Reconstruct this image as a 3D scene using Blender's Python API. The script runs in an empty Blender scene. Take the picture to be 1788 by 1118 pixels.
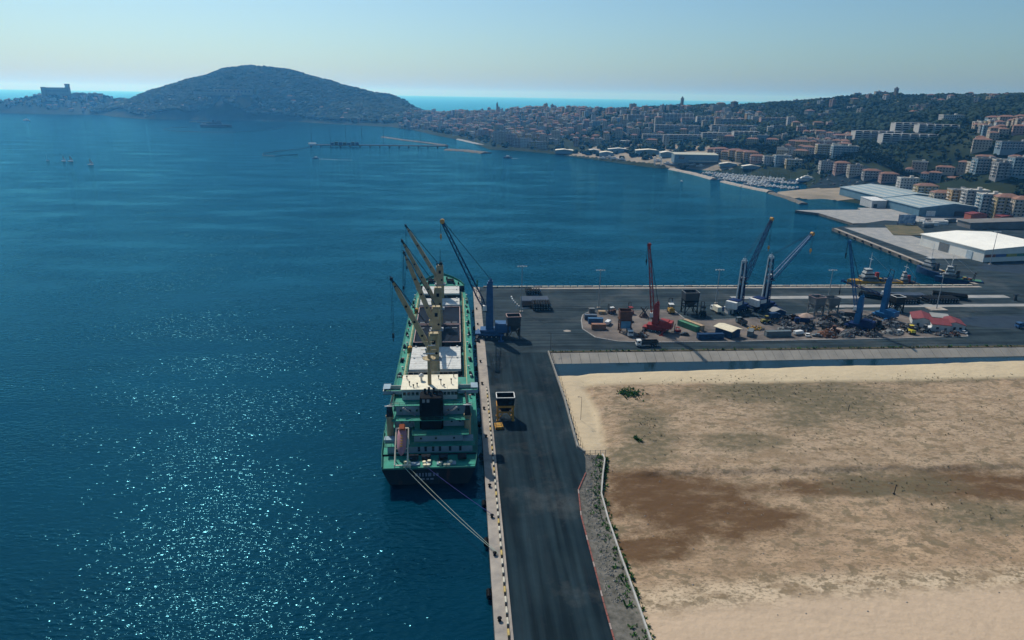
import bpy, math, random
import numpy as np
from mathutils import Vector, Matrix, noise

random.seed(7)
rng = np.random.default_rng(11)
scene = bpy.context.scene
COL = scene.collection
rad = math.radians

# ------------------------------------------------------------------ camera
CAM_H = 108.0
PITCH, YAW, ROLL = rad(18.1), rad(4.35), rad(0.95)
fw = Vector((math.sin(YAW) * math.cos(PITCH), math.cos(YAW) * math.cos(PITCH), -math.sin(PITCH)))
r0 = Vector((math.cos(YAW), -math.sin(YAW), 0))
u0 = r0.cross(fw)
rt = (r0 * math.cos(ROLL) + u0 * math.sin(ROLL)).normalized()
upv = rt.cross(fw).normalized()
cam_data = bpy.data.cameras.new('camera')
cam = bpy.data.objects.new('camera', cam_data)
COL.objects.link(cam)
M3 = Matrix((rt, upv, -fw)).transposed()
cam.matrix_world = Matrix.Translation((0, 0, CAM_H)) @ M3.to_4x4()
cam_data.sensor_fit = 'HORIZONTAL'
cam_data.sensor_width = 36.0
cam_data.lens = 36.0 * 1200.0 / 1788.0
cam_data.clip_start = 1.0
cam_data.clip_end = 90000.0
scene.camera = cam

# ------------------------------------------------------------------ sky and sun
SUN_EL, SUN_AZ = rad(47.0), rad(-27.0)      # azimuth from +Y, negative towards -X
world = bpy.data.worlds.new('World')
scene.world = world
world.use_nodes = True
wn, wl = world.node_tree.nodes, world.node_tree.links
wn.clear()
sky = wn.new('ShaderNodeTexSky')
sky.sky_type = 'NISHITA'
sky.sun_disc = False
sky.sun_elevation = SUN_EL
sky.sun_rotation = SUN_AZ
sky.altitude = 0.0
sky.air_density = 1.0
sky.dust_density = 1.4
sky.ozone_density = 2.5
bg = wn.new('ShaderNodeBackground')
bg.inputs['Strength'].default_value = 0.098
wo = wn.new('ShaderNodeOutputWorld')
tint = wn.new('ShaderNodeMix')
tint.data_type = 'RGBA'
tint.blend_type = 'MULTIPLY'
tint.inputs['Factor'].default_value = 1.0
tint.inputs[7].default_value = (0.63, 0.87, 0.99, 1)
wl.new(sky.outputs[0], tint.inputs[6])
wl.new(tint.outputs[2], bg.inputs[0])
wl.new(bg.outputs[0], wo.inputs[0])

sun_data = bpy.data.lights.new('sun', 'SUN')
sun_data.energy = 4.2
sun_data.angle = rad(0.53)
sun_data.color = (1.0, 0.95, 0.87)
sun = bpy.data.objects.new('sun', sun_data)
COL.objects.link(sun)
sdir = Vector((math.sin(SUN_AZ) * math.cos(SUN_EL), math.cos(SUN_AZ) * math.cos(SUN_EL), math.sin(SUN_EL)))
sun.rotation_euler = sdir.to_track_quat('Z', 'Y').to_euler()

scene.view_settings.view_transform = 'Standard'
scene.view_settings.look = 'None'
scene.view_settings.gamma = 1.0
scene.view_settings.exposure = 0.0
scene.view_settings.use_curve_mapping = False
cy = scene.cycles
cy.max_bounces = 5
cy.diffuse_bounces = 2
cy.glossy_bounces = 3
cy.transmission_bounces = 2
cy.volume_bounces = 1
cy.transparent_max_bounces = 6
cy.use_denoising = True
cy.sample_clamp_indirect = 6.0
cy.sample_clamp_direct = 5.0
cy.caustics_reflective = False
cy.caustics_refractive = False

# ------------------------------------------------------------------ helpers
MATS = {}
def mat(name, col, rough=0.7, var=0.25, scale=0.6, metal=0.0, col2=None, detail=5.0, bump=0.0, bscale=None, spec=None, coords='Object'):
    """Principled surface: base colour wandering between two tones on a noise field."""
    m = bpy.data.materials.new(name)
    m.use_nodes = True
    nt = m.node_tree
    n, l = nt.nodes, nt.links
    b = n['Principled BSDF']
    b.inputs['Roughness'].default_value = rough
    b.inputs['Metallic'].default_value = metal
    b.inputs['Specular IOR Level'].default_value = spec if spec is not None else (0.03 if max(col) < 0.13 else 0.12)
    tc = n.new('ShaderNodeTexCoord')
    nz = n.new('ShaderNodeTexNoise')
    nz.inputs['Scale'].default_value = scale
    nz.inputs['Detail'].default_value = detail
    nz.inputs['Roughness'].default_value = 0.65
    l.new(tc.outputs[coords], nz.inputs['Vector'])
    cr = n.new('ShaderNodeValToRGB')
    c2 = col2 if col2 else tuple(max(0.0, c * (1 - var)) for c in col)
    c1 = col if col2 else tuple(min(1.0, c * (1 + var * 0.6)) for c in col)
    cr.color_ramp.elements[0].position = 0.3
    cr.color_ramp.elements[0].color = (*c2, 1)
    cr.color_ramp.elements[1].position = 0.7
    cr.color_ramp.elements[1].color = (*c1, 1)
    l.new(nz.outputs['Fac'], cr.inputs[0])
    l.new(cr.outputs[0], b.inputs['Base Color'])
    if bump:
        nb = n.new('ShaderNodeTexNoise')
        nb.inputs['Scale'].default_value = bscale or scale * 4
        nb.inputs['Detail'].default_value = 4
        l.new(tc.outputs[coords], nb.inputs['Vector'])
        bp = n.new('ShaderNodeBump')
        bp.inputs['Strength'].default_value = 1.0
        bp.inputs['Distance'].default_value = bump
        l.new(nb.outputs['Fac'], bp.inputs['Height'])
        l.new(bp.outputs[0], b.inputs['Normal'])
    MATS[name] = m
    return m

class MB:
    """Collects simple solids and links them as one mesh object."""
    def __init__(self):
        self.v, self.f, self.m = [], [], []
        self.cur = 0
    def add(self, verts, faces, mi=None):
        o = len(self.v)
        self.v.extend([tuple(p) for p in verts])
        for f in faces:
            self.f.append(tuple(o + i for i in f))
            self.m.append(self.cur if mi is None else mi)
        return self
    def box(self, c, s, rz=0.0, taper=(1, 1), mi=None, rx=0.0):
        hx, hy, hz = s[0] / 2, s[1] / 2, s[2] / 2
        ca, sa = math.cos(rz), math.sin(rz)
        cx_, sx_ = math.cos(rx), math.sin(rx)
        vs = []
        for z in (-1, 1):
            tx, ty = (taper if z == 1 else (1, 1))
            for x, y in ((-1, -1), (1, -1), (1, 1), (-1, 1)):
                px, py, pz = x * hx * tx, y * hy * ty, z * hz
                py, pz = py * cx_ - pz * sx_, py * sx_ + pz * cx_
                vs.append((c[0] + px * ca - py * sa, c[1] + px * sa + py * ca, c[2] + pz))
        return self.add(vs, ((3, 2, 1, 0), (4, 5, 6, 7), (0, 1, 5, 4), (1, 2, 6, 5), (2, 3, 7, 6), (3, 0, 4, 7)), mi)
    def span(self, x0, x1, y0, y1, z0, z1, mi=None):
        return self.box(((x0 + x1) / 2, (y0 + y1) / 2, (z0 + z1) / 2), (x1 - x0, y1 - y0, z1 - z0), mi=mi)
    def tube(self, p, q, r, n=6, r2=None, mi=None):
        p, q = Vector(p), Vector(q)
        r2 = r if r2 is None else r2
        d = (q - p).normalized()
        a = d.orthogonal().normalized()
        b = d.cross(a)
        vs = []
        for c, rr in ((p, r), (q, r2)):
            for k in range(n):
                t = 2 * math.pi * (k + 0.5) / n
                vs.append(c + (a * math.cos(t) + b * math.sin(t)) * rr)
        fs = [(k, (k + 1) % n, n + (k + 1) % n, n + k) for k in range(n)]
        fs += [tuple(reversed(range(n))), tuple(range(n, 2 * n))]
        return self.add(vs, fs, mi)
    def bar(self, p, q, w, h=None, mi=None, w2=None):
        """square bar from p to q"""
        p, q = Vector(p), Vector(q)
        h = h or w
        k = (w2 or w) / w
        d = (q - p).normalized()
        s = d.cross(Vector((0, 0, 1)))
        s = Vector((1, 0, 0)) if s.length < 1e-4 else s.normalized()
        u = s.cross(d)
        vs = []
        for c, kk in ((p, 1), (q, k)):
            for x, y in ((-1, -1), (1, -1), (1, 1), (-1, 1)):
                vs.append(c + s * (x * w / 2 * kk) + u * (y * h / 2 * kk))
        return self.add(vs, ((3, 2, 1, 0), (4, 5, 6, 7), (0, 1, 5, 4), (1, 2, 6, 5), (2, 3, 7, 6), (3, 0, 4, 7)), mi)
    def prism(self, poly, z0, z1, mi=None, mi_side=None):
        n = len(poly)
        a = sum(poly[i][0] * poly[(i + 1) % n][1] - poly[(i + 1) % n][0] * poly[i][1] for i in range(n))
        if a < 0:
            poly = poly[::-1]
        vs = [(x, y, z0) for x, y in poly] + [(x, y, z1) for x, y in poly]
        self.add(vs, [tuple(range(n, 2 * n)), tuple(reversed(range(n)))], mi)
        self.add(vs, [(i, (i + 1) % n, n + (i + 1) % n, n + i) for i in range(n)], mi if mi_side is None else mi_side)
        return self
    def lathe(self, c, prof, n=12, mi=None):
        """prof: (radius, z) pairs from bottom up"""
        vs, fs = [], []
        for r, z in prof:
            for k in range(n):
                t = 2 * math.pi * k / n
                vs.append((c[0] + r * math.cos(t), c[1] + r * math.sin(t), c[2] + z))
        for i in range(len(prof) - 1):
            for k in range(n):
                fs.append((i * n + k, i * n + (k + 1) % n, (i + 1) * n + (k + 1) % n, (i + 1) * n + k))
        fs += [tuple(reversed(range(n))), tuple(range((len(prof) - 1) * n, len(prof) * n))]
        return self.add(vs, fs, mi)
    def loft(self, rings, mi=None, cap=True):
        n = len(rings[0])
        vs = [p for r in rings for p in r]
        fs = []
        for i in range(len(rings) - 1):
            for k in range(n):
                fs.append((i * n + k, i * n + (k + 1) % n, (i + 1) * n + (k + 1) % n, (i + 1) * n + k))
        if cap:
            fs += [tuple(reversed(range(n))), tuple(range((len(rings) - 1) * n, len(rings) * n))]
        return self.add(vs, fs, mi)
    def lattice(self, p, q, w, h, nseg, r, w2=None, h2=None, mi=None):
        """four-chord lattice girder with zig-zag bracing"""
        p, q = Vector(p), Vector(q)
        w2, h2 = w2 or w, h2 or h
        d = (q - p).normalized()
        s = d.cross(Vector((0, 0, 1)))
        s = Vector((1, 0, 0)) if s.length < 1e-3 else s.normalized()
        u = s.cross(d)
        def ring(t):
            c = p.lerp(q, t)
            ww, hh = w + (w2 - w) * t, h + (h2 - h) * t
            return [c + s * (a * ww / 2) + u * (b * hh / 2) for a, b in ((-1, -1), (1, -1), (1, 1), (-1, 1))]
        rs = [ring(i / nseg) for i in range(nseg + 1)]
        for k in range(4):
            self.bar(rs[0][k], rs[-1][k], r * 2, mi=mi)
        for i in range(nseg):
            for k in range(4):
                a, b = (k, (k + 1) % 4) if i % 2 == 0 else ((k + 1) % 4, k)
                self.bar(rs[i][a], rs[i + 1][b], r * 1.2, mi=mi)
        return self
    def mesh(self, name, mats, smooth=False):
        me = bpy.data.meshes.new(name)
        me.from_pydata(self.v, [], self.f)
        if not isinstance(mats, (list, tuple)):
            mats = [mats]
        for m in mats:
            me.materials.append(m)
        if len(mats) > 1:
            me.polygons.foreach_set('material_index', self.m)
        if smooth:
            me.polygons.foreach_set('use_smooth', [True] * len(me.polygons))
        me.update()
        return me
    def build(self, name, mats, parent=None, smooth=False, loc=None, rz=0.0):
        o = bpy.data.objects.new(name, self.mesh(name, mats, smooth))
        COL.objects.link(o)
        if parent is not None:
            o.parent = parent
        if loc is not None:
            o.location = loc
            o.rotation_euler = (0, 0, rz)
        return o

def tag(o, label=None, cat=None, group=None, kind=None):
    if label: o['label'] = label
    if cat: o['category'] = cat
    if group: o['group'] = group
    if kind: o['kind'] = kind
    return o

def empty(name, loc, rz, label, cat, group=None):
    o = bpy.data.objects.new(name, None)
    COL.objects.link(o)
    o.location = loc
    o.rotation_euler = (0, 0, rz)
    o.empty_display_size = 0.5
    return tag(o, label, cat, group)

def copy_tree(src, kids=None):
    """copy of a thing with copies of its parts and sub-parts"""
    kids = KIDS
    c = src.copy()
    COL.objects.link(c)
    def rec(a, b):
        for ch in kids.get(a.name, []):
            d = ch.copy()
            COL.objects.link(d)
            d.parent = b
            rec(ch, d)
    rec(src, c)
    return c
KIDS = {}
def index_children(root):
    """remember the children of a prototype so that copies are quick"""
    ch = [o for o in COL.objects if o.parent == root]
    KIDS[root.name] = ch
    for c in ch:
        index_children(c)

ORD = ('first second third fourth fifth sixth seventh eighth ninth tenth eleventh twelfth thirteenth fourteenth fifteenth sixteenth '
       'seventeenth eighteenth nineteenth twentieth').split()
def ordinal(i):
    """spoken rank of the i-th (from 0)"""
    if i < 20: return ORD[i]
    tens = 'twenty thirty forty fifty sixty seventy eighty ninety'.split()
    n = i + 1
    if n < 100:
        t = tens[n // 10 - 2]
        return t[:-1] + 'ieth' if n % 10 == 0 else t + '-' + ORD[n % 10 - 1]
    return 'hundred and ' + ordinal(n - 101) if n > 100 else 'hundredth'

def grid_sheet(name, xs, ys, zfun, mats, smooth=True):
    """height sheet over a regular grid, zfun is vectorised"""
    X, Y = np.meshgrid(xs, ys)
    Z = zfun(X, Y)
    nx, ny = len(xs), len(ys)
    V = np.stack([X.ravel(), Y.ravel(), Z.ravel()], 1)
    i = np.arange(ny - 1)[:, None] * nx + np.arange(nx - 1)[None, :]
    F = np.stack([i, i + 1, i + nx + 1, i + nx], -1).reshape(-1, 4)
    return np_mesh(name, V, F, mats, smooth)

def np_mesh(name, V, F, mats, smooth=False, mi=None):
    me = bpy.data.meshes.new(name)
    k = F.shape[1]
    me.vertices.add(len(V))
    me.vertices.foreach_set('co', np.asarray(V, dtype=np.float32).ravel())
    me.loops.add(F.size)
    me.loops.foreach_set('vertex_index', F.astype(np.int32).ravel())
    me.polygons.add(len(F))
    me.polygons.foreach_set('loop_start', np.arange(0, F.size, k, dtype=np.int32))
    if not isinstance(mats, (list, tuple)):
        mats = [mats]
    for m in mats:
        me.materials.append(m)
    if mi is not None:
        me.polygons.foreach_set('material_index', np.asarray(mi, dtype=np.int32))
    me.polygons.foreach_set('use_smooth', np.full(len(F), smooth))
    me.update(calc_edges=True)
    me.validate()
    o = bpy.data.objects.new(name, me)
    COL.objects.link(o)
    return o

def vnoise(X, Y, s, seed=0.0, octaves=4):
    """cheap vectorised value noise, -1..1"""
    out = np.zeros_like(X, dtype=float)
    amp, tot = 1.0, 0.0
    for o in range(octaves):
        x, y = X / s + seed * 17.3 + o * 5.1, Y / s - seed * 9.7 + o * 3.3
        xi, yi = np.floor(x), np.floor(y)
        fx, fy = x - xi, y - yi
        fx, fy = fx * fx * (3 - 2 * fx), fy * fy * (3 - 2 * fy)
        def h(a, b):
            t = np.sin(a * 127.1 + b * 311.7 + seed * 74.7) * 43758.5453
            return (t - np.floor(t)) * 2 - 1
        out += amp * ((h(xi, yi) * (1 - fx) + h(xi + 1, yi) * fx) * (1 - fy) + (h(xi, yi + 1) * (1 - fx) + h(xi + 1, yi + 1) * fx) * fy)
        tot += amp
        amp *= 0.5
        s = s / 2.0
    return out / tot

# ------------------------------------------------------------------ sea
def sea_material():
    m = bpy.data.materials.new('sea_water')
    m.use_nodes = True
    nt = m.node_tree
    n, l = nt.nodes, nt.links
    n.remove(n['Principled BSDF'])
    body = n.new('ShaderNodeBsdfDiffuse')           # light scattered back from the water body
    shine = n.new('ShaderNodeBsdfGlossy')           # mirror of the sky on the ripples
    shine.inputs['Roughness'].default_value = 0.05
    shine.inputs['Color'].default_value = (0.17, 0.56, 0.70, 1)
    fr = n.new('ShaderNodeFresnel')
    fr.inputs['IOR'].default_value = 1.33
    mixs = n.new('ShaderNodeMixShader')
    l.new(fr.outputs[0], mixs.inputs[0])
    l.new(body.outputs[0], mixs.inputs[1])
    l.new(shine.outputs[0], mixs.inputs[2])
    l.new(mixs.outputs[0], n['Material Output'].inputs['Surface'])
    tc = n.new('ShaderNodeTexCoord')
    def nz(scale, detail, stretch=(1, 1, 1), rot=0.0, rough=0.55):
        mp = n.new('ShaderNodeMapping')
        mp.inputs['Scale'].default_value = stretch
        mp.inputs['Rotation'].default_value = (0, 0, rot)
        l.new(tc.outputs['Object'], mp.inputs['Vector'])
        t = n.new('ShaderNodeTexNoise')
        t.inputs['Scale'].default_value = scale
        t.inputs['Detail'].default_value = detail
        t.inputs['Roughness'].default_value = rough
        l.new(mp.outputs[0], t.inputs['Vector'])
        return t.outputs['Fac']
    def math_(op, a, c):
        t = n.new('ShaderNodeMath')
        t.operation = op
        for i, x in enumerate((a, c)):
            if isinstance(x, (int, float)): t.inputs[i].default_value = x
            else: l.new(x, t.inputs[i])
        return t.outputs[0]
    cr = n.new('ShaderNodeValToRGB')
    cr.color_ramp.elements[0].color = (0.0002, 0.019, 0.037, 1)
    cr.color_ramp.elements[1].color = (0.0004, 0.031, 0.057, 1)
    cr.color_ramp.elements[0].position = 0.35
    cr.color_ramp.elements[1].position = 0.68
    l.new(nz(0.011, 4, (0.5, 1.4, 1), 0.25), cr.inputs[0])
    l.new(cr.outputs[0], body.inputs['Color'])
    small = nz(0.60, 1.5, (0.6, 1.35, 1), 0.15)
    big = nz(0.16, 3, (0.6, 1.3, 1), -0.1)
    patch = math_('MAXIMUM', math_('ADD', math_('MULTIPLY', nz(0.018, 5, (0.6, 1.6, 1), 0.3), 2.6), -0.70), 0.22)
    h = math_('ADD', math_('MULTIPLY', math_('MULTIPLY', math_('POWER', small, 1.6), patch), 0.66), math_('MULTIPLY', big, 0.18))
    bp = n.new('ShaderNodeBump')
    bp.inputs['Strength'].default_value = 1.0
    bp.inputs['Distance'].default_value = 1.0
    l.new(h, bp.inputs['Height'])
    l.new(bp.outputs[0], shine.inputs['Normal'])
    l.new(bp.outputs[0], fr.inputs['Normal'])
    return m
M_sea = sea_material()
N = 96
sv = [(0, 0, 0)] + [(42000 * math.cos(2 * math.pi * k / N), 42000 * math.sin(2 * math.pi * k / N), 0) for k in range(N)]
sea = MB().add(sv, [(0, 1 + k, 1 + (k + 1) % N) for k in range(N)]).build('sea', M_sea)
tag(sea, 'deep teal sea with sun glitter around the port', None, kind='structure')

# ------------------------------------------------------------------ far land: headland, hill, isthmus and town slopes
COAST = [(-2022.3, 3308.8), (-1830.8, 3224.6), (-1683.1, 3213.1), (-1535.5, 3201.5), (-1304.6, 2920.4), (-1210.3, 2826.1), (-1042.3, 2830.8), (-817.4, 2795.4), (-615.2, 2753.2), (-413.5, 2558.5),
         (-240.6, 2428.9), (-150.0, 2218.5), (-70.3, 1954.6), (-7.2, 1767.4), (34.5, 1591.4), (52.9, 1459.3), (116.5, 1437.6), (173.4, 1373.4), (240.0, 1244.3), (288.5, 1144.7),
         (314.9, 1100.7), (361.1, 1113.7), (389.3, 1072.0), (426.1, 1026.0), (462.3, 969.2), (460.3, 909.4), (435.4, 866.2), (384.8, 836.0), (373.2, 814.6), (377.5, 753.3), (415.0, 763.6), (428.9, 733.6), (420.2, 701.1)]
BACK = [(424.0, 560.0), (2600.0, 560.0), (2600.0, 2900.0), (1900.0, 3300.0), (1300.0, 3100.0), (700.0, 3000.0), (300.0, 2850.0), (60.0, 3050.0),
        (-60.0, 3150.0), (-250.0, 3150.0), (-330.0, 3450.0), (-800.0, 3950.0), (-1250.0, 3950.0), (-1440.0, 3620.0), (-1560.0, 3640.0), (-1800.0, 3900.0), (-2600.0, 3800.0), (-2600.0, 3420.0)]
LAND = np.array(COAST + BACK)
CP = [  # ground points of the hills (x, y, z)
    (-1543.1, 3362.9, 42.5), (-1351.8, 3250.1, 94.3), (-1163.8, 3215.9, 146.3), (-999.9, 3165.8, 184.8), (-884.0, 3179.4, 201.0), (-749.7, 3213.7, 193.0), (-602.8, 3193.6, 155.5), (-457.5, 3187.3, 117.9), (-308.7, 3165.0, 91.9), (-229.5, 3151.7, 69.5), (-194.6, 3134.0, 41.8),
    (-1640.9, 3449.6, 75.2), (-1754.9, 3426.8, 78.4), (-1857.3, 3383.8, 71.9), (-1939.7, 3348.8, 48.9), (-2027.7, 3331.4, 40.5), (-2191.0, 3286.6, 33.8), (-1605.6, 3422.1, 25.8),
    (-1085.6, 2796.7, 56.5), (-888.5, 2844.5, 73.5), (-679.3, 2870.7, 70.2), (-451.0, 2814.1, 53.1), (-252.3, 2788.6, 39.6), (-1721.5, 3297.7, 31.1), (-1852.9, 3271.7, 22.4),
    (-54.9, 2799.5, 35.7), (-153.9, 3096.2, 17.3), (-125.3, 2997.4, 20.5), (93.7, 2598.3, 42.9), (178.2, 2343.2, 54.2), (242.0, 2236.9, 61.1), (317.6, 2025.3, 62.3), (452.0, 1896.9, 71.7), (566.4, 1813.6, 79.5), (668.5, 1725.0, 78.7), (722.7, 1648.5, 76.0),
    (854.4, 1752.8, 95.9), (969.3, 1749.4, 112.7), (1029.7, 1656.0, 120.7), (1070.4, 1545.5, 109.3), (1064.4, 1426.7, 103.6), (1091.4, 1329.4, 119.2), (1179.8, 1223.9, 126.9), (1341.1, 1044.7, 133.7),
    (506.3, 1570.4, 54.0), (417.3, 1283.9, 29.3), (367.1, 1121.4, 12.1), (280.0, 1778.1, 41.7), (242.4, 1530.9, 20.9), (137.4, 1794.8, 18.2), (-8.9, 2300.0, 17.4),
    (615.2, 1368.0, 53.5), (495.9, 1092.7, 31.9), (440.6, 964.1, 18.8), (628.5, 1080.5, 47.5), (524.7, 921.0, 27.5), (694.5, 1039.3, 56.8), (582.4, 861.6, 33.6), (683.2, 900.1, 55.7), (585.0, 761.2, 33.3),
    (704.8, 844.6, 71.5), (607.3, 717.5, 44.1), (797.5, 1387.1, 82.6), (864.4, 1225.9, 87.8), (892.2, 1078.8, 92.0), (823.6, 802.6, 78.5),
    (500.0, 720.0, 2.0), (700.0, 700.0, 2.2), (1000.0, 650.0, 3.0), (600.0, 800.0, 2.5), (900.0, 760.0, 4.0), (1500.0, 600.0, 6.0), (2400.0, 700.0, 30.0), (430.0, 900.0, 2.0), (480.0, 850.0, 2.2),
    (2500.0, 2000.0, 160.0), (1900.0, 2900.0, 20.0), (1300.0, 2800.0, 20.0), (700.0, 2700.0, 20.0), (300.0, 2700.0, 15.0), (-800.0, 3850.0, 5.0), (-1250.0, 3800.0, 5.0), (-1900.0, 3700.0, 4.0), (-300.0, 3300.0, 8.0)]
CP = np.array(CP + [(x, y, 1.3) for x, y in COAST])
_d = np.linalg.norm(CP[:, None, :2] - CP[None, :, :2], axis=2)
_A = np.block([[_d + np.eye(len(CP)) * -2.0, np.ones((len(CP), 1))], [np.ones((1, len(CP))), np.zeros((1, 1))]])
_w = np.linalg.solve(_A, np.append(CP[:, 2], 0))
def signed_coast(x, y):
    """distance to the shoreline, positive on land"""
    d = np.full(x.shape, 1e9)
    inside = np.zeros(x.shape, bool)
    n = len(LAND)
    for i in range(n):
        ax, ay = LAND[i]
        bx, by = LAND[(i + 1) % n]
        t = np.clip(((x - ax) * (bx - ax) + (y - ay) * (by - ay)) / ((bx - ax) ** 2 + (by - ay) ** 2), 0, 1)
        d = np.minimum(d, np.hypot(x - ax - t * (bx - ax), y - ay - t * (by - ay)))
        c = ((ay > y) != (by > y)) & (x < (bx - ax) * (y - ay) / (by - ay + 1e-12) + ax)
        inside ^= c
    return np.where(inside, d, -d)
def terrain_z(X, Y):
    x, y = np.ravel(X).astype(float), np.ravel(Y).astype(float)
    z = np.full(x.shape, _w[-1])
    for (cx, cy, _), w in zip(CP, _w[:-1]):
        z += w * np.hypot(x - cx, y - cy)
    s = signed_coast(x, y)
    rough = np.clip((z - 6) / 40, 0, 1)
    z = z + vnoise(x, y, 160, 3.0) * 7 * rough + vnoise(x, y, 45, 5.0) * 2.5 * rough
    zl = np.maximum(z, 1.2)
    z = np.where(s > 20, zl, np.where(s < -12, -6.0, -6.0 + (zl + 6.0) * (np.clip(s + 12, 0, 32) / 32) ** 0.5))
    return z.reshape(np.shape(X))
def ground_at(x, y):
    return float(terrain_z(np.array([x]), np.array([y]))[0])
M_hill = mat('hillside_scrub', (0.034, 0.044, 0.024), 0.95, 0.4, 0.02, col2=(0.009, 0.020, 0.012), detail=8)
terrain = grid_sheet('terrain', np.concatenate([np.arange(-2600, 0, 20.0), np.arange(0, 700, 8.0), np.arange(700, 2601, 20.0)]), np.concatenate([np.arange(560, 1300, 8.0), np.arange(1300, 4001, 18.0)]), terrain_z, M_hill)
tag(terrain, 'wooded hills, isthmus and town slopes round the bay', None, kind='structure')

# ------------------------------------------------------------------ port platforms
def asphalt_material(name, c1, c2, streak=(6, 0.25, 1), rough=0.85):
    m = mat(name, c1, rough, 0.2, 0.09, col2=c2, detail=7, bump=0.01, bscale=3.0)
    n, l = m.node_tree.nodes, m.node_tree.links
    b = n['Principled BSDF']
    src = b.inputs['Base Color'].links[0].from_socket
    tc = n['Texture Coordinate']
    mp = n.new('ShaderNodeMapping')
    mp.inputs['Scale'].default_value = streak
    l.new(tc.outputs['Object'], mp.inputs['Vector'])
    t = n.new('ShaderNodeTexNoise')
    t.inputs['Scale'].default_value = 0.09
    t.inputs['Detail'].default_value = 6
    l.new(mp.outputs[0], t.inputs['Vector'])
    cr = n.new('ShaderNodeValToRGB')
    cr.color_ramp.elements[0].position = 0.35
    cr.color_ramp.elements[0].color = (0.45, 0.45, 0.45, 1)
    cr.color_ramp.elements[1].position = 0.68
    cr.color_ramp.elements[1].color = (1.45, 1.42, 1.36, 1)
    l.new(t.outputs['Fac'], cr.inputs[0])
    mx = n.new('ShaderNodeMix')
    mx.data_type = 'RGBA'
    mx.blend_type = 'MULTIPLY'
    mx.inputs['Factor'].default_value = 0.8
    l.new(src, mx.inputs[6])
    l.new(cr.outputs[0], mx.inputs[7])
    def layer(prev, scale, lo, hi, colr, fac, st=(1, 1, 1)):
        mp2 = n.new('ShaderNodeMapping')
        mp2.inputs['Scale'].default_value = st
        l.new(tc.outputs['Object'], mp2.inputs['Vector'])
        q = n.new('ShaderNodeTexNoise')
        q.inputs['Scale'].default_value = scale
        q.inputs['Detail'].default_value = 7
        q.inputs['Roughness'].default_value = 0.7
        l.new(mp2.outputs[0], q.inputs['Vector'])
        r = n.new('ShaderNodeMapRange')
        r.inputs[1].default_value, r.inputs[2].default_value, r.inputs[4].default_value = lo, hi, fac
        l.new(q.outputs['Fac'], r.inputs[0])
        k = n.new('ShaderNodeMix')
        k.data_type = 'RGBA'
        l.new(r.outputs[0], k.inputs['Factor'])
        l.new(prev, k.inputs[6])
        k.inputs[7].default_value = (*colr, 1)
        return k.outputs[2]
    o = layer(mx.outputs[2], 0.035, .52, .75, (0.11, 0.115, 0.11), 0.55)          # dust
    o = layer(o, 0.14, .60, .68, (0.010, 0.014, 0.018), 0.7)                       # oil stains
    o = layer(o, 0.9, .66, .72, (0.008, 0.010, 0.013), 0.7)                        # small drips
    o = layer(o, 0.05, .57, .60, (0.015, 0.022, 0.028), 0.5, tuple(4 * v for v in streak))   # tyre marks
    l.new(o, b.inputs['Base Color'])
    return m
M_asph = asphalt_material("asphalt_worn", (0.018, 0.033, 0.042), (0.009, 0.020, 0.028))
M_asph2 = asphalt_material('asphalt_cross_quay', (0.038, 0.056, 0.066), (0.017, 0.030, 0.039), streak=(0.25, 5, 1))
M_conc = mat('quay_concrete', (0.40, 0.35, 0.29), 0.9, 0.3, 0.25, col2=(0.22, 0.20, 0.18), detail=8)
M_conc_p = mat('pale_concrete', (0.34, 0.33, 0.31), 0.9, 0.3, 0.15, col2=(0.20, 0.21, 0.21), detail=8)
M_quaywall = mat('quay_wall_concrete', (0.16, 0.15, 0.13), 0.9, 0.4, 0.2, col2=(0.06, 0.06, 0.055))
QZ = 2.5
def slab(name, poly, z0, z1, mats, label):
    o = MB().prism(poly, z0, z1, mi=0, mi_side=min(1, len(mats) - 1)).build(name, mats)
    return tag(o, label, None, kind='structure')
slab('mole_road', [(10.0, 20), (30.5, 20), (30.5, 122), (30.8, 140), (31.0, 155), (32.3, 167.5), (36.0, 176.5), (37.4, 185), (37.4, 188), (36.0, 192), (36.6, 205), (36.9, 227), (36.9, 276.4), (10.0, 276.4)], -4, QZ, [M_asph, M_quaywall], 'dark worn asphalt road along the mole beside the ship')
slab('cross_quay', [(10.0, 276.4), (1500, 282.8), (1500, 383.4), (10.0, 383.4)], -4, QZ, [M_asph2, M_quaywall], 'grey asphalt platform of the cross quay')
slab('side_quay', [(313.0, 383.4), (1500, 383.4), (1500, 590.0), (424.0, 606.0), (394.0, 613.0), (322.5, 574.0)], -4, QZ - 0.006, [M_asph2, M_quaywall], 'grey asphalt platform of the side quay with the white hall')
slab('fishing_jetty', [(336.0, 672.0), (351.8, 654.3), (354.9, 597.5), (424.0, 606.2), (560.0, 604.5), (560.0, 690.0), (412.0, 690.0), (408.0, 677.5)], -4, QZ - 0.2, [M_conc_p, M_quaywall], 'pale concrete jetty platform in front of the grey warehouse')
slab('quay_cope', [(6.2, 20), (10.0, 20), (10.0, 383.4), (6.2, 383.4)], -4, QZ + 0.004, [M_conc, M_quaywall], 'sandy concrete cope along the ship berth')

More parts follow.
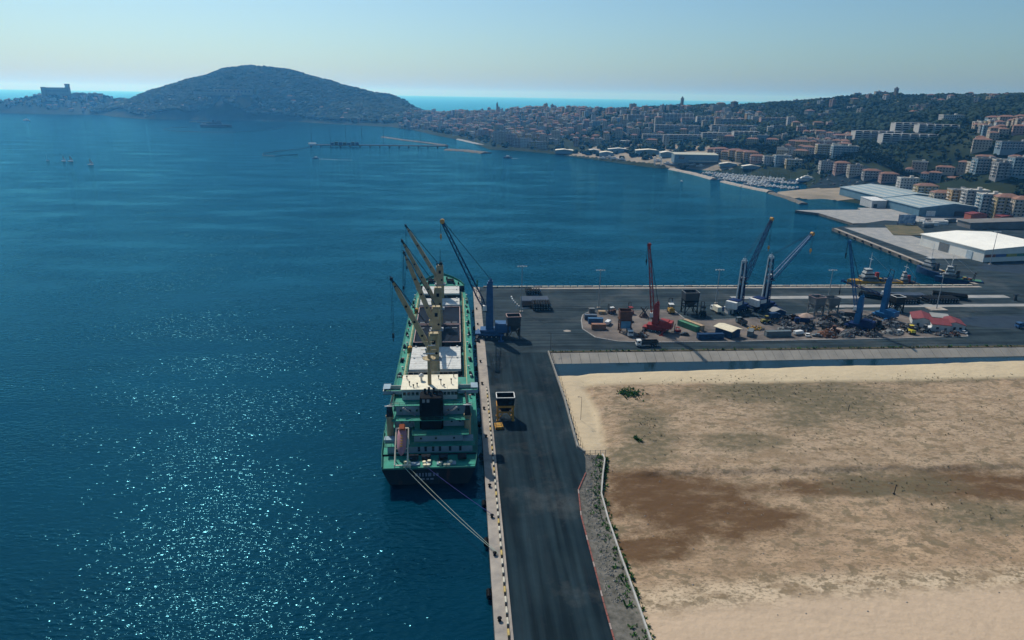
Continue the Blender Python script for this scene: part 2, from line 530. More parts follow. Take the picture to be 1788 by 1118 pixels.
# ------------------------------------------------------------------ bulk carrier at the berth
M_green = mat('deck_green_paint', (0.035, 0.29, 0.21), 0.6, 0.3, 0.35, col2=(0.018, 0.165, 0.12), detail=8)
M_hull = mat('hull_black_paint', (0.018, 0.024, 0.028), 0.5, 0.4, 0.15)
M_hullgreen = mat('sheer_green_paint', (0.03, 0.17, 0.125), 0.6, 0.3, 0.2)
M_white = mat('white_marine_paint', (0.62, 0.62, 0.58), 0.55, 0.18, 0.5, col2=(0.46, 0.46, 0.43), detail=8)
M_cream = mat('cream_marine_paint', (0.44, 0.35, 0.20), 0.6, 0.2, 0.5, col2=(0.29, 0.23, 0.13))
M_roofcream = mat('cream_deck_paint', (0.74, 0.68, 0.52), 0.7, 0.15, 0.4)
M_house = mat('shaded_blue_house_paint', (0.25, 0.34, 0.39), 0.6, 0.15, 0.4)  # blue-grey darkened so the colour carries the shade of the aft walls
M_black = mat('funnel_black_paint', (0.006, 0.007, 0.008), 0.6, 0.3, 0.4)
M_dark = mat('dark_machinery', (0.025, 0.028, 0.03), 0.6, 0.5, 1.0)
M_navy = mat('hatch_navy_paint', (0.004, 0.010, 0.020), 0.6, 0.3, 0.3)
M_navyring = mat('hatch_ring_shadow', (0.003, 0.005, 0.009), 0.6, 0.2, 0.3)  # dark tone standing for the crane's ring-shaped shadow
M_rim = mat('coaming_rim_primer', (0.38, 0.27, 0.25), 0.7, 0.2, 0.5)
M_glass = mat('dark_window_glass', (0.012, 0.018, 0.025), 0.12, 0.2, 1.0, spec=0.6)
M_gold = mat('grab_ochre_paint', (0.42, 0.24, 0.04), 0.6, 0.4, 0.8)
M_steel = mat('galvanised_steel', (0.30, 0.32, 0.33), 0.5, 0.2, 1.0)
M_wire = mat('steel_wire', (0.02, 0.03, 0.045), 0.5, 0.2, 1.0)
M_orange = mat('lifeboat_orange', (0.55, 0.14, 0.05), 0.5, 0.15, 0.8)
M_pink = mat('lifeboat_faded_orange', (0.44, 0.22, 0.24), 0.55, 0.2, 0.8)
M_yelline = mat('walkway_line_paint', (0.45, 0.42, 0.22), 0.7, 0.2, 0.5)

def add_rust(m, scale, lo, hi, colr, fac, st=(1, 1, 1)):
    n, l = m.node_tree.nodes, m.node_tree.links
    b = n['Principled BSDF']
    prev = b.inputs['Base Color'].links[0].from_socket
    tc = n['Texture Coordinate']
    mp = n.new('ShaderNodeMapping')
    mp.inputs['Scale'].default_value = st
    l.new(tc.outputs['Object'], mp.inputs['Vector'])
    q = n.new('ShaderNodeTexNoise')
    q.inputs['Scale'].default_value = scale
    q.inputs['Detail'].default_value = 8
    q.inputs['Roughness'].default_value = 0.72
    l.new(mp.outputs[0], q.inputs['Vector'])
    r = n.new('ShaderNodeMapRange')
    r.inputs[1].default_value, r.inputs[2].default_value, r.inputs[4].default_value = lo, hi, fac
    l.new(q.outputs['Fac'], r.inputs[0])
    k = n.new('ShaderNodeMix')
    k.data_type = 'RGBA'
    l.new(r.outputs[0], k.inputs['Factor'])
    l.new(prev, k.inputs[6])
    k.inputs[7].default_value = (*colr, 1)
    l.new(k.outputs[2], b.inputs['Base Color'])
RUST = (0.12, 0.055, 0.03)
add_rust(M_green, 0.25, .58, .68, RUST, .75)
add_rust(M_green, 0.12, .50, .72, (0.10, 0.20, 0.16), .6)
add_rust(M_white, 0.3, .58, .70, (0.22, 0.15, 0.10), .7)
add_rust(M_white, 0.9, .60, .68, (0.15, 0.13, 0.11), .5)
add_rust(M_cream, 0.5, .58, .70, (0.16, 0.08, 0.04), .7, (1, 1, .25))
add_rust(M_roofcream, 0.5, .60, .70, (0.25, 0.17, 0.10), .6)
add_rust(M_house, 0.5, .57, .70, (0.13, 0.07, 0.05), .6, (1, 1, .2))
add_rust(M_hull, 0.3, .56, .70, (0.07, 0.035, 0.025), .8, (1, 1, .2))
ship = empty('bulk_carrier', (-9.8, 174.0, 0.0), rad(0.45), 'green decked bulk carrier with white hatch covers moored along the mole', 'ship')
DK = 7.0
def hull_rings():
    st = [  # y, half beam deck, half beam water, keel z, deck z
        (0.0, 13.3, 11.5, 1.6, 6.5), (2.0, 13.5, 11.4, 0.4, 6.5), (7.9, 14.1, 12.0, -3, 6.5), (8.0, 14.1, 12.0, -3, 7.0), (22, 14.7, 14.0, -3, 7.0), (40, 14.7, 14.7, -3, 7.0), (150, 14.7, 14.7, -3, 7.0),
        (170, 14.1, 13.2, -3, 7.0), (183, 12.6, 10.0, -3, 7.2), (184, 12.5, 9.8, -3, 10.2), (190, 10.2, 6.5, -3, 10.8), (196, 6.0, 2.6, -3, 11.5), (199, 2.2, 0.6, -3, 12.0), (200.2, 0.3, 0.1, -3, 12.2)]
    rs = []
    for y, bd, bw, kz, dz in st:
        zz = (0.6, 0.7)[0] if y > 3 else 2.2
        rs.append([(-bw * 0.96, y, kz), (bw * 0.96, y, kz), (bw, y, max(zz, kz + 0.1)), (bd, y, dz), (-bd, y, dz), (-bw, y, max(zz, kz + 0.1))])
    return rs
hb = MB()
rs = hull_rings()
hb.loft(rs)
hull = hb.build('hull', M_hull, ship)
# deck plating laid over the hull top
dm = MB()
st = [(r[3][1], r[3][0] - 0.12, r[3][2] + 0.02) for r in rs]
for (y0, b0, z0), (y1, b1, z1) in zip(st[:-1], st[1:]):
    if y1 - y0 > 1.5:
        dm.add([(-b0, y0 + 0.02, z0), (b0, y0 + 0.02, z0), (b1, y1 - 0.02, z1), (-b1, y1 - 0.02, z1), (-b0, y0 + 0.02, z0 - 0.015), (b0, y0 + 0.02, z0 - 0.015), (b1, y1 - 0.02, z1 - 0.015), (-b1, y1 - 0.02, z1 - 0.015)],
               [(0, 1, 2, 3), (7, 6, 5, 4), (0, 4, 5, 1), (2, 6, 7, 3), (1, 5, 6, 2), (3, 7, 4, 0)])
dm.build('deck', M_green, ship)
# bulwark of green sheer strake at stern and bow
for s in (-1, 1):
    bw = MB()
    pts = [(0.1, 13.3, 6.5), (8, 14.1, 7.0), (22, 14.7, 7.0)]
    for a, b in zip(pts[:-1], pts[1:]):
        bw.bar((s * (a[1] - .1), a[0], a[2] + .45), (s * (b[1] - .1), b[0], b[2] + .45), 0.14, 0.9)
    bw.build('bulwark', M_hullgreen, ship)
    bw = MB()
    pts = [(184, 12.5, 10.2), (190, 10.2, 10.8), (196, 6.0, 11.5), (199, 2.2, 12.0), (200.2, 0.2, 12.2)]
    for a, b in zip(pts[:-1], pts[1:]):
        bw.bar((s * (a[1] - .08), a[0], a[2] + .55), (s * (b[1] - .08), b[0], b[2] + .55), 0.16, 1.1)
    bw.build('bow_bulwark', M_hullgreen, ship)
MB().span(-13.2, 13.2, 0.05, 0.2, 6.5, 6.95).build('stern_bulwark', M_hullgreen, ship)
# walkway lines and side rails
for s in (-1, 1):
    MB().span(s * 11.75 - 0.14, s * 11.75 + 0.14, 46, 182, DK + 0.03, DK + 0.05).build('walkway_line', M_yelline, ship)
    rm = MB()
    for h in (0.55, 1.1):
        rm.bar((s * 14.55, 23, DK + h), (s * 14.55, 150, DK + h), 0.07)
        rm.bar((s * 14.55, 150, DK + h), (s * 12.5, 183, DK + h), 0.07)
    for k in range(52):
        y = 23 + k * 2.45
        rm.bar((s * 14.55, y, DK), (s * 14.55, y, DK + 1.1), 0.07)
    rm.build('railing', M_green, ship)
    for k, y in enumerate(np.arange(50, 178, 16.0)):      # deck vents and fairleads along the sides
        b = MB()
        b.box((s * 13.6, y, DK + 0.45), (1.1, 1.6, 0.9))
        b.tube((s * 13.6, y - 0.4, DK + 0.9), (s * 13.6, y - 0.4, DK + 1.5), 0.3, 8)
        b.tube((s * 13.6, y + 0.4, DK + 0.9), (s * 13.6, y + 0.4, DK + 1.5), 0.3, 8)
        b.build('mooring_bitts', M_dark, ship)
# hatches
HX = 9.7
def hatch(y0, y1, kind):
    c = MB()
    for x in (-HX + .15, HX - .15):
        c.box((x, (y0 + y1) / 2, DK + 1.3), (0.3, y1 - y0, 2.6))
    for y in (y0 + .15, y1 - .15):
        c.box((0, y, DK + 1.3), (2 * HX - 0.6, 0.3, 2.6))
    for k in range(7):
        y = y0 + 1 + k * (y1 - y0 - 2) / 6
        for s in (-1, 1):
            c.box((s * (HX + .25), y, DK + 1.2), (0.5, 0.18, 2.3), taper=(0.4, 1))
    co = c.build('hatch_coaming', M_dark, ship)
    n = 2 if kind == 'white' else 1
    L = (y1 - y0) / n
    for k in range(n):
        p = MB()
        ya, yb = y0 + k * L + 0.12, y0 + (k + 1) * L - 0.12
        if kind == 'white':
            p.box((0, (ya + yb) / 2, DK + 3.05), (2 * HX + 0.2, yb - ya, 0.86), taper=(0.985, 0.97))
            for j in range(5):
                p.box((0, ya + (j + .5) * (yb - ya) / 5, DK + 3.5), (2 * HX - 0.5, 0.1, 0.05))
            for j in range(3):
                p.box((-6.4 + j * 6.4, (ya + yb) / 2, DK + 3.5), (0.1, yb - ya - .4, 0.06))
            p.tube((-HX * .86, yb - .4, DK + 3.4), (-HX * .86, yb - .4, DK + 4.0), 0.35, 6)
            p.tube((HX * .86, yb - .4, DK + 3.4), (HX * .86, yb - .4, DK + 4.0), 0.35, 6)
            p.build('hatch_cover', M_white, co)
        else:
            p.span(-HX + .35, HX - .35, ya + .25, yb - .25, DK + 1.9, DK + 2.3)
            p.build('hatch_cover', M_navy, co)
    if kind != 'white':
        r = MB()
        for x in (-HX, HX):
            r.box((x, (y0 + y1) / 2, DK + 2.7), (0.35, y1 - y0 + .35, 0.22))
        for y in (y0, y1):
            r.box((0, y, DK + 2.7), (2 * HX - .35, 0.35, 0.22))
        r.build('coaming_rim', M_rim, co)
    return co
hatch(40.5, 57, 'white')
hatch(65, 89.5, 'white')
h3 = hatch(97.0, 119.5, 'navy')
h2 = hatch(121.2, 147.0, 'navy')
hatch(148.0, 159.5, 'white')
hatch(168, 182.5, 'white')
# ring-shaped crane shadow, drawn as dark colour across the two navy hatches
for par, ylo, yhi in ((h3, 97.6, 118.9), (h2, 121.8, 146.4)):
    rg = MB()
    cy_, ro, ri = 120.4, 8.3, 6.6
    for k in range(72):
        a0, a1 = 2 * math.pi * k / 72, 2 * math.pi * (k + 1) / 72
        q = [(r * math.cos(a), cy_ + r * math.sin(a) * 1.25, DK + 2.312) for r, a in ((ri, a0), (ro, a0), (ro, a1), (ri, a1))]
        if all(ylo < p[1] < yhi for p in q):
            rg.add(q, [(0, 1, 2, 3)])
    rg.build('ring_shadow', M_navyring, par)
    for x in (-7.2, 4.3, 7.3):
        MB().box((x, ylo + (2.2 if par is h2 else 18.5), DK + 2.42), (2.3, 0.5, 0.2)).build('lifting_lug', M_steel, par)
# pipe runs and small deck gear
for s_ in (-1, 1):
    for x, r in ((10.6, .16), (10.95, .11), (11.2, .09)):
        MB().tube((s_ * x, 44, DK + .35), (s_ * x, 182, DK + .35), r, 6).build('deck_pipe', M_gold if r < .1 else M_hullgreen, ship)
    for k in range(26):
        y = 45 + k * 5.3
        MB().box((s_ * 10.9, y, DK + .14), (1.1, .25, .26)).build('pipe_support', M_dark, ship)
    for k in range(15):
        y = 47 + k * 9.1
        b = MB().lathe((s_ * (12.7 + (k % 3) * .35), y, DK), [(.22, 0), (.22, .7), (.45, .85), (.45, 1.1), (.1, 1.25)], 8)
        b.build('vent_head', M_white if k % 4 else M_rim, ship)
    for k in range(9):
        y = 55 + k * 14.3
        MB().box((s_ * 13.2, y, DK + .3), (.9, 1.3, .6)).build('deck_locker', M_dark if k % 3 else M_hullgreen, ship)
for y in (59.5, 63.5, 91.2, 95.3, 160.8, 166.5):
    for x in (-8, -6.2, 3.2, 7.6):
        MB().box((x, y, DK + .7), (1.2, .9, 1.4)).tube((x + .4, y, DK + 1.4), (x + .4, y, DK + 2.1), .18, 6).build('hydraulic_unit', M_dark, ship)
# grabs standing between the hatches
for y in (61, 93, 146):
    g = MB()
    g.box((-11.0, y, DK + 1.1), (2.4, 3.0, 2.2), taper=(0.6, 0.7))
    g.tube((-11.0, y - 1.2, DK + 2.2), (-11.0, y + 1.2, DK + 2.2), 0.35, 6)
    g.tube((-12.0, y, DK + .4), (-10.0, y, DK + .4), 0.5, 6)
    go = g.build('bulk_grab', M_gold, ship)
    MB().box((-11.0, y + 2.2, DK + .9), (2.6, 1.4, 1.8)).build('winch_box', M_dark, go)
    for x in (9.8, -4.5, 5.5):
        MB().box((x, y, DK + 0.8), (1.6, 2.2, 1.6)).tube((x, y - .8, DK + 1.7), (x, y + .8, DK + 1.7), .5, 8).build('deck_winch', M_dark, ship)
# four deck cranes
def deck_crane(y, jib_len, elev, last=False):
    b = MB()
    b.lathe((0, y, DK), [(2.0, 0), (2.0, 8.6), (2.3, 9.0), (2.3, 9.6)], 16)
    b.box((0, y, DK + 14.3), (3.7, 3.6, 9.2), taper=(0.92, 0.92))
    b.box((0, y, DK + 19.2), (3.0, 2.4, 0.7))
    cr = b.build('deck_crane', M_cream, ship)
    MB().box((-2.2, y - 1.0, DK + 12.9), (1.5, 1.7, 2.2)).build('cab', M_cream, cr)
    MB().box((-2.99, y - 1.0, DK + 13.2), (0.06, 1.4, 1.3)).build('cab_window', M_glass, cr)
    w = MB()
    w.tube((0.9, y - 1.85, DK + 12.3), (0.9, y - 1.75, DK + 12.3), 0.5, 10)
    w.build('access_opening', M_black, cr)
    MB().box((0.0, y - 1.86, DK + 16.4), (1.2, 0.08, 1.6)).build('upper_opening', M_black, cr)
    MB().box((0, y, DK + 9.75), (5.6, 4.6, 0.12)).build('platform', M_steel, cr)
    el = rad(elev)
    p0 = Vector((-1.6, y - 0.2, DK + 13.6))
    d = Vector((-math.cos(el), 0.0, math.sin(el)))
    nrm = Vector((math.sin(el), 0, math.cos(el)))
    p1 = p0 + d * jib_len
    j = MB()
    def sec(c, w_, h_):
        return [tuple(c + Vector((0, a * w_ / 2, 0)) + nrm * (bb * h_ / 2)) for a, bb in ((-1, -1), (1, -1), (1, 1), (-1, 1))]
    j.loft([sec(p0, 1.9, 1.0), sec(p0 + d * 4, 1.9, 1.9), sec(p0 + d * (jib_len - 6), 1.5, 1.5), sec(p1 - d * 1.5, 1.1, 0.8)])
    jo = j.build('jib', M_cream, cr)
    hd = MB()
    hd.loft([sec(p1 - d * 3.2, 1.3, 1.0), sec(p1, 0.7, 0.5), sec(p1 + d * 1.0, 0.3, 0.3)])
    hd.tube(p1 + Vector((0, -0.7, 0)), p1 + Vector((0, 0.7, 0)), 0.55, 10)
    hd.build('jib_head', M_wire, jo)
    for t in (0.2, 0.4, 0.62):
        q = p0 + d * (jib_len * t)
        MB().tube(q + Vector((0, -1.05, 0)), q + Vector((0, 1.05, 0)), 0.42, 10).build('jib_lamp', M_black, jo)
    q = p0 + d * (jib_len * 0.48) - nrm * 0.9
    MB().box(q, (0.7, 0.5, 0.7)).build('floodlight', M_white, jo)
    wr = MB()
    top = Vector((0, y, DK + 19.4))
    for dy in (-0.7, 0.0, 0.7):
        wr.bar(top + Vector((0, dy, 0)), p1 + Vector((0, dy * .6, .3)), 0.09)
    hook = Vector((p1.x - 0.1, p1.y, p1.z - 21.0))
    for dx in (-0.25, 0.3):
        wr.bar(p1 + Vector((dx, 0, 0)), hook + Vector((dx, 0, 0)), 0.10)
    wr.build('wire_ropes', M_wire, cr)
    MB().box(hook, (0.9, 0.5, 1.6), taper=(.7, .7)).tube(hook - Vector((0, 0, .8)), hook - Vector((0, 0, 2.2)), .22, 6, .1).build('hook_block', M_dark, cr)
    if last:
        m = MB()
        m.tube((0.3, y, DK + 19.5), (0.3, y, DK + 27.5), 0.12, 6)
        m.box((0.6, y, DK + 20.4), (1.6, 1.2, 1.3))
        m.box((-1.4, y, DK + 20.0), (0.7, 0.7, 1.0))
        m.bar((-1.8, y, DK + 21.6), (2.4, y, DK + 21.6), 0.14)
        m.build('mast_light', M_dark, cr)
    return cr
deck_crane(60.5, 29.0, 64.0)
deck_crane(93.2, 30.0, 69.5)
deck_crane(120.4 + 1.6, 30.0, 63.5)
deck_crane(163.7, 29.8, 60.5, last=True)
# forecastle gear
for x in (-5, 5):
    fc = MB()
    fc.tube((x - 1.8, 189.5, 11.9), (x + 1.8, 189.5, 11.9), 0.95, 10)
    fc.box((x, 188.4, 11.6), (4.2, 1.4, 1.2))
    fc.build('windlass', M_dark, ship)
    MB().box((x * .6, 193.2, 12.0), (1.0, 1.8, 1.1)).build('chain_stopper', M_dark, ship)
for x in (-9.3, -7, 7, 9.3, -2, 2):
    MB().tube((x, 186.4, 10.4), (x, 186.4, 11.4), 0.4, 8).tube((x, 187.6, 10.4), (x, 187.6, 11.4), 0.4, 8).box((x, 187.0, 10.6), (.9, 2.4, .3)).build('mooring_bitts', M_dark, ship)
MB().box((0, 184.1, 8.6), (24.8, 0.25, 3.3)).build('forecastle_bulkhead', M_dark, ship)
MB().tube((0, 192.0, 11.0), (0, 192.0, 18.5), 0.25, 8).bar((-1.2, 192, 16.5), (1.2, 192, 16.5), .15).build('foremast', M_cream, ship)

# superstructure
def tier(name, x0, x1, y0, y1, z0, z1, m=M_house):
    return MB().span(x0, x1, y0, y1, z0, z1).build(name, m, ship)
def deck_plate(x0, x1, y0, y1, z, rail=True, par=None):
    o = MB().span(x0, x1, y0, y1, z - 0.2, z).build('house_deck', M_green, par or ship)
    if rail:
        r = MB()
        for h in (0.5, 1.05):
            r.bar((x0, y0 + .06, z + h), (x1, y0 + .06, z + h), 0.06)
            for x in (x0 + .06, x1 - .06):
                r.bar((x, y0, z + h), (x, y1, z + h), 0.06)
        for k in range(int((x1 - x0) / 2) + 1):
            x = x0 + .06 + k * (x1 - x0 - .12) / int((x1 - x0) / 2)
            r.bar((x, y0 + .06, z), (x, y0 + .06, z + 1.05), 0.06)
        r.build('railing', M_hullgreen, o)
    return o
def windows(par, xs, y, z, w=0.8, h=0.9):
    for x in xs:
        MB().box((x, y, z), (w, 0.06, h)).build('window', M_glass, par)
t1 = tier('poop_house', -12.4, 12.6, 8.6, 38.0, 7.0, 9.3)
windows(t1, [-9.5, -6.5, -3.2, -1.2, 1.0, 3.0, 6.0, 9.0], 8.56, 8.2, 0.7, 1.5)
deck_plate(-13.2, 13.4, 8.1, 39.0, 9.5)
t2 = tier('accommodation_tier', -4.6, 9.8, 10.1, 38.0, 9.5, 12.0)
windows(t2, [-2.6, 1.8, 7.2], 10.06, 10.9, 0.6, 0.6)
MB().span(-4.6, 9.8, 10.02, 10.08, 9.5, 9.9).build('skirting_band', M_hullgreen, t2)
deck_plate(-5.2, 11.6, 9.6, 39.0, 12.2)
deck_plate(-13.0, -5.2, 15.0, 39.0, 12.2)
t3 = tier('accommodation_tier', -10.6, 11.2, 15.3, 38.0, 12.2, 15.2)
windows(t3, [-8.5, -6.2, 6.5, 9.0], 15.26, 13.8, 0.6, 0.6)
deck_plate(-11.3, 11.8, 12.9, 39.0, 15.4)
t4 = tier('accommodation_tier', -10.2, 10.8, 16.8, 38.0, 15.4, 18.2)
windows(t4, [-8.8, -6.0, -4.0, 5.4, 8.6], 16.76, 16.9, 0.6, 0.7)
for sx in (-1, 1):                                        # slanting stairs on the aft face
    s = MB()
    for k in range(9):
        s.box((sx * (4.6 + k * .42), 16.2, 15.5 + k * .32), (0.5, 0.9, 0.08))
    s.bar((sx * 4.4, 15.8, 15.6), (sx * 8.1, 15.8, 18.4), 0.12)
    s.bar((sx * 4.4, 15.8, 16.6), (sx * 8.1, 15.8, 19.4), 0.06)
    s.build('outside_stair', M_steel, t4)
deck_plate(-11.2, 11.3, 16.9, 38.5, 18.4)
wh = tier('wheelhouse', -8.7, 8.2, 21.2, 32.0, 18.4, 21.75, M_white)
windows(wh, [-7.9, -6.6, -5.3, -4.0, 4.4, 5.6, 6.8, 7.8], 21.16, 20.4, 0.85, 1.0)
wr_ = MB().span(-9.0, 8.5, 20.8, 32.4, 21.75, 22.0).build('wheelhouse_roof', M_roofcream, ship)
rr = MB()
for k in range(12):
    x = -8.9 + k * 1.58
    rr.bar((x, 32.2, 22), (x, 32.2, 23), .06)
    if k % 2: rr.bar((x, 20.9, 22), (x, 20.9, 23), .06)
rr.bar((-8.9, 32.2, 23), (8.4, 32.2, 23), .06)
rr.build('railing', M_white, wr_)
fit = MB()
for x, y, h in ((-6.5, 24, 1.2), (-5.2, 22.5, .8), (-4.1, 23.4, .9), (3.2, 24.4, 1.6), (4.2, 22.6, .7), (6.4, 25, 1.5), (-7.6, 29, 1.0), (7.2, 30, 1.2), (2.4, 29, .9)):
    fit.tube((x, y, 22), (x, y, 22 + h), .12, 6)
    fit.box((x, y, 22 + h), (.5, .35, .35))
fit.build('roof_fittings', M_dark, wr_)
MB().tube((-3, 27.8, 22), (-3, 27.8, 23.1), .35, 8).lathe((-3, 27.8, 23.0), [(.3, 0), (.8, .4), (.8, .9), (.3, 1.4)], 10).build('radome', M_white, wr_)
for s in (-1, 1):                                          # bridge wings
    x0, x1 = (s * 8.6, s * 14.7)
    w_ = MB().span(min(x0, x1), max(x0, x1), 24.0, 28.2, 18.9, 19.1).build('bridge_wing', M_green, ship)
    MB().span(min(x0, x1), max(x0, x1), 28.0, 28.2, 19.1, 20.3).build('wing_front', M_white, w_)
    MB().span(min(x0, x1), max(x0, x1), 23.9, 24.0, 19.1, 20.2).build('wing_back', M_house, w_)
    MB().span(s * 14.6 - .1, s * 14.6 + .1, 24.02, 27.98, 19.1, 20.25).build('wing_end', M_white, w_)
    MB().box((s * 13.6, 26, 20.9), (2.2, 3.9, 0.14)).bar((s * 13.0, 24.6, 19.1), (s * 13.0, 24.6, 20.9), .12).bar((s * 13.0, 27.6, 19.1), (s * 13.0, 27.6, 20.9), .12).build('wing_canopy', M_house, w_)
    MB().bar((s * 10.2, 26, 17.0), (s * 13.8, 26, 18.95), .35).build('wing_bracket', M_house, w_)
# radar mast
mm = MB()
mm.tube((-0.3, 24.6, 22), (-0.3, 24.6, 34.5), 0.62, 10, 0.5)
mm.tube((-0.3, 24.6, 34.5), (-0.3, 24.6, 39.2), 0.3, 8, 0.12)
mast = mm.build('radar_mast', M_cream, ship)
pf = MB()
pf.lathe((-0.3, 24.6, 30.2), [(0.6, 0), (2.1, 0.5), (2.1, 0.62)], 12)
for k in range(8):
    a = k * math.pi / 4
    pf.bar((-0.3 + 2 * math.cos(a), 24.6 + 2 * math.sin(a), 30.8), (-0.3 + 2 * math.cos(a), 24.6 + 2 * math.sin(a), 31.9), .07)
pf.build('mast_platform', M_cream, mast)
MB().bar((-2.6, 24.3, 33.6), (2.0, 24.3, 33.6), .16).build('lower_yard', M_cream, mast)
MB().bar((-1.9, 24.3, 36.2), (1.3, 24.3, 36.2), .12).build('upper_yard', M_cream, mast)
rdr = MB()
rdr.box((-0.3, 23.6, 32.6), (3.6, 0.3, 0.35))
rdr.box((0.6, 23.7, 35.2), (2.2, 0.25, 0.3))
rdr.box((-1.2, 23.9, 33.9), (.5, .5, .7))
rdr.build('radar_scanner', M_white, mast)
# funnel
fn = MB()
def oval(z, k=1.0):
    return [(0.5 + 3.5 * k * sx_, 15.9 + 2.8 * k * sy_, z) for sx_, sy_ in ((-1, -.72), (-.82, -1), (.82, -1), (1, -.72), (1, .72), (.82, 1), (-.82, 1), (-1, .72))]
fn.loft([oval(9.6), oval(20.5), oval(22.4, .96)])
fun = fn.build('funnel', M_black, ship)
pp = MB()
for x, y, h in ((-1.4, 16.6, 1.6), (-.2, 16.4, 2.1), (1.2, 16.7, 1.8), (2.2, 15.6, 1.2), (0.4, 14.8, 1.3)):
    pp.tube((x, y, 22.3), (x, y + .5, 22.3 + h), .38, 8)
pp.build('exhaust_pipes', M_dark, fun)
for x in (-1.7, -.4):
    MB().box((x, 13.4, 21.6), (.8, .6, 1.0)).build('vent_hood', M_steel, fun)
MB().span(-4.6, -3.05, 13.2, 15.2, 9.6, 15.0).build('engine_casing', M_hullgreen, fun)
# provision crane posts
for x in (-11.9, 11.3):
    p = MB().lathe((x, 14.2, 9.5), [(1.0, 0), (1.0, 6.3), (1.2, 6.6), (1.2, 7.2)], 12).build('provision_crane', M_cream, ship)
    q = MB().box((x, 14.2, 18.2), (1.9, 2.4, 3.0), taper=(.7, .7)).bar((x, 14.6, 18.6), (x + (.6 if x < 0 else -.6), 24.5, 19.4), .5)
    q.build('crane_jib', M_dark, p)
    MB().box((x, 13.6, 19.9), (2.6, .3, .25)).bar((x - 1.2, 14, 19.7), (x + 1.2, 14, 20.6), .1).build('crane_arm', M_white, p)
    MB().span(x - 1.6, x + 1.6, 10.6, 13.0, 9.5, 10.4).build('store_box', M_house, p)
# mooring deck gear
for x in (-4.5, -1.0, 4.0, 9.5):
    md = MB()
    md.tube((x - 1.1, 4.7, 7.6), (x + 1.1, 4.7, 7.6), .8, 10)
    md.box((x, 5.5, 7.3), (2.6, 1.0, 1.4))
    md.build('mooring_winch', M_dark, ship)
for x, y in ((-6.8, 3.0), (-5.7, 2.5), (-6.7, .9), (-5.6, .9), (-1.4, 2.6), (0.0, 3.2), (-1.2, .9), (-.2, .9), (3.2, 2.0), (4.6, 1.0), (5.6, 1.0), (6.2, 2.6)):
    MB().lathe((x, y, 6.52), [(.5, 0), (.42, .5), (.6, .8), (.5, 1.0)], 10).build('mooring_bollard_head', mat('pale_roller_paint', (0.72, 0.66, 0.45), 0.6, .2) if 'pale_roller_paint' not in MATS else MATS['pale_roller_paint'], ship)
for x, w in ((-4.0, 2.6), (-.6, 2.2), (3.0, 1.6), (6.4, 2.6)):
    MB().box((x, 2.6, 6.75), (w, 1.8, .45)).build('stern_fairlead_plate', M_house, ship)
# name across the transom: faint pale strokes of lettering
M_letter = mat('faded_lettering_paint', (0.16, 0.20, 0.26), 0.7, .2)
for i, (x, w_, h_) in enumerate(((-3.6, .7, .9), (-2.6, .5, 1.1), (-1.7, .4, 1.1), (-.8, .5, 1.1), (.2, .9, 1.1), (1.4, .6, 1.0), (2.4, .6, .9))):
    MB().box((x, -.03, 4.7), (w_, .06, h_)).build('name_stroke', M_letter, ship)     # worn, unreadable name across the transom
for x, w_ in ((-1.8, 1.0), (-.4, .7), (.8, .9)):
    MB().box((x, -.03, 3.3), (w_, .06, .5)).build('name_stroke', M_letter, ship)

# free-fall lifeboat with its own launching ramp on the ship
rp = MB()
for x in (-9.7, -6.1):
    rp.bar((x, 9.6, 14.6), (x, 0.4, 7.6), .32, .5)
    rp.bar((x, 9.4, 9.5), (x, 9.4, 14.4), .32)
    rp.bar((x, 4.6, 6.5), (x, 4.6, 10.6), .28)
    rp.bar((x, 0.6, 6.5), (x, 0.6, 7.8), .28)
rp.bar((-9.7, 9.6, 14.6), (-6.1, 9.6, 14.6), .32)
rp.bar((-9.7, 4.6, 10.7), (-6.1, 4.6, 10.7), .25)
rp.bar((-9.7, 0.4, 7.6), (-6.1, 0.4, 7.6), .28)
rp.build('lifeboat_ramp', M_roofcream, ship)
lb = empty('lifeboat', (-9.8 - 7.85, 174.0 + 5.0, 12.6), rad(0.45), 'faded pink orange enclosed lifeboat on a sloping ramp at the stern', 'lifeboat')
L = MB()
sl = math.atan2(7.0, 9.2)
def lbsec(t, w, h):
    cyy, czz = 4.2 * t * math.cos(sl), 4.2 * t * math.sin(sl)
    out = []
    for k in range(10):
        a = 2 * math.pi * k / 10
        u, v = w * math.cos(a), h * math.sin(a)
        out.append((u, cyy - v * math.sin(sl), czz + v * math.cos(sl)))
    return out
L.loft([lbsec(-1, .15, .2), lbsec(-.85, .75, .7), lbsec(-.4, 1.35, 1.2), lbsec(.4, 1.4, 1.3), lbsec(.85, 1.2, 1.1), lbsec(1, .8, .7)])
L.build('boat_hull', M_pink, lb, smooth=True)
hp = MB().box((0, 4.2 * .72 * math.cos(sl), 4.2 * .72 * math.sin(sl) + 1.6), (1.8, 1.9, 1.3), rx=sl, taper=(.8, .8)).build('conning_hood', M_orange, lb)
st_ = MB()
for k in range(5):
    t = -.45 + k * .2
    st_.box((0, 4.2 * t * math.cos(sl) - .95, 4.2 * t * math.sin(sl) + 1.1), (.7, .3, .12), rx=sl)
st_.build('roof_treads', M_gold, lb)

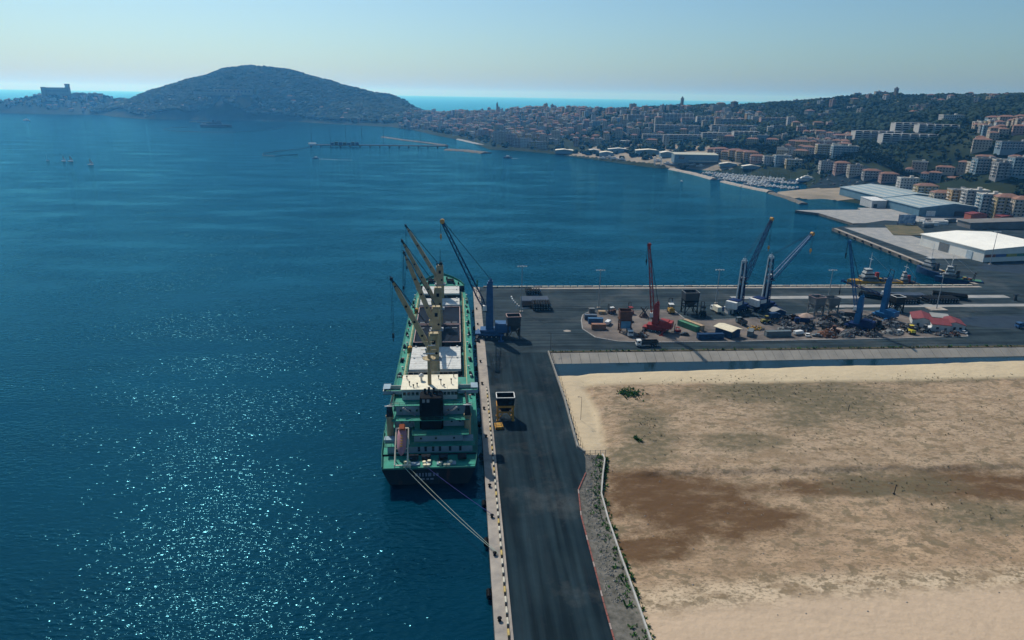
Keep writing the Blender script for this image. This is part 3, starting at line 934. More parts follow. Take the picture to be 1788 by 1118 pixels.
# mooring lines from the stern to quay bollards
def rope(name, p, q, sag, r, m, label):
    b = MB()
    p, q = Vector(p), Vector(q)
    pts = [p.lerp(q, t / 14) - Vector((0, 0, sag * 4 * (t / 14) * (1 - t / 14))) for t in range(15)]
    for a, c in zip(pts[:-1], pts[1:]):
        b.tube(a, c, r, 5)
    return tag(b.build(name, m), label, 'mooring line', 'mooring lines from the stern')
M_rope = mat('pale_rope', (0.30, 0.36, 0.30), 0.9, .2, 2.0)
M_ropeb = mat('blue_rope', (0.05, 0.05, 0.20), 0.9, .2, 2.0)
rope('mooring_line', (-16.5, 174.0, 6.9), (8.2, 139.6, 2.95), .9, .07, M_rope, 'pale green mooring line, lower of the pair from the lifeboat corner to the quay')
rope('mooring_line', (-15.2, 174.0, 6.9), (8.2, 140.0, 2.95), .4, .07, M_rope, 'pale green mooring line, upper of the pair running to the quay')
rope('mooring_line', (-10.2, 174.0, 6.9), (8.0, 155.5, 2.95), .3, .07, M_ropeb, 'dark blue mooring line from the middle of the stern to the quay')

# ------------------------------------------------------------------ sand field, channel, roadside
def field_material():
    m = mat('sandy_soil', (0.43, 0.325, 0.225), 0.95, 0.3, 0.05, col2=(0.27, 0.20, 0.14), detail=9, bump=0.35, bscale=0.45, spec=0.1)
    n, l = m.node_tree.nodes, m.node_tree.links
    b = n['Principled BSDF']
    tc = n['Texture Coordinate']
    cur = b.inputs['Base Color'].links[0].from_socket
    def noise_(scale, detail=6, rough=.65, st=(1, 1, 1)):
        mp = n.new('ShaderNodeMapping')
        mp.inputs['Scale'].default_value = st
        l.new(tc.outputs['Object'], mp.inputs['Vector'])
        t = n.new('ShaderNodeTexNoise')
        t.inputs['Scale'].default_value = scale
        t.inputs['Detail'].default_value = detail
        t.inputs['Roughness'].default_value = rough
        l.new(mp.outputs[0], t.inputs['Vector'])
        return t.outputs['Fac']
    wob = noise_(0.06, 12, .78)
    fine = noise_(0.45, 6, .7, (0.6, 1, 1))
    def blend(fac, colr):
        nonlocal cur
        mx = n.new('ShaderNodeMix')
        mx.data_type = 'RGBA'
        l.new(fac, mx.inputs['Factor'])
        l.new(cur, mx.inputs[6])
        mx.inputs[7].default_value = (*colr, 1)
        cur = mx.outputs[2]
    def mrange(x, a, c, lo=0.0, hi=1.0):
        t = n.new('ShaderNodeMapRange')
        t.inputs[1].default_value, t.inputs[2].default_value, t.inputs[3].default_value, t.inputs[4].default_value = a, c, lo, hi
        l.new(x, t.inputs[0])
        return t.outputs[0]
    def mul(a, c):
        t = n.new('ShaderNodeMath')
        t.operation = 'MULTIPLY'
        l.new(a, t.inputs[0])
        if isinstance(c, float): t.inputs[1].default_value = c
        else: l.new(c, t.inputs[1])
        return t.outputs[0]
    def ellipse(c, r, soft=0.5, amp=2.6):
        v = n.new('ShaderNodeVectorMath')
        v.operation = 'SUBTRACT'
        l.new(tc.outputs['Object'], v.inputs[0])
        v.inputs[1].default_value = (c[0], c[1], 0)
        w = n.new('ShaderNodeVectorMath')
        w.operation = 'MULTIPLY'
        l.new(v.outputs[0], w.inputs[0])
        w.inputs[1].default_value = (1 / r[0], 1 / r[1], 0)
        q = n.new('ShaderNodeVectorMath')
        q.operation = 'LENGTH'
        l.new(w.outputs[0], q.inputs[0])
        a = n.new('ShaderNodeMath')
        a.operation = 'MULTIPLY_ADD'
        l.new(wob, a.inputs[0])
        a.inputs[1].default_value = amp
        l.new(q.outputs['Value'], a.inputs[2])
        return mrange(a.outputs[0], 1.0 + amp * .5 - soft / 2, 1.0 + amp * .5 + soft / 2, 1, 0)
    # grey-tan crust over the upper field, paler soil lower down
    blend(mul(ellipse((140, 205), (130, 45), 0.8), 0.55), (0.33, 0.275, 0.21))
    blend(mul(ellipse((150, 122), (150, 9), 0.5, .5), 0.9), (0.50, 0.42, 0.315))
    blend(mul(mrange(fine, .525, .59), 0.7), (0.17, 0.145, 0.10))
    speck = noise_(1.7, 4, .7, (0.55, 1, 1))
    blend(mul(mrange(speck, .53, .59), 0.7), (0.15, 0.125, 0.085))
    blend(mul(mrange(speck, .40, .28), 0.35), (0.46, 0.36, 0.26))
    dab = noise_(0.33, 3, .6, (0.8, 1, 1))
    blend(mul(mrange(dab, .56, .61), 0.72), (0.14, 0.12, 0.08))
    furrow = noise_(0.22, 6, .65, (0.5, 1.2, 1))
    blend(mul(mrange(furrow, .48, .62), 0.55), (0.19, 0.14, 0.09))
    blotch = noise_(0.11, 9, .75, (0.7, 1, 1))
    blend(mul(mrange(blotch, .50, .62), 0.55), (0.19, 0.145, 0.095))
    # brown turned soil
    for c, r in (((60.0, 165.9), (22, 13)), ((67.5, 154.4), (24, 9)), ((53.0, 170.7), (10, 10)), ((44.1, 142.1), (14, 5)), ((115.2, 167.9), (26, 5)), ((149.3, 166.4), (30, 8))):
        blend(mul(mrange(furrow, .34, .5, .55, 1.0), mul(ellipse(c, r, 0.6), 0.95)), (0.098, 0.060, 0.032))
    # grey-green scrubby ground
    for c, r in (((129.1, 232.0), (34, 13)), ((116.6, 210.6), (14, 9)), ((62.8, 208.3), (9, 16)), ((55.5, 187.1), (10, 8)), ((91.7, 194.9), (13, 6)), ((140.0, 219.0), (22, 12)), ((192.3, 243.7), (40, 5)), ((125.4, 167.4), (20, 8)), ((142.1, 152.2), (16, 7)), ((106.9, 232.8), (26, 8))):
        blend(mul(mrange(fine, .36, .54, .35, 1.0), mul(ellipse(c, r, 0.7), 0.85)), (0.115, 0.105, 0.07))
    # pale track beside channel and road
    blend(mul(mrange(noise_(0.05, 5), .2, .6, .75, 1), ellipse((120, 252), (330, 10), 0.35, .35)), (0.47, 0.41, 0.295))
    blend(ellipse((40.5, 222), (7.5, 34), 0.35, .5), (0.46, 0.395, 0.285))
    blend(mul(mrange(noise_(0.5, 3), .3, .6, .85, 1.0), ellipse((150, 106), (190, 18), 0.25, .6)), (0.44, 0.355, 0.27))
    warm = n.new('ShaderNodeMix')                 # ochre cast of the whole fill
    warm.data_type = 'RGBA'
    warm.blend_type = 'MULTIPLY'
    warm.inputs['Factor'].default_value = 1.0
    warm.inputs[7].default_value = (1.06, 0.99, 0.91, 1)
    l.new(cur, warm.inputs[6])
    l.new(warm.outputs[2], b.inputs['Base Color'])
    return m
M_field = field_material()
def field_z(X, Y):
    z = 1.1 + vnoise(X, Y, 30, 1.5) * 0.3 + vnoise(X, Y, 8, 2.5, 3) * 0.34 * np.clip((Y - 122) / 12, .15, 1)
    rut = np.abs(((X * .35 + Y + 6 * np.sin(X * .05)) % 31) - 15.5)
    z -= 0.16 * np.exp(-((rut - 1.1) / .5) ** 2)
    z += 0.7 * np.exp(-((X - 46 - (Y - 215) * .05) / 3.0) ** 2) * np.clip((Y - 185) / 6, 0, 1) * np.clip((250 - Y) / 8, 0, 1) * -1.0
    # low step between the turned soil and the crust
    step = 176.5 + vnoise(X, Y, 25, 8.0) * 3
    z += 0.95 / (1 + np.exp(-(Y - step) * 3.2)) * np.clip((X - 46) / 8, 0, 1)
    z += np.clip((Y - 236) / 10, 0, 1) * 0.35
    z -= 2.6 * np.clip((Y - (252.3 + (X - 38) * 0.041)) / 3.0, 0, 1.3)
    return z
field = grid_sheet('sand_field', np.concatenate([np.arange(37.0, 260, 0.9), np.arange(260, 640, 8.0)]), np.arange(20, 272, 0.9), field_z, M_field)
tag(field, 'bare sandy field with brown turned soil and scrub', None, kind='structure')

M_channel = mat('dark_reflection_water', (0.004, 0.020, 0.028), .08, .3, .05, spec=.18, bump=.02, bscale=1.5)  # dark reflection of the bank is put into the water colour
o = MB().add([(36.5, 248, .03), (560, 256, .03), (560, 280, .03), (36.5, 277, .03)], [(0, 1, 2, 3)]).build('channel_water', M_channel)
tag(o, 'dark still water of the drainage channel', None, kind='structure')
# channel bank of concrete slabs
M_slab = mat('bank_slab_concrete', (0.36, 0.33, 0.28), 0.9, 0.3, 0.12, col2=(0.24, 0.225, 0.195), detail=7)
M_joint = mat('bank_bed_concrete', (0.10, 0.09, 0.075), 0.95, 0.3, 0.5)
M_verge = mat('verge_soil', (0.10, 0.085, 0.055), 0.95, 0.4, 0.4, col2=(0.06, 0.055, 0.03))
bank = MB().add([(36.9, 276.9, 2.46), (560, 279.2, 2.46), (560, 275.6, -1.0), (36.9, 266.6, -1.0), (36.9, 276.9, -3), (560, 279.2, -3)], [(0, 3, 2, 1), (0, 1, 5, 4), (3, 0, 4), (1, 2, 5), (2, 3, 4, 5)]).build('channel_bank', M_joint)
tag(bank, 'sloping concrete slab bank along the channel', None, kind='structure')
for i in range(60):
    xa, xb = 38.2 + i * 4.1, 38.2 + i * 4.1 + 3.96
    def P(x, t):
        k = (x - 36.9) / 523.1
        top, bot = Vector((x, 276.9 + 2.3 * k - .8, 2.46)), Vector((x, 266.6 + 9 * k, -1.0))
        return top.lerp(bot, t)
    up_ = Vector((0, -.35, .94)) * (0.10 + random.uniform(-.025, .035))
    q = [P(xa, .03), P(xb, .03), P(xb, .80), P(xa, .80)]
    MB().add([tuple(v + Vector((0, 0, -.02))) for v in q] + [tuple(v + up_) for v in q], [(0, 1, 2, 3), (7, 6, 5, 4), (0, 4, 5, 1), (1, 5, 6, 2), (2, 6, 7, 3), (3, 7, 4, 0)]).build('slab', M_slab, bank)
o = MB().add([(36.9, 276.45, 2.508), (560, 278.8, 2.508), (560, 281.2, 2.508), (36.9, 278.0, 2.508)], [(0, 1, 2, 3)]).build('verge', M_verge)
tag(o, 'strip of weeds along the top of the channel bank', None, kind='structure')

# strip between road and field: stony bank and low white wall
WALL = [(43.2, 187.9), (43.4, 185.0), (41.0, 176.0), (38.6, 166.0), (38.0, 153.6), (38.0, 138.2), (38.1, 124.1), (38.1, 100.0), (38.1, 20.0)]
EDGE = [(37.4, 187.9), (37.4, 185.0), (36.0, 176.5), (32.3, 167.5), (31.0, 155.0), (30.8, 140.0), (30.5, 122.0), (30.5, 100.0), (30.5, 20.0)]
M_bank = mat('stony_bank', (0.19, 0.175, 0.15), 0.95, 0.4, 0.6, col2=(0.06, 0.06, 0.048), detail=9, bump=.15, bscale=1.2)
bm_ = MB()
for (e0, e1, w0, w1) in zip(EDGE[:-1], EDGE[1:], WALL[:-1], WALL[1:]):
    n_ = max(1, int(abs(e1[1] - e0[1]) / 2))
    for k in range(n_):
        rows = []
        for t in (k / n_, (k + 1) / n_):
            e, w = Vector((*e0, 2.5)).lerp(Vector((*e1, 2.5)), t), Vector((*w0, 1.9)).lerp(Vector((*w1, 1.9)), t)
            rows.append([e, e.lerp(w, .12) + Vector((0, 0, -.15)), e.lerp(w, .6) + Vector((0, 0, -.35 + .2 * noise.noise(w * .4))), w])
        for j in range(3):
            bm_.add([rows[0][j], rows[0][j + 1], rows[1][j + 1], rows[1][j]], [(0, 1, 2, 3)])
o = bm_.build('roadside_bank', M_bank)
tag(o, 'stony sloping strip between the mole road and the white wall', None, kind='structure')
M_wallw = mat('whitewashed_wall', (0.50, 0.48, 0.44), 0.9, 0.3, 0.4, col2=(0.30, 0.29, 0.26), detail=8)
wl_ = MB()
for a, b in zip(WALL[:-1], WALL[1:]):
    wl_.bar((a[0], a[1], 1.45), (b[0], b[1], 1.45), 0.4, 2.0)
tag(wl_.build('boundary_wall', M_wallw), 'low whitewashed wall between the stony strip and the field', 'wall')
M_fieldwall = mat('roadside_barrier_concrete', (0.30, 0.29, 0.26), 0.9, 0.3, 0.4, col2=(0.18, 0.175, 0.16))
rw = MB()
RW = [(36.95, 276.0), (37.0, 252.0), (37.0, 227.0), (36.2, 200.0), (36.0, 191.5), (37.7, 188.0)]
for a, b in zip(RW[:-1], RW[1:]):
    rw.bar((a[0], a[1], 2.2), (b[0], b[1], 2.2), 0.55, 2.4)
    rw.bar((a[0], a[1], 3.45), (b[0], b[1], 3.45), 0.3, 0.14)
tag(rw.build('roadside_barrier', M_fieldwall), 'pale concrete barrier beside the road next to the sandy track', 'barrier')
# fence posts and rail behind the barrier
for i in range(22):
    y = 192 + i * 3.8
    x = 37.7 + (.5 if y > 220 else 0)
    tag(MB().tube((x, y, 1.0), (x, y, 3.9), .06, 5).box((x, y, 1.2), (.3, .3, .4)).build('fence_post', M_dark), 'thin dark fence post, %s from the white wall along the barrier' % ordinal(i), 'fence post', 'fence posts along the barrier')
# sandy wedge fence at the end of the track
fm = MB()
fm.bar((37.8, 188.9, 2.9), (44.5, 188.9, 2.9), .12)
fm.bar((37.8, 188.9, 2.1), (44.5, 188.9, 2.1), .12)
for k in range(5):
    fm.bar((37.9 + k * 1.63, 188.9, .8), (37.9 + k * 1.63, 188.9, 3.2), .14)
tag(fm.build('timber_fence', MATS['quay_concrete']), 'pale rail fence closing the sandy track at the wall', 'fence')

# red and white kerb along the road edge
M_kred = mat('kerb_red_paint', (0.27, 0.085, 0.065), 0.8, 0.4, 1.2, col2=(0.18, 0.09, 0.075))
M_kpale = mat('kerb_pale_concrete', (0.34, 0.27, 0.24), 0.9, 0.3, 1.0)
kr = tag(bpy.data.objects.new('red_kerb', None), 'faded red kerb along the right edge of the mole road', None, kind='structure')
COL.objects.link(kr)
pts = []
for a, b in zip(EDGE[2:-2], EDGE[3:-1]):
    a, b = Vector((*a, 0)), Vector((*b, 0))
    n_ = max(1, int((b - a).length / 2.0))
    for k in range(n_):
        pts.append((a.lerp(b, k / n_), a.lerp(b, (k + .93) / n_)))
for i, (a, b) in enumerate(pts):
    MB().bar((a.x, a.y, 2.55), (b.x, b.y, 2.55), .32, .3).build('kerb_stone', M_kred if (i % 5) < 4 else M_kpale, kr)

# painted kerb blocks of the berth and of the cross quay edge
M_kwhite = mat('kerb_white_paint', (0.62, 0.58, 0.46), 0.8, 0.3, 1.0, col2=(0.36, 0.33, 0.27))
M_kyel = mat('kerb_yellow_paint', (0.55, 0.40, 0.12), 0.8, 0.3, 1.0, col2=(0.34, 0.26, 0.12))
M_kblack = mat('kerb_black_paint', (0.02, 0.02, 0.02), 0.8, 0.3, 1.0)
kb = tag(bpy.data.objects.new('berth_kerb', None), 'kerb of white and yellow blocks along the berth cope', None, kind='structure')
COL.objects.link(kb)
for i in range(44):
    y = 98 + i * 3.25
    MB().box((9.05, y, QZ + .24), (.5, 1.9, .46), taper=(.8, .97)).build('kerb_block', M_kyel if i % 4 == 1 else M_kwhite, kb)
    MB().box((9.05, y + 1.62, QZ + .16), (.44, .9, .3)).build('kerb_gap_block', M_kblack, kb)
kq = tag(bpy.data.objects.new('cross_quay_kerb', None), 'pale block kerb along the far edge of the cross quay', None, kind='structure')
COL.objects.link(kq)
for i in range(70):
    x = 14 + i * 4.25
    MB().box((x, 382.5, QZ + .35), (3.5 + (i * 7 % 3) * .2, 1.1, .7)).build('kerb_block', M_kwhite if (i * 5) % 7 else M_conc, kq)
    if i % 3 == 1:
        MB().box((x + 2.1, 382.3, QZ + .2), (.7, .9, .4)).build('kerb_gap_block', M_kblack, kq)
ks = tag(bpy.data.objects.new('side_quay_kerb', None), 'pale stone cope along the side quay', None, kind='structure')
COL.objects.link(ks)
for i in range(42):
    y = 388 + i * 4.4
    x = 313.0 + (y - 383.4) * 9.5 / 190.6
    MB().box((x + 1.4, y, QZ + .06), (2.7, 4.2, .12)).build('cope_stone', M_conc, ks)
    if i % 3 == 0:
        MB().tube((x - .5, y - .7, 1.6), (x - .5, y + .7, 1.6), .8, 10).build('tyre_fender', M_black, ks)
# paving bands on the cross quay
for nm, x0, x1, y0, y1, m, lab in (('concrete_band', 150, 313, 356.5, 362.0, M_conc_p, 'pale concrete band across the cross quay'),
                                   ('concrete_band', 196, 330, 339.5, 344.5, M_conc_p, 'pale kerbed band behind the pipe stacks'),
                                   ('concrete_band', 40, 312.8, 378.8, 381.6, M_conc, 'sandy worn strip inside the quay edge'),
                                   ('concrete_band', 334, 372, 455, 575, M_conc_p, 'pale worn concrete apron beside the white hall')):
    tag(MB().span(x0, x1, y0, y1, QZ - .05, QZ + .012).build(nm, m), lab, None, kind='structure')
M_stain = mat('oil_stain_asphalt', (0.02, 0.03, 0.045), 0.7, .3, .3)
def blob(name, cx, cy, rx, ry, z, m, lab, seed):
    poly = []
    for k in range(40):
        a = 2 * math.pi * k / 40
        r = 1 + .22 * noise.noise(Vector((math.cos(a) * 1.4 + seed, math.sin(a) * 1.4, seed)))
        poly.append((cx + rx * r * math.cos(a), cy + ry * r * math.sin(a), z))
    return tag(MB().add(poly, [tuple(range(40))]).build(name, m), lab, None, kind='structure')
M_newasph = mat('fresh_dark_asphalt', (0.030, 0.046, 0.066), 0.8, .25, .2)
blob('asphalt_patch', 284, 313, 34, 11, QZ + .016, M_newasph, 'dark blue patch of damp asphalt at the platform corner', 3.1)
blob('asphalt_patch', 372, 425, 26, 14, QZ + .016, M_newasph, 'dark patch of asphalt behind the trawlers', 6.4)
# kerbed yard island with its machinery
M_yard = mat('yard_gravel', (0.21, 0.175, 0.15), 0.95, 0.35, 0.10, col2=(0.055, 0.055, 0.055), detail=9)
ISL = [(58.8, 320.2), (61, 329), (65.6, 334.4), (75, 336.2), (110, 336.5), (112, 318), (150, 322), (205, 336), (250, 318), (246, 304), (239.4, 291.6), (200, 289.6), (160, 288.6), (115.2, 287.4), (85, 287.6), (70.6, 289.1), (61.2, 294.7), (57.2, 307.1)]
isl = MB().prism(ISL, QZ - .2, QZ + .1).build('yard_island', M_yard)
tag(isl, 'gravel yard island between the quay roads', None, kind='structure')
kk = 0
for a, b in zip(ISL, ISL[1:] + ISL[:1]):
    if a[0] > 245 and b[1] > 330: continue
    a, b = Vector((*a, 0)), Vector((*b, 0))
    n_ = max(1, int((b - a).length / 5.0))
    for k in range(n_):
        p, q = a.lerp(b, k / n_), a.lerp(b, (k + .95) / n_)
        MB().bar((p.x, p.y, QZ + .1), (q.x, q.y, QZ + .1), .5, .34).build('kerb_stone', MATS['pale_concrete'], isl)
        kk += 1

# weeds and stones on the field and along the banks
M_weed = mat('dry_weeds', (0.15, 0.13, 0.08), 0.9, 0.4, 0.3, col2=(0.08, 0.075, 0.045))
M_weedg = mat('green_weeds', (0.04, 0.10, 0.025), 0.9, 0.4, 0.3)
M_stone = mat('loose_stones', (0.36, 0.33, 0.28), 0.9, .3, .6, col2=(0.14, 0.13, 0.11))
def tufts(name, P, size, m, label, k=5):
    V, F = [], []
    for i, (x, y, z) in enumerate(P):
        s = size * random.uniform(.5, 1.5)
        for j in range(k):
            a = random.uniform(0, 6.28)
            r = s * random.uniform(.5, 1.1)
            dx, dy = math.cos(a) * r, math.sin(a) * r
            o = len(V)
            h = s * random.uniform(.5, 1.2)
            V += [(x - dy * .35, y + dx * .35, z), (x + dy * .35, y - dx * .35, z), (x + dx + dy * .2, y + dy - dx * .2, z + h), (x + dx - dy * .2, y + dy + dx * .2, z + h * .8)]
            F.append((o, o + 1, o + 2, o + 3))
    o = np_mesh(name, np.array(V), np.array(F), m)
    return tag(o, label, None, kind='stuff')
def scat(c, r, n):
    out = []
    for _ in range(n):
        x, y = random.gauss(c[0], r[0] * .5), random.gauss(c[1], r[1] * .5)
        if x > 44 and y < 252: out.append((x, y, float(field_z(np.array([x]), np.array([y]))[0]) - .02))
    return out
P = []
for c, r, n_ in (((129.1, 232.0), (34, 11), 260), ((62.8, 208.3), (6, 22), 220), ((140.0, 219.0), (20, 12), 200), ((125.4, 167.4), (22, 8), 160), ((192.3, 243.7), (34, 4), 200), ((106.9, 232.8), (26, 8), 160), ((142.1, 152.2), (18, 8), 120), ((115.3, 184.6), (60, 30), 240), ((161.1, 211.1), (60, 26), 260), ((107.1, 244.8), (40, 4), 200)):
    P += scat(c, r, n_)
for k in range(160):
    P.append((random.uniform(40, 250), 250.2 + random.uniform(-1.2, 1.5), 1.2))
tufts('scrub', P[::3], .30, M_weed, 'dry scrub and weeds scattered over the sandy field')
P = scat((62.8, 233.3), (4.5, 4.0), 190) + scat((56.6, 197.5), (1.6, 2.0), 40)
for k in range(420):
    i = random.randrange(len(WALL) - 2)
    t = random.random()
    x, y = WALL[i][0] * (1 - t) + WALL[i + 1][0] * t, WALL[i][1] * (1 - t) + WALL[i + 1][1] * t
    if random.random() < .5: P.append((x + .5 + random.random() * .8, y, 1.0))
    else: P.append((x - .4 - abs(random.gauss(0, 1.6)), y, 1.7))
for k in range(240):
    P.append((random.uniform(38, 300), 0, 2.5))
    x = P[-1][0]
    P[-1] = (x, 277.2 + (x - 37) * .005 + random.uniform(-.5, .6), 2.5)
tufts('green_weeds', P, .55, M_weedg, 'green weeds along the wall and the channel verge')
V, F = [], []
for k in range(420):
    x, y = random.uniform(46, 240), random.uniform(118, 245)
    s = random.uniform(.08, .3)
    z = float(field_z(np.array([x]), np.array([y]))[0])
    o = len(V)
    V += [(x - s, y - s * .7, z - .05), (x + s, y - s, z - .05), (x + s * .8, y + s, z - .05), (x - s * .7, y + s * .8, z - .05), (x, y, z + s)]
    F += [(o, o + 1, o + 4), (o + 1, o + 2, o + 4), (o + 2, o + 3, o + 4), (o + 3, o, o + 4)]
for k in range(900):
    i = random.randrange(len(WALL) - 3)
    t, u = random.random(), random.uniform(.12, .92)
    e = (EDGE[i][0] * (1 - t) + EDGE[i + 1][0] * t, EDGE[i][1] * (1 - t) + EDGE[i + 1][1] * t)
    w_ = (WALL[i][0] * (1 - t) + WALL[i + 1][0] * t, WALL[i][1] * (1 - t) + WALL[i + 1][1] * t)
    x, y, z, s = e[0] * (1 - u) + w_[0] * u, e[1] * (1 - u) + w_[1] * u, 2.3 - .6 * u, random.uniform(.12, .42)
    o = len(V)
    V += [(x - s, y - s * .7, z - .1), (x + s, y - s, z - .1), (x + s * .8, y + s, z - .1), (x - s * .7, y + s * .8, z - .1), (x, y, z + s * .7)]
    F += [(o, o + 1, o + 4), (o + 1, o + 2, o + 4), (o + 2, o + 3, o + 4), (o + 3, o, o + 4)]
tag(np_mesh('loose_stones', np.array(V), np.array(F), M_stone), 'loose stones strewn over the field and the roadside bank', None, kind='stuff')
for i, (x, y) in enumerate(((138.4, 216.0), (123.0, 163.4))):
    tag(MB().bar((x, y, .8), (x + .15, y, 4.2), .16).box((x, y, 1.3), (.5, .5, .3)).build('marker_post', M_dark), ('dark upright marker post in the grey scrub of the field', 'dark leaning marker post near the middle of the sandy field')[i], 'post', 'marker posts in the field')

# ------------------------------------------------------------------ quay equipment
Q = QZ
def paint(name, c, rough=.5, var=.25):
    return MATS.get(name) or mat(name, c, rough, var, .5)
M_blue = paint('crane_blue', (0.035, 0.10, 0.22))
M_dblue = paint('crane_dark_blue', (0.012, 0.025, 0.085))
M_bblue = paint('crane_bright_blue', (0.02, 0.12, 0.27))
M_pale = paint('crane_pale_grey', (0.42, 0.50, 0.54))
M_red = paint('crane_red', (0.27, 0.035, 0.03))
M_yel = paint('hopper_yellow', (0.50, 0.25, 0.04))
M_tyre = paint('tyre_rubber', (0.012, 0.012, 0.013), .9)
M_oran = paint('sheave_orange', (0.50, 0.27, 0.07))
M_gry = paint('machine_grey', (0.16, 0.17, 0.17))
M_gdk = paint('machine_dark_grey', (0.05, 0.055, 0.06))
M_rust = mat('rusty_steel', (0.16, 0.07, 0.04), .9, .4, .7, col2=(0.07, 0.04, 0.03))
M_wt = paint('vehicle_white', (0.66, 0.66, 0.63))

def wheel(mb_parent, x, y, z, r, w, axis='y'):
    b = MB()
    d = Vector((0, w / 2, 0)) if axis == 'y' else Vector((w / 2, 0, 0))
    b.tube(Vector((x, y, z)) - d, Vector((x, y, z)) + d, r, 10)
    o = b.build('wheel', M_tyre, mb_parent)
    MB().tube(Vector((x, y, z)) - d * 1.04, Vector((x, y, z)) + d * 1.04, r * .5, 8).build('rim', M_steel, o)
    return o

def harbour_crane(loc, tip, tower_h, label, mtow, mbody, mboom, mside=None, root_h=15.0, hook=None, head=M_oran, size=1.0, nseg=12, lattice_tower=False, bw=2.2):
    """mobile harbour crane, boom towards the world point tip"""
    lx, ly = loc
    az = math.atan2(tip[1] - ly, tip[0] - lx)
    R_ = empty('harbour_crane', (lx, ly, Q), az, label, 'crane', 'mobile cranes on the quay')
    s = size
    reach = math.hypot(tip[0] - lx, tip[1] - ly)
    tz = tip[2] - Q
    # chassis, wheels, outriggers
    MB().box((0, 0, 1.7 * s), (13 * s, 5.0 * s, 1.2 * s)).box((0, 0, 2.5 * s), (8 * s, 4.2 * s, .6 * s)).build('chassis', mbody, R_)
    for k in range(6):
        for y in (-2.2 * s, 2.2 * s):
            wheel(R_, (-5.2 + k * 2.1) * s, y, .75 * s, .75 * s, .8 * s)
    for sx in (-1, 1):
        for sy in (-1, 1):
            MB().bar((sx * 5.4 * s, sy * 2.0 * s, 1.5 * s), (sx * 5.4 * s, sy * 6.4 * s, 1.3 * s), .8 * s, .6 * s).tube((sx * 5.4 * s, sy * 6.4 * s, .2), (sx * 5.4 * s, sy * 6.4 * s, 1.4 * s), .35 * s, 8).box((sx * 5.4 * s, sy * 6.4 * s, .2), (2.6 * s, 2.0 * s, .35)).build('outrigger', M_gdk if sx * sy > 0 else mbody, R_)
    # slewing platform, engine house, counterweight
    pl = MB().box((-2.0 * s, 0, 3.5 * s), (12.5 * s, 5.6 * s, 1.1 * s)).lathe((0, 0, 2.6 * s), [(2.1 * s, 0), (2.1 * s, .5 * s)], 14).build('slewing_platform', mbody, R_)
    MB().box((-5.0 * s, 0, 5.6 * s), (5.0 * s, 5.4 * s, 3.0 * s)).build('engine_house', mbody, pl)
    MB().box((-8.6 * s, 0, 4.9 * s), (2.0 * s, 5.8 * s, 3.6 * s)).build('counterweight', mside or mbody, pl)
    for y in (-2.76 * s, 2.76 * s):
        MB().box((-4.9 * s, y, 5.6 * s), (4.2 * s, .1, 2.0 * s)).build('side_panel', mside or mbody, pl)
    # tower
    t = MB()
    if lattice_tower:
        t.lattice((0, 0, 4 * s), (0, 0, tower_h), 3.0 * s, 2.6 * s, 8, .2 * s, 1.9 * s, 1.6 * s)
        t.box((.0, 0, 9 * s), (2.0 * s, 1.9 * s, 10 * s))
        tw = t.build('tower', mbody, R_)
        tl = MB()
        for y in (-1.25, 1.25):
            tl.bar((-1.9 * s, y * s, 4.2 * s), (-.9 * s, y * s * .75, tower_h + .6), .7 * s, .5 * s)
        tl.bar((-.9 * s, -1.0 * s, tower_h + .4), (-.9 * s, 1.0 * s, tower_h + .4), .6 * s)
        tl.build('tower_strut', mtow, tw)
    else:
        t.loft([[(x * k, y * k, z) for x, y in ((-1.5 * s, -1.5 * s), (1.5 * s, -1.5 * s), (1.5 * s, 1.5 * s), (-1.5 * s, 1.5 * s))] for z, k in ((4 * s, 1.15), (tower_h * .75, 1.0), (tower_h, .82))])
        tw = t.build('tower', mtow, R_)
        lad = MB()
        for k in range(int(tower_h / 1.4) - 3):
            lad.bar((-.5, -1.62 * s, 5 * s + k * 1.3), (.5, -1.62 * s, 5 * s + k * 1.3), .1)
        for x in (-.5, .5): lad.bar((x, -1.62 * s, 4 * s), (x, -1.35 * s, tower_h * .8), .12)
        lad.build('ladder', M_steel, tw)
    th = MB()
    th.box((-.3, 0, tower_h + .5 * s), (2.2 * s, 2.0 * s, 1.0 * s))
    for y in (-.6 * s, .6 * s):
        th.tube((-.4, y - .12, tower_h + 1.4 * s), (-.4, y + .12, tower_h + 1.4 * s), .65 * s, 10)
    th.bar((-.3, 0, tower_h + 1), (-.3, 0, tower_h + 3.2 * s), .12)
    th.build('tower_head', mtow, tw)
    cb = MB().box((2.2 * s, .9 * s, root_h + 1.5), (2.0 * s, 2.0 * s, 2.3 * s), taper=(.85, .9)).build('cab', M_wt, tw)
    MB().box((3.22 * s, .9 * s, root_h + 1.7), (.06, 1.6 * s, 1.4 * s)).build('cab_window', M_glass, cb)
    MB().box((1.8 * s, 0, root_h - .1), (3.2 * s, 4.2 * s, .15)).build('cab_platform', M_gdk, tw)
    # boom
    p0, p1 = Vector((1.6 * s, 0, root_h)), Vector((reach, 0, tz))
    b = MB()
    mid = p0.lerp(p1, .12)
    b.lattice(p0, mid, 1.0 * s, .8 * s, 2, .13 * s, bw * s, bw * .95 * s)
    b.lattice(mid, p0.lerp(p1, .93), bw * s, bw * .95 * s, nseg, .13 * s, bw * .55 * s, bw * .5 * s)
    bo = b.build('boom', mboom, R_)
    d = (p1 - p0).normalized()
    hd = MB()
    hd.lattice(p0.lerp(p1, .93), p1, 1.2 * s, 1.0 * s, 1, .16 * s, .8 * s, .7 * s)
    hd.build('boom_tip', mboom, bo)
    MB().tube(p1 + Vector((0, -.75 * s, .2)), p1 + Vector((0, .75 * s, .2)), 1.05 * s, 12).build('sheave', head, bo)
    w = MB()
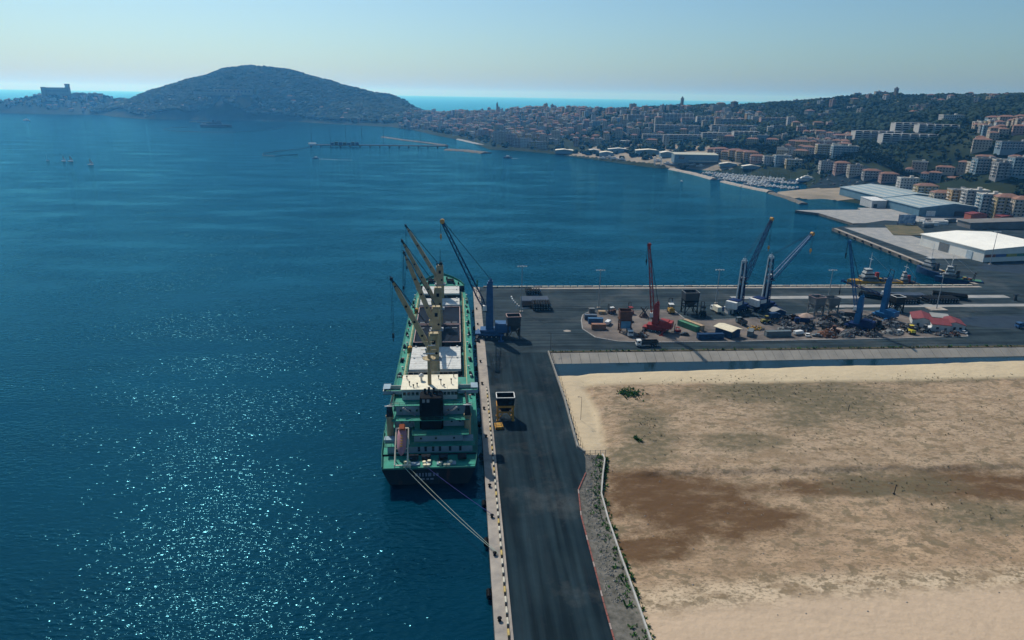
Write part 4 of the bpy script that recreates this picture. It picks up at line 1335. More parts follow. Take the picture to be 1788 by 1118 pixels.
    for y in (-.6, .6):
        w.bar((-.4, y * s, tower_h + 1.6 * s), p1 + Vector((0, y * .5, .8)), .11)
        w.bar((-1.6, y * s, 6 * s), (-.6, y * s, tower_h + 1.4 * s), .12)
    hz_ = (hook - Q) if hook else tz - 8
    for y in (-.3, .3):
        w.bar(p1 + Vector((.7, y, 0)), Vector((p1.x + .7, y, hz_)), .1)
    w.build('wire_ropes', M_wire, R_)
    hk = MB().box((p1.x + .7, 0, hz_), (.8 * s, 1.1 * s, 1.5 * s), taper=(.7, .7))
    hk.tube((p1.x + .7, 0, hz_ - .7), (p1.x + .7, 0, hz_ - 2.2), .3, 6, .1)
    hk.build('hook_block', head if head is M_oran else M_dark, R_)
    return R_
harbour_crane((12.4, 297.5), (-8.4, 299.0, 55.2), 25.5, 'dark blue harbour crane beside the ship with its boom raised over the hatches', M_blue, M_blue, M_dblue, None, 12.5, hook=49.0)
harbour_crane((144.6, 334.6), (163.0, 350.0, 48.0), 26.2, 'pale blue harbour crane with steep boom, near the small white truck', M_pale, M_dblue, M_dblue, M_wt, 15.0, hook=33.0, lattice_tower=True)
harbour_crane((159.7, 337.3), (186.3, 350.0, 40.2), 27.6, 'pale blue harbour crane with slanting boom, the one nearer the grey hoppers', M_pale, M_dblue, M_blue, M_wt, 16.0, hook=31.5, lattice_tower=True)
harbour_crane((91.3, 303.7), (86.2, 306.5, 43.3), 13.0, 'red crane with its lattice boom nearly upright', M_red, M_red, M_red, None, 6.5, hook=36, head=M_red, size=.85, bw=1.9)
harbour_crane((191.0, 303.7), (184.6, 311.0, 44.0), 16.0, 'bright blue crane with a tall upright boom among the scrap', M_bblue, M_dblue, M_bblue, None, 9.0, hook=38, head=M_bblue, size=.8, bw=1.7)
harbour_crane((214.9, 321.3), (204.0, 344.0, 16.0), 20.5, 'bright blue crane with lowered boom before the pipe stacks', M_bblue, M_bblue, M_dblue, None, 11.5, hook=10, head=M_bblue, size=.75, bw=1.6)

def hopper(loc, rz, label, w, d, h, mleg, mbin, rim=M_steel, panel=None, name='quay_hopper'):
    R_ = empty(name, (*loc, Q), rz, label, 'hopper', 'bulk hoppers on the quay')
    zb = h * .62
    for sx in (-1, 1):
        for sy in (-1, 1):
            MB().bar((sx * w * .42, sy * d * .42, 0), (sx * w * .42, sy * d * .42, zb), .55).box((sx * w * .42, sy * d * .42, .15), (.9, .9, .3)).build('leg', mleg, R_)
    fr = MB()
    for sy in (-1, 1):
        fr.bar((-w * .42, sy * d * .42, zb * .6), (w * .42, sy * d * .42, zb * .6), .4)
        fr.bar((-w * .45, sy * d * .45, zb), (w * .45, sy * d * .45, zb), .5, .7)
        fr.bar((-w * .42, sy * d * .42, .5), (-w * .1, sy * d * .42, zb * .6), .25)
        fr.bar((w * .42, sy * d * .42, .5), (w * .1, sy * d * .42, zb * .6), .25)
    for sx in (-1, 1):
        fr.bar((sx * w * .45, -d * .45, zb), (sx * w * .45, d * .45, zb), .5, .7)
        fr.bar((sx * w * .42, -d * .42, zb * .55), (sx * w * .42, d * .42, zb * .55), .35)
    fr.build('frame', mleg, R_)
    c = MB()
    def ring(z, k):
        return [(x * w / 2 * k, y * d / 2 * k, z) for x, y in ((-1, -1), (1, -1), (1, 1), (-1, 1))]
    c.loft([ring(zb * .45, .22), ring(zb, .9)], cap=False)
    c.loft([ring(zb, .9), ring(h, 1.0), ring(h, .95), ring(zb + .3, .84), ring(zb * .5, .18)], cap=False)
    bi = c.build('bin', mbin, R_)
    r = MB()
    for sy in (-1, 1): r.bar((-w / 2, sy * d / 2 * .98, h + .08), (w / 2, sy * d / 2 * .98, h + .08), .3, .2)
    for sx in (-1, 1): r.bar((sx * w / 2 * .98, -d / 2 + .2, h + .08), (sx * w / 2 * .98, d / 2 - .2, h + .08), .3, .2)
    r.build('rim', rim, bi)
    if panel:
        MB().box((0, -d * .46, zb * .62), (w * .8, .12, zb * .55)).build('front_panel', panel, R_)
        MB().box((w * .25, -d * .5, 1.2), (1.5, 1.2, 2.4)).build('operator_cabin', M_wt, R_)
    return R_
hopper((14.4, 213.5), 0, 'yellow legged hopper with black bin alone on the mole road', 6.2, 4.6, 8.6, M_yel, M_black, M_wt)
hopper((23.2, 296.5), rad(3), 'dark grey hopper standing beside the blue harbour crane', 6.4, 5.4, 10.5, M_gdk, M_gdk, M_rim)
hopper((116.8, 331.5), rad(2), 'tall black hopper frame between the red and pale cranes', 7.6, 6.5, 11.5, M_black, M_gdk, M_gry)
hopper((76.5, 303.2), rad(-3), 'rust red hopper with a blue panel and white cabin', 6.0, 5.0, 10.5, M_rust, M_rust, M_rust, paint('panel_blue', (0.10, 0.24, 0.36)))
hopper((182.7, 328.2), rad(12), 'grey hopper with brown rim, nearer the pale cranes', 6.5, 6.0, 9.5, M_gry, M_gry, M_rim)
hopper((191.6, 330.2), rad(8), 'grey hopper standing against the bright blue boom', 6.5, 6.0, 8.5, M_gry, M_gry, M_gry)
hopper((228.5, 331.5), rad(5), 'small black hopper frame next to the low blue crane', 5.5, 5.0, 8.5, M_black, M_dark, M_wt)

# containers
def container(loc, rz, L_, m, label, h=2.6, z=0.0, open_top=False, w=2.44):
    b = MB()
    b.box((0, 0, .1 + h / 2), (L_ - .2, w - .16, h - .2))
    for sx in (-1, 1):
        for sy in (-1, 1):
            b.box((sx * (L_ / 2 - .09), sy * (w / 2 - .09), h / 2 + .05), (.18, .18, h + .1))
        b.bar((sx * (L_ / 2 - .09), -w / 2 + .1, h + .02), (sx * (L_ / 2 - .09), w / 2 - .1, h + .02), .14)
    for sy in (-1, 1):
        b.bar((-L_ / 2 + .1, sy * (w / 2 - .08), h + .02), (L_ / 2 - .1, sy * (w / 2 - .08), h + .02), .15)
        b.bar((-L_ / 2 + .1, sy * (w / 2 - .08), .12), (L_ / 2 - .1, sy * (w / 2 - .08), .12), .16)
        for k in range(int(L_ / .55)):
            b.box((-L_ / 2 + .45 + k * .55, sy * (w / 2 - .05), h / 2 + .05), (.22, .06, h - .3))
    o = b.build('shipping_container', m, None, loc=(loc[0], loc[1], Q + .1 + z), rz=rz)
    tag(o, label, 'container', 'containers in the yard')
    d = MB()
    for y in (-.55, .55):
        d.box((L_ / 2 + .01, y, h / 2 + .08), (.06, 1.0, h - .3))
        d.tube((L_ / 2 + .07, y, .3), (L_ / 2 + .07, y, h - .1), .03, 5)
    d.build('door', m, o)
    return o
M_cb1 = paint('container_slate_blue', (0.10, 0.13, 0.17)); M_cb2 = paint('container_blue', (0.05, 0.13, 0.24)); M_cbr = paint('container_brown', (0.30, 0.15, 0.09))
M_cgr = paint('container_green', (0.07, 0.20, 0.11)); M_ctan = paint('container_tan', (0.42, 0.30, 0.18)); M_cgy = paint('container_grey', (0.13, 0.16, 0.17)); M_cnavy = paint('container_navy', (0.02, 0.05, 0.11))
container((63.6, 321.5), rad(-4), 6.1, M_cb1, 'slate blue container at the rounded end of the yard island', 2.6)
container((65.0, 315.8), rad(-4), 7.2, M_cb2, 'bright blue container between slate and brown ones', 2.6)
container((64.8, 306.8), rad(-3), 6.8, M_cbr, 'brown topped container nearest the island kerb', 2.6)
container((66.3, 337.4 - 4), 0, 3.0, M_gry, 'small grey box container behind the blue ones', 2.2)
container((71.2, 331.2), rad(-3), 3.6, M_ctan, 'pale tan box beside the forklift', 1.4)
container((108.5, 306.5), rad(-62), 12.2, M_cgr, 'green container with rusty tan neighbour on the island', 2.6)
container((111.4, 308.2), rad(-62), 12.2, M_ctan, 'tan topped container alongside the green one', 2.55)
container((114.0, 291.6), rad(1), 12.2, M_cnavy, 'navy container along the kerb by the cream roofed shed', 2.6)
container((147.5, 294.6), rad(2), 12.2, M_cgy, 'long grey container along the kerb right of the shed', 2.6)
container((135.0, 296.2), rad(60), 6.1, M_cgy, 'short grey container standing askew by the long one', 2.6)

# vehicles
def prof_car(o_name, label, loc, rz, m, L_=4.3, w=1.8, h=1.45, van=False, group='cars parked in the port', z=Q):
    c = empty(o_name, (loc[0], loc[1], z), rz, label, 'van' if van else 'car', group)
    if van: pr = [(-.5, .3), (.5, .3), (.5, .55), (.42, .62), (.3, 1.0), (-.5, 1.0)]
    else: pr = [(-.5, .22), (.5, .22), (.5, .5), (.46, .58), (.22, .63), (-.46, .66), (-.5, .55)]
    b = MB()
    n_ = len(pr)
    vs = [(x * L_, y * w / 2, zz * h) for y in (-1, 1) for x, zz in pr]
    b.add(vs, [tuple(range(n_)), tuple(reversed(range(n_, 2 * n_)))] + [(i, n_ + i, n_ + (i + 1) % n_, (i + 1) % n_) for i in range(n_)])
    b.build('body', m, c)
    if not van:
        g = MB()
        cab = [(-.40, .65), (.20, .63), (.06, .98), (-.28, 1.0)]
        vs = [(x * L_, y * w / 2 * .92, zz * h) for y in (-1, 1) for x, zz in cab]
        g.add(vs, [(0, 1, 2, 3), (7, 6, 5, 4)] + [(i, 4 + i, 4 + (i + 1) % 4, (i + 1) % 4) for i in range(4)])
        g.build('cabin_glass', M_glass, c)
        MB().box((-.11 * L_, 0, h), (.34 * L_, w * .84, .06)).build('roof', m, c)
    else:
        MB().box((.36 * L_, 0, h * .8), (.16 * L_, w * .9, h * .28)).build('windscreen', M_glass, c)
    for sx in (-.31, .31):
        for sy in (-1, 1):
            MB().tube((sx * L_, sy * w * .42, .32), (sx * L_, sy * w * .51, .32), .32, 10).build('wheel', M_tyre, c)
    return c
def lorry(loc, rz, label, mcab, mbody, kind='tanker', L_=9.5, z=Q, group='lorries in the port'):
    c = empty('lorry', (loc[0], loc[1], z), rz, label, 'lorry', group)
    MB().box((0, 0, .95), (L_, 1.2, .35)).build('chassis', M_gdk, c)
    x1 = L_ / 2
    cb = MB().add([(x1 - 2.2, y * 1.2, zz) for y in (-1, 1) for zz in (.7,)] , []) if False else MB()
    pr = [(x1 - 2.2, .7), (x1, .7), (x1, 1.9), (x1 - .35, 3.0), (x1 - 2.2, 3.1)]
    vs = [(x, y * 1.22, zz) for y in (-1, 1) for x, zz in pr]
    cb.add(vs, [(0, 1, 2, 3, 4), (9, 8, 7, 6, 5)] + [(i, 5 + i, 5 + (i + 1) % 5, (i + 1) % 5) for i in range(5)])
    co = cb.build('cab', mcab, c)
    MB().box((x1 - .12, 0, 2.35), (.25, 2.1, .75)).build('windscreen', M_glass, co)
    for y in (-1.24, 1.24): MB().box((x1 - 1.1, y, 2.3), (1.0, .06, .7)).build('side_window', M_glass, co)
    b = MB()
    xa, xb = -L_ / 2, x1 - 2.5
    if kind == 'tipper':
        b.box(((xa + xb) / 2, 0, 1.25), (xb - xa, 2.4, .2))
        for y in (-1.2, 1.2): b.box(((xa + xb) / 2, y, 2.0), (xb - xa, .14, 1.4))
        b.box((xb, 0, 2.2), (.14, 2.4, 1.8)); b.box((xa, 0, 2.0), (.14, 2.4, 1.4))
        for k in range(5):
            for y in (-1.3, 1.3): b.box((xa + .6 + k * (xb - xa - 1.2) / 4, y, 2.0), (.16, .1, 1.4))
    elif kind == 'box':
        b.box(((xa + xb) / 2, 0, 2.4), (xb - xa, 2.45, 2.6))
    else:
        b.tube((xa, 0, 2.2), (xb, 0, 2.2), 1.15, 14)
        b.box(((xa + xb) / 2, 0, 1.3), (xb - xa - .6, 1.6, .5))
    b.build('load_body', mbody, c)
    if kind == 'mixed': pass
    for x in (x1 - 1.2, -L_ / 2 + 1.2, -L_ / 2 + 2.5):
        for y in (-1, 1):
            wheel(c, x, y * 1.02, .5, .5, .4)
    return c
def yard_extra():
    loader((169.5, 306.5), rad(60), 'dark grey loader among the dark heaps', M_gdk, 1.1)
    loader((187.8, 309.8), rad(200), 'grey loader between heaps and the grey hoppers', M_gry, 1.2)
    loader((202.0, 303.5), rad(300), 'black loader right of the bright blue crane', M_black, 1.2)
    forklift((176.2, 303.8), rad(30), 'dark forklift amid the scrap heaps', M_gdk, 1.2)
    forklift((210.0, 304.5), rad(120), 'grey forklift below the low blue crane', M_gry, 1.2)
    lorry((196.0, 321.5), rad(170), 'dark lorry parked behind the scrap between the blue cranes', M_gry, M_gdk, 'tipper', 8.0)
    lorry((137.0, 312.5), rad(100), 'dark flat lorry in the open yard before the cream shed', M_cgy, M_gdk, 'tipper', 7.0)
    lorry((157.0, 320.0), rad(20), 'navy lorry below the slanting boom crane', M_cnavy, M_cnavy, 'box', 7.0)
M_tip = paint('tipper_dark', (0.03, 0.035, 0.04))
lorry((82.0, 283.2), rad(180 + 1), 'white cabbed tipper lorry driving along the channel road', M_wt, M_tip, 'tipper', 9.8)
lorry((278.0, 303.2), rad(180), 'blue tipper lorry cut off at the platform corner', M_blue, M_blue, 'tipper', 10.0)
lorry((131.5, 332.8), rad(100), 'cream box lorry left of the pale cranes', M_wt, M_roofcream, 'box', 7.5)
lorry((77.8, 297.8), rad(-96), 'white cabbed lorry parked under the rust red hopper', M_wt, M_gdk, 'tipper', 6.5)
lorry((168.5, 312.5), rad(160), 'dark blue lorry tractor parked beyond the scrap heaps', M_dblue, M_dblue, 'tipper', 8.0)

def forklift(loc, rz, label, m, big=1.0, roof=None):
    c = empty('forklift', (*loc, Q), rz, label, 'forklift', 'forklifts and handlers in the yard')
    s = big
    MB().box((-.6 * s, 0, 1.0 * s), (3.0 * s, 1.7 * s, 1.0 * s), taper=(.9, .9)).box((-1.9 * s, 0, 1.2 * s), (.8 * s, 1.7 * s, 1.3 * s)).build('body', m, c)
    g = MB()
    for x in (-1.3, .3):
        for y in (-.7, .7): g.bar((x * s, y * s, 1.4 * s), (x * s * .9, y * s, 2.9 * s), .13 * s)
    g.build('cab_frame', M_gdk, c)
    MB().box((-.45 * s, 0, 2.95 * s), (2.0 * s, 1.6 * s, .16 * s)).build('cab_roof', roof or m, c)
    k = MB()
    for y in (-.55, .55): k.bar((1.15 * s, y * s, .3), (1.0 * s, y * s, 4.6 * s), .22 * s)
    for zz in (1.0, 2.4, 4.5): k.bar((1.1 * s, -.55 * s, zz * s), (1.1 * s, .55 * s, zz * s), .16 * s)
    k.build('mast', M_gdk, c)
    for y in (-.45, .45): MB().box((2.0 * s, y * s, .35 * s), (1.7 * s, .2 * s, .1 * s)).build('fork', M_gdk, c)
    for x in (-1.5, .6):
        for y in (-.8, .8): wheel(c, x * s, y * s, .5 * s, .5 * s, .4 * s)
    return c
forklift((75.8, 331.0), rad(200), 'forklift with a white roof at the top of the island', M_rust, 1.15, M_wt)
forklift((86.0, 331.5), rad(95), 'red forklift facing away behind the rust red hopper', M_red, 1.2)
forklift((122.6, 327.6), rad(80), 'black forklift beside the tall black hopper', M_black, 1.5)
forklift((101.0, 301.0), rad(150), 'small red forklift right of the red crane', M_red, .9)
forklift((107.5, 333.0), rad(85), 'yellow brown reach handler behind the red crane boom', M_gold, 1.6, M_wt)

def loader(loc, rz, label, m, s=1.0):
    c = empty('wheel_loader', (*loc, Q + .1), rz, label, 'loader', 'wheel loaders in the yard')
    MB().box((-1.0 * s, 0, 1.5 * s), (2.8 * s, 1.7 * s, 1.0 * s), taper=(.85, .9)).box((1.2 * s, 0, 1.1 * s), (1.8 * s, 1.2 * s, .6 * s)).build('body', m, c)
    cb = MB().box((.1 * s, 0, 2.7 * s), (1.4 * s, 1.4 * s, 1.5 * s), taper=(.85, .9)).build('cab', M_glass, c)
    MB().box((.1 * s, 0, 3.5 * s), (1.5 * s, 1.5 * s, .12 * s)).build('cab_roof', m, cb)
    a = MB()
    for y in (-.5, .5): a.bar((1.0 * s, y * s, 1.8 * s), (3.0 * s, y * s, .7 * s), .22 * s)
    a.build('lift_arm', m, c)
    MB().add([(2.9 * s, y * 1.3 * s, z_ * s) for y in (-1, 1) for z_ in (.15, 1.3)] + [(3.9 * s, y * 1.3 * s, .2 * s) for y in (-1, 1)], [(0, 1, 3, 2), (0, 2, 5, 4), (1, 0, 4), (2, 3, 5)]).box((2.9 * s, 0, .7 * s), (.12 * s, 2.6 * s, 1.1 * s)).build('bucket', M_gdk, c)
    for x in (-1.4, 1.4):
        for y in (-1.0, 1.0): wheel(c, x * s, y * s, .75 * s, .75 * s, .5 * s)
    return c
loader((214.2, 296.8), rad(80), 'bright yellow wheel loader at the kerb of the island', paint('loader_yellow', (0.62, 0.50, 0.05)), 1.15)
loader((150.0, 313.5), rad(10), 'olive yellow loader on the open yard before the pale cranes', paint('loader_olive', (0.24, 0.21, 0.06)), 1.1)
loader((176.5, 297.5), rad(140), 'brown loader beside the nearest scrap heap', M_rust, 1.1)
loader((196.5, 300.8), rad(20), 'dark loader under the tall bright blue boom', M_gdk, 1.2)
loader((222.5, 298.5), rad(190), 'grey loader between the yellow loader and the red roofs', M_gry, 1.0)

yard_extra()
# lattice rig with crossed legs
rg = empty('grab_stand', (91.5, 325.0, Q), 0.2, 'rusty grab hanging in a crossed stand left of the red crane', 'grab')
for s in (-1, 1):
    MB().bar((s * 2.2, -1, 0), (-s * 1.6, -1, 5.2), .35).build('crossed_leg', M_gdk, rg)
    MB().bar((s * 2.2, 1, 0), (-s * 1.6, 1, 5.2), .35).build('crossed_leg', M_gdk, rg)
MB().bar((-2.2, -1, .3), (2.2, -1, .3), .3).bar((-2.2, 1, .3), (2.2, 1, .3), .3).bar((-2.2, -1, .3), (-2.2, 1, .3), .3).bar((2.2, -1, .3), (2.2, 1, .3), .3).build('base_frame', M_rust, rg)
MB().box((0, 0, 1.2), (2.0, 1.6, 1.8), taper=(.6, .8)).build('grab_shell', M_rust, rg)

# scrap heaps and yard clutter
def scrap(loc, r, h, m, label, seed, n=46):
    rnd = random.Random(seed)
    c = empty('scrap_heap', (*loc, Q + .1), 0, label, 'scrap heap', 'scrap heaps in the yard')
    core = MB()
    ring = []
    for zz, k in ((0, 1), (h * .45, .7), (h * .85, .3)):
        ring.append([(r * k * math.cos(a) * rnd.uniform(.8, 1.15), r * k * .7 * math.sin(a) * rnd.uniform(.8, 1.15), zz) for a in [2 * math.pi * i / 10 for i in range(10)]])
    core.loft(ring)
    core.build('heap', m, c)
    for grp, mm in (('beams', M_rust), ('plates', m), ('pale_scraps', M_gry)):
        b = MB()
        for i in range(n // 3):
            a, q = rnd.uniform(0, 6.28), rnd.random() ** .6
            x, y = r * q * math.cos(a), r * .75 * q * math.sin(a)
            zz = h * (1 - q) + .2
            if grp == 'beams':
                d = Vector((rnd.uniform(-1, 1), rnd.uniform(-1, 1), rnd.uniform(-.3, .6))).normalized() * rnd.uniform(.8, 2.2)
                b.bar(Vector((x, y, zz)) - d * .5, Vector((x, y, zz)) + d * .5, rnd.uniform(.1, .28))
            else:
                b.box((x, y, zz), (rnd.uniform(.5, 1.7), rnd.uniform(.4, 1.2), rnd.uniform(.1, .9)), rz=rnd.uniform(0, 3), rx=rnd.uniform(-.6, .6), taper=(rnd.uniform(.5, 1), rnd.uniform(.5, 1)))
        tag(b.build(grp, mm, c), kind='stuff')
    return c
for i, (lx, ly, r, h, m, lab) in enumerate((
        (163.5, 303.5, 4.2, 2.6, M_gdk, 'dark scrap heap right of the long grey container'),
        (171.5, 294.8, 4.5, 2.8, M_rust, 'rusty scrap heap at the kerb with pale scraps'),
        (178.5, 309.0, 5.0, 2.6, M_gdk, 'dark scrap heap in front of the grey hoppers'),
        (186.5, 297.6, 4.6, 2.4, M_gdk, 'low scrap heap left of the bright blue crane'),
        (200.5, 309.5, 5.4, 2.6, M_black, 'black scrap heap between the two bright blue cranes'),
        (205.5, 297.5, 4.2, 1.9, M_gry, 'grey scrap heap left of the yellow loader'),
        (155.5, 303.0, 3.2, 1.8, M_gry, 'small pale scrap heap behind the long grey container'),
        (228.5, 293.8, 3.2, 1.6, M_gdk, 'scrap heap at the kerb before the red roofs'),
        (212.0, 310.0, 4.2, 2.0, M_gdk, 'dark scrap heap at the foot of the low blue crane'),
        (166.5, 319.5, 4.0, 2.2, M_black, 'black scrap heap right of the slanting boom crane'),
        (159.0, 311.0, 3.6, 2.0, M_gdk, 'dark scrap heap behind the white vans'),
        (184.0, 317.5, 4.4, 2.2, M_black, 'black scrap heap in the shadow of the grey hoppers'),
        (193.0, 313.5, 3.8, 2.4, M_gdk, 'dark scrap heap behind the bright blue crane'),
        (192.5, 293.6, 3.2, 1.6, M_gdk, 'low dark scrap heap at the kerb under the blue crane'),
        (219.5, 305.0, 3.6, 1.8, M_black, 'black scrap heap left of the long red roof'),
        (180.5, 293.2, 3.0, 1.8, M_gry, 'pale grey scrap heap at the kerb beside the rusty one'),
        (205.0, 318.0, 4.0, 2.0, M_gdk, 'dark scrap heap behind the low blue crane'),
        (141.5, 305.0, 3.0, 1.2, M_gold, 'ochre heap of timber in the open yard'),
        (96.0, 315.5, 2.4, 1.4, M_gdk, 'small dark scrap heap behind the red crane'),
        (83.5, 296.0, 2.4, 1.2, M_rust, 'small rusty heap beside the rust red hopper'),
        (233.5, 292.9, 1.8, 2.0, M_rust, 'small orange rusty heap in front of the last red roof'))):
    scrap((lx, ly), r * 1.25, h * 1.15, m, lab, 50 + i, 60)
    # sandy pile near the hoppers
def pile(loc, r, h, m, label):
    b = MB()
    rg_ = []
    for zz, k in ((0, 1), (h * .4, .72), (h * .8, .36), (h, .08)):
        rg_.append([(r * k * math.cos(a) * random.uniform(.86, 1.1), r * .7 * k * math.sin(a) * random.uniform(.86, 1.1), zz) for a in [2 * math.pi * i / 14 for i in range(14)]])
    b.loft(rg_)
    o = b.build('spoil_pile', m, loc=(*loc, Q), smooth=True)
    return tag(o, label, 'pile', 'spoil piles in the yard')
M_spoil = mat('pinkish_spoil', (0.42, 0.31, 0.25), .95, .3, .6)
pile((174.8, 322.5), 6.0, 2.4, M_spoil, 'pinkish pile of spoil in front of the grey hoppers')
pile((181.0, 302.5), 5.0, 1.2, M_spoil, 'low pale pile of spoil among the scrap')

for i, (lx, ly, rz, m, van, lab) in enumerate((
        (158.5, 296.2, 15, M_wt, True, 'white van right of the long grey container'),
        (161.8, 294.2, 70, M_wt, False, 'white car at the kerb beside the white van'),
        (166.0, 293.6, 160, M_gry, False, 'grey car between the white car and the rusty heap'),
        (209.6, 298.2, 20, M_wt, False, 'white car left of the yellow loader'),
        (153.8, 333.0, 100, M_gdk, False, 'dark car parked between the two pale cranes'),
        (226.5, 301.0, 40, M_wt, True, 'white van at the side of the red roofed building'),
        (128.0, 296.5, 30, M_wt, False, 'white car parked behind the cream roofed shed'),
        (82.0, 316.5, 10, M_gdk, False, 'dark car on the island behind the rust red hopper'),
        (70.8, 313.5, 60, M_wt, True, 'white van next to the bright blue container'),
        (103.5, 297.0, 170, M_gdk, False, 'dark car right of the red crane'),
        (240.0, 296.5, 120, M_wt, False, 'white car past the last red roof at the island tip'))):
    prof_car('van' if van else 'car', lab, (lx, ly), rad(rz), m, 5.2 if van else 4.3, 1.95, 2.1 if van else 1.45, van, 'vehicles parked on the island', Q + .1)

# sheds
def gable(name, loc, rz, w, d, h, rise, mw, mr, label, cat='shed', doors=(), over=.4, mono=False, zbase=Q, windows_=()):
    c = empty(name, (*loc, zbase), rz, label, cat)
    b = MB()
    if mono:
        b.add([(-w / 2, -d / 2, 0), (w / 2, -d / 2, 0), (w / 2, d / 2, 0), (-w / 2, d / 2, 0), (-w / 2, -d / 2, h), (w / 2, -d / 2, h), (w / 2, d / 2, h + rise), (-w / 2, d / 2, h + rise)],
              [(3, 2, 1, 0), (0, 1, 5, 4), (1, 2, 6, 5), (2, 3, 7, 6), (3, 0, 4, 7), (4, 5, 6, 7)])
    else:
        b.add([(-w / 2, -d / 2, 0), (w / 2, -d / 2, 0), (w / 2, d / 2, 0), (-w / 2, d / 2, 0), (-w / 2, -d / 2, h), (w / 2, -d / 2, h), (w / 2, d / 2, h), (-w / 2, d / 2, h), (0, -d / 2, h + rise), (0, d / 2, h + rise)],
              [(3, 2, 1, 0), (0, 1, 5, 8, 4), (2, 3, 7, 9, 6), (1, 2, 6, 5), (3, 0, 4, 7), (5, 6, 9, 8), (7, 4, 8, 9)])
    b.build('wall', mw, c)
    r = MB()
    t = .22
    if mono:
        pl = [[(-w / 2 - over, -d / 2 - over, h - over * rise / d), (w / 2 + over, -d / 2 - over, h - over * rise / d), (w / 2 + over, d / 2 + over, h + rise + over * rise / d), (-w / 2 - over, d / 2 + over, h + rise + over * rise / d)]]
    else:
        k = rise / (w / 2)
        pl = [[(0, -d / 2 - over, h + rise), (0, d / 2 + over, h + rise), (s * (w / 2 + over), d / 2 + over, h - over * k), (s * (w / 2 + over), -d / 2 - over, h - over * k)] for s in (-1, 1)]
    for q in pl:
        v = [(x, y, z_ + .03) for x, y, z_ in q] + [(x, y, z_ + t) for x, y, z_ in q]
        r2 = MB().add(v, [(3, 2, 1, 0), (4, 5, 6, 7), (0, 1, 5, 4), (1, 2, 6, 5), (2, 3, 7, 6), (3, 0, 4, 7)])
        r2.build('roof', mr, c)
    for x, wd, hd in doors:
        MB().box((x, -d / 2 - .03, hd / 2), (wd, .08, hd)).build('door', M_gdk, c)
    for x, z_ in windows_:
        MB().box((x, -d / 2 - .03, z_), (1.2, .08, 1.1)).build('window', M_glass, c)
    return c
M_redroof = mat('red_sheet_roof', (0.17, 0.042, 0.047), .7, .2, .6)
M_wwall = mat('white_render_wall', (0.46, 0.47, 0.46), .85, .15, .4)
M_creamroof = mat('cream_sheet_roof', (0.66, 0.58, 0.42), .7, .15, .5)
gable('port_office', (228.8, 311.0), rad(-28), 9.0, 13.0, 3.6, 1.4, M_wwall, M_redroof, 'long red roofed white office nearest the scrap', 'building', doors=((-2, 1.1, 2.2),), windows_=((1.5, 1.8),))
gable('port_office', (231.5, 301.5), rad(-20), 8.0, 6.5, 3.6, 1.1, M_wwall, M_redroof, 'small white office with red roof facing the kerb', 'building', doors=((2, 1.1, 2.2),), windows_=((-1.5, 1.8),), mono=True)
gable('port_office', (239.8, 304.0), rad(-22), 8.5, 10.5, 3.4, 1.2, M_wwall, M_redroof, 'red roofed office at the right end of the island', 'building', doors=((0, 1.1, 2.2),), windows_=((-2.5, 1.8), (2.5, 1.8)))
gable('port_office', (238.6, 311.8), rad(-22), 7.5, 5.5, 3.7, .5, M_wwall, M_conc_p, 'flat grey roofed office behind the red roofs', 'building', mono=True)
gable('open_shed', (124.0, 296.5), rad(32), 6.6, 9.0, 3.8, .7, M_cnavy, M_creamroof, 'cream roofed shed between navy and grey containers', 'shed', doors=((-1.5, 2.2, 2.8),), over=.8)
gable('gatehouse', (137.8, 331.0), rad(10), 3.0, 3.6, 2.6, .3, M_wwall, M_wt, 'small white cabin right of the cream lorry', 'cabin', doors=((0, .9, 2.0),), mono=True)
gable('tent_shelter', (162.0, 327.8), rad(5), 7.0, 5.0, 2.2, 1.3, M_cnavy, M_conc_p, 'low shelter with a pale curved roof under the slanting boom crane', 'shelter')

# floodlight masts
def mast(loc, h, label, base=False):
    c = empty('floodlight_mast', (*loc, Q), 0, label, 'light mast', 'floodlight masts on the quays')
    MB().tube((0, 0, 0), (0, 0, h), .28, 8, .13).build('pole', M_steel, c)
    MB().bar((-2.2, 0, h), (2.2, 0, h), .16).bar((0, -1, h), (0, 1, h), .16).build('crossbar', M_steel, c)
    for x in (-2.0, -.8, .8, 2.0):
        MB().box((x, -.2, h - .25), (.7, .5, .4)).build('lamp_head', M_wt, c)
    MB().box((0, 0, .25), (1.6, 1.6, .5) if not base else (9, 6, .5)).build('plinth', M_conc, c)
    return c
mast((30.2, 335), 24.2, 'floodlight mast beside the dark steel racks')
mast((71.4, 341), 20.6, 'floodlight mast behind the rounded end of the island')
mast((137.2, 348), 19.0, 'floodlight mast behind the cream lorry')
mast((205.6, 358), 16.2, 'floodlight mast near the yellow tug')
mast((253.6, 335), 20.0, 'floodlight mast on a pale concrete island by the pipe stacks', True)
mast((362.5, 437), 23.0, 'floodlight mast in front of the white hall')
for lp, lh, ll in (((38.4, 279.8), 9.0, 'short street lamp at the corner of the channel'), ((40.8, 214.0), 8.5, 'thin street lamp on the sandy track')):
    c = empty('street_lamp', (*lp, 1.2), 0, ll, 'street lamp', 'street lamps by the barrier')
    MB().tube((0, 0, 0), (0, 0, lh), .09, 6, .06).build('pole', M_gdk, c)
    MB().bar((0, 0, lh), (-1.0, 0, lh + .2), .08).box((-1.1, 0, lh + .18), (.6, .25, .12)).build('lamp_head', M_gdk, c)
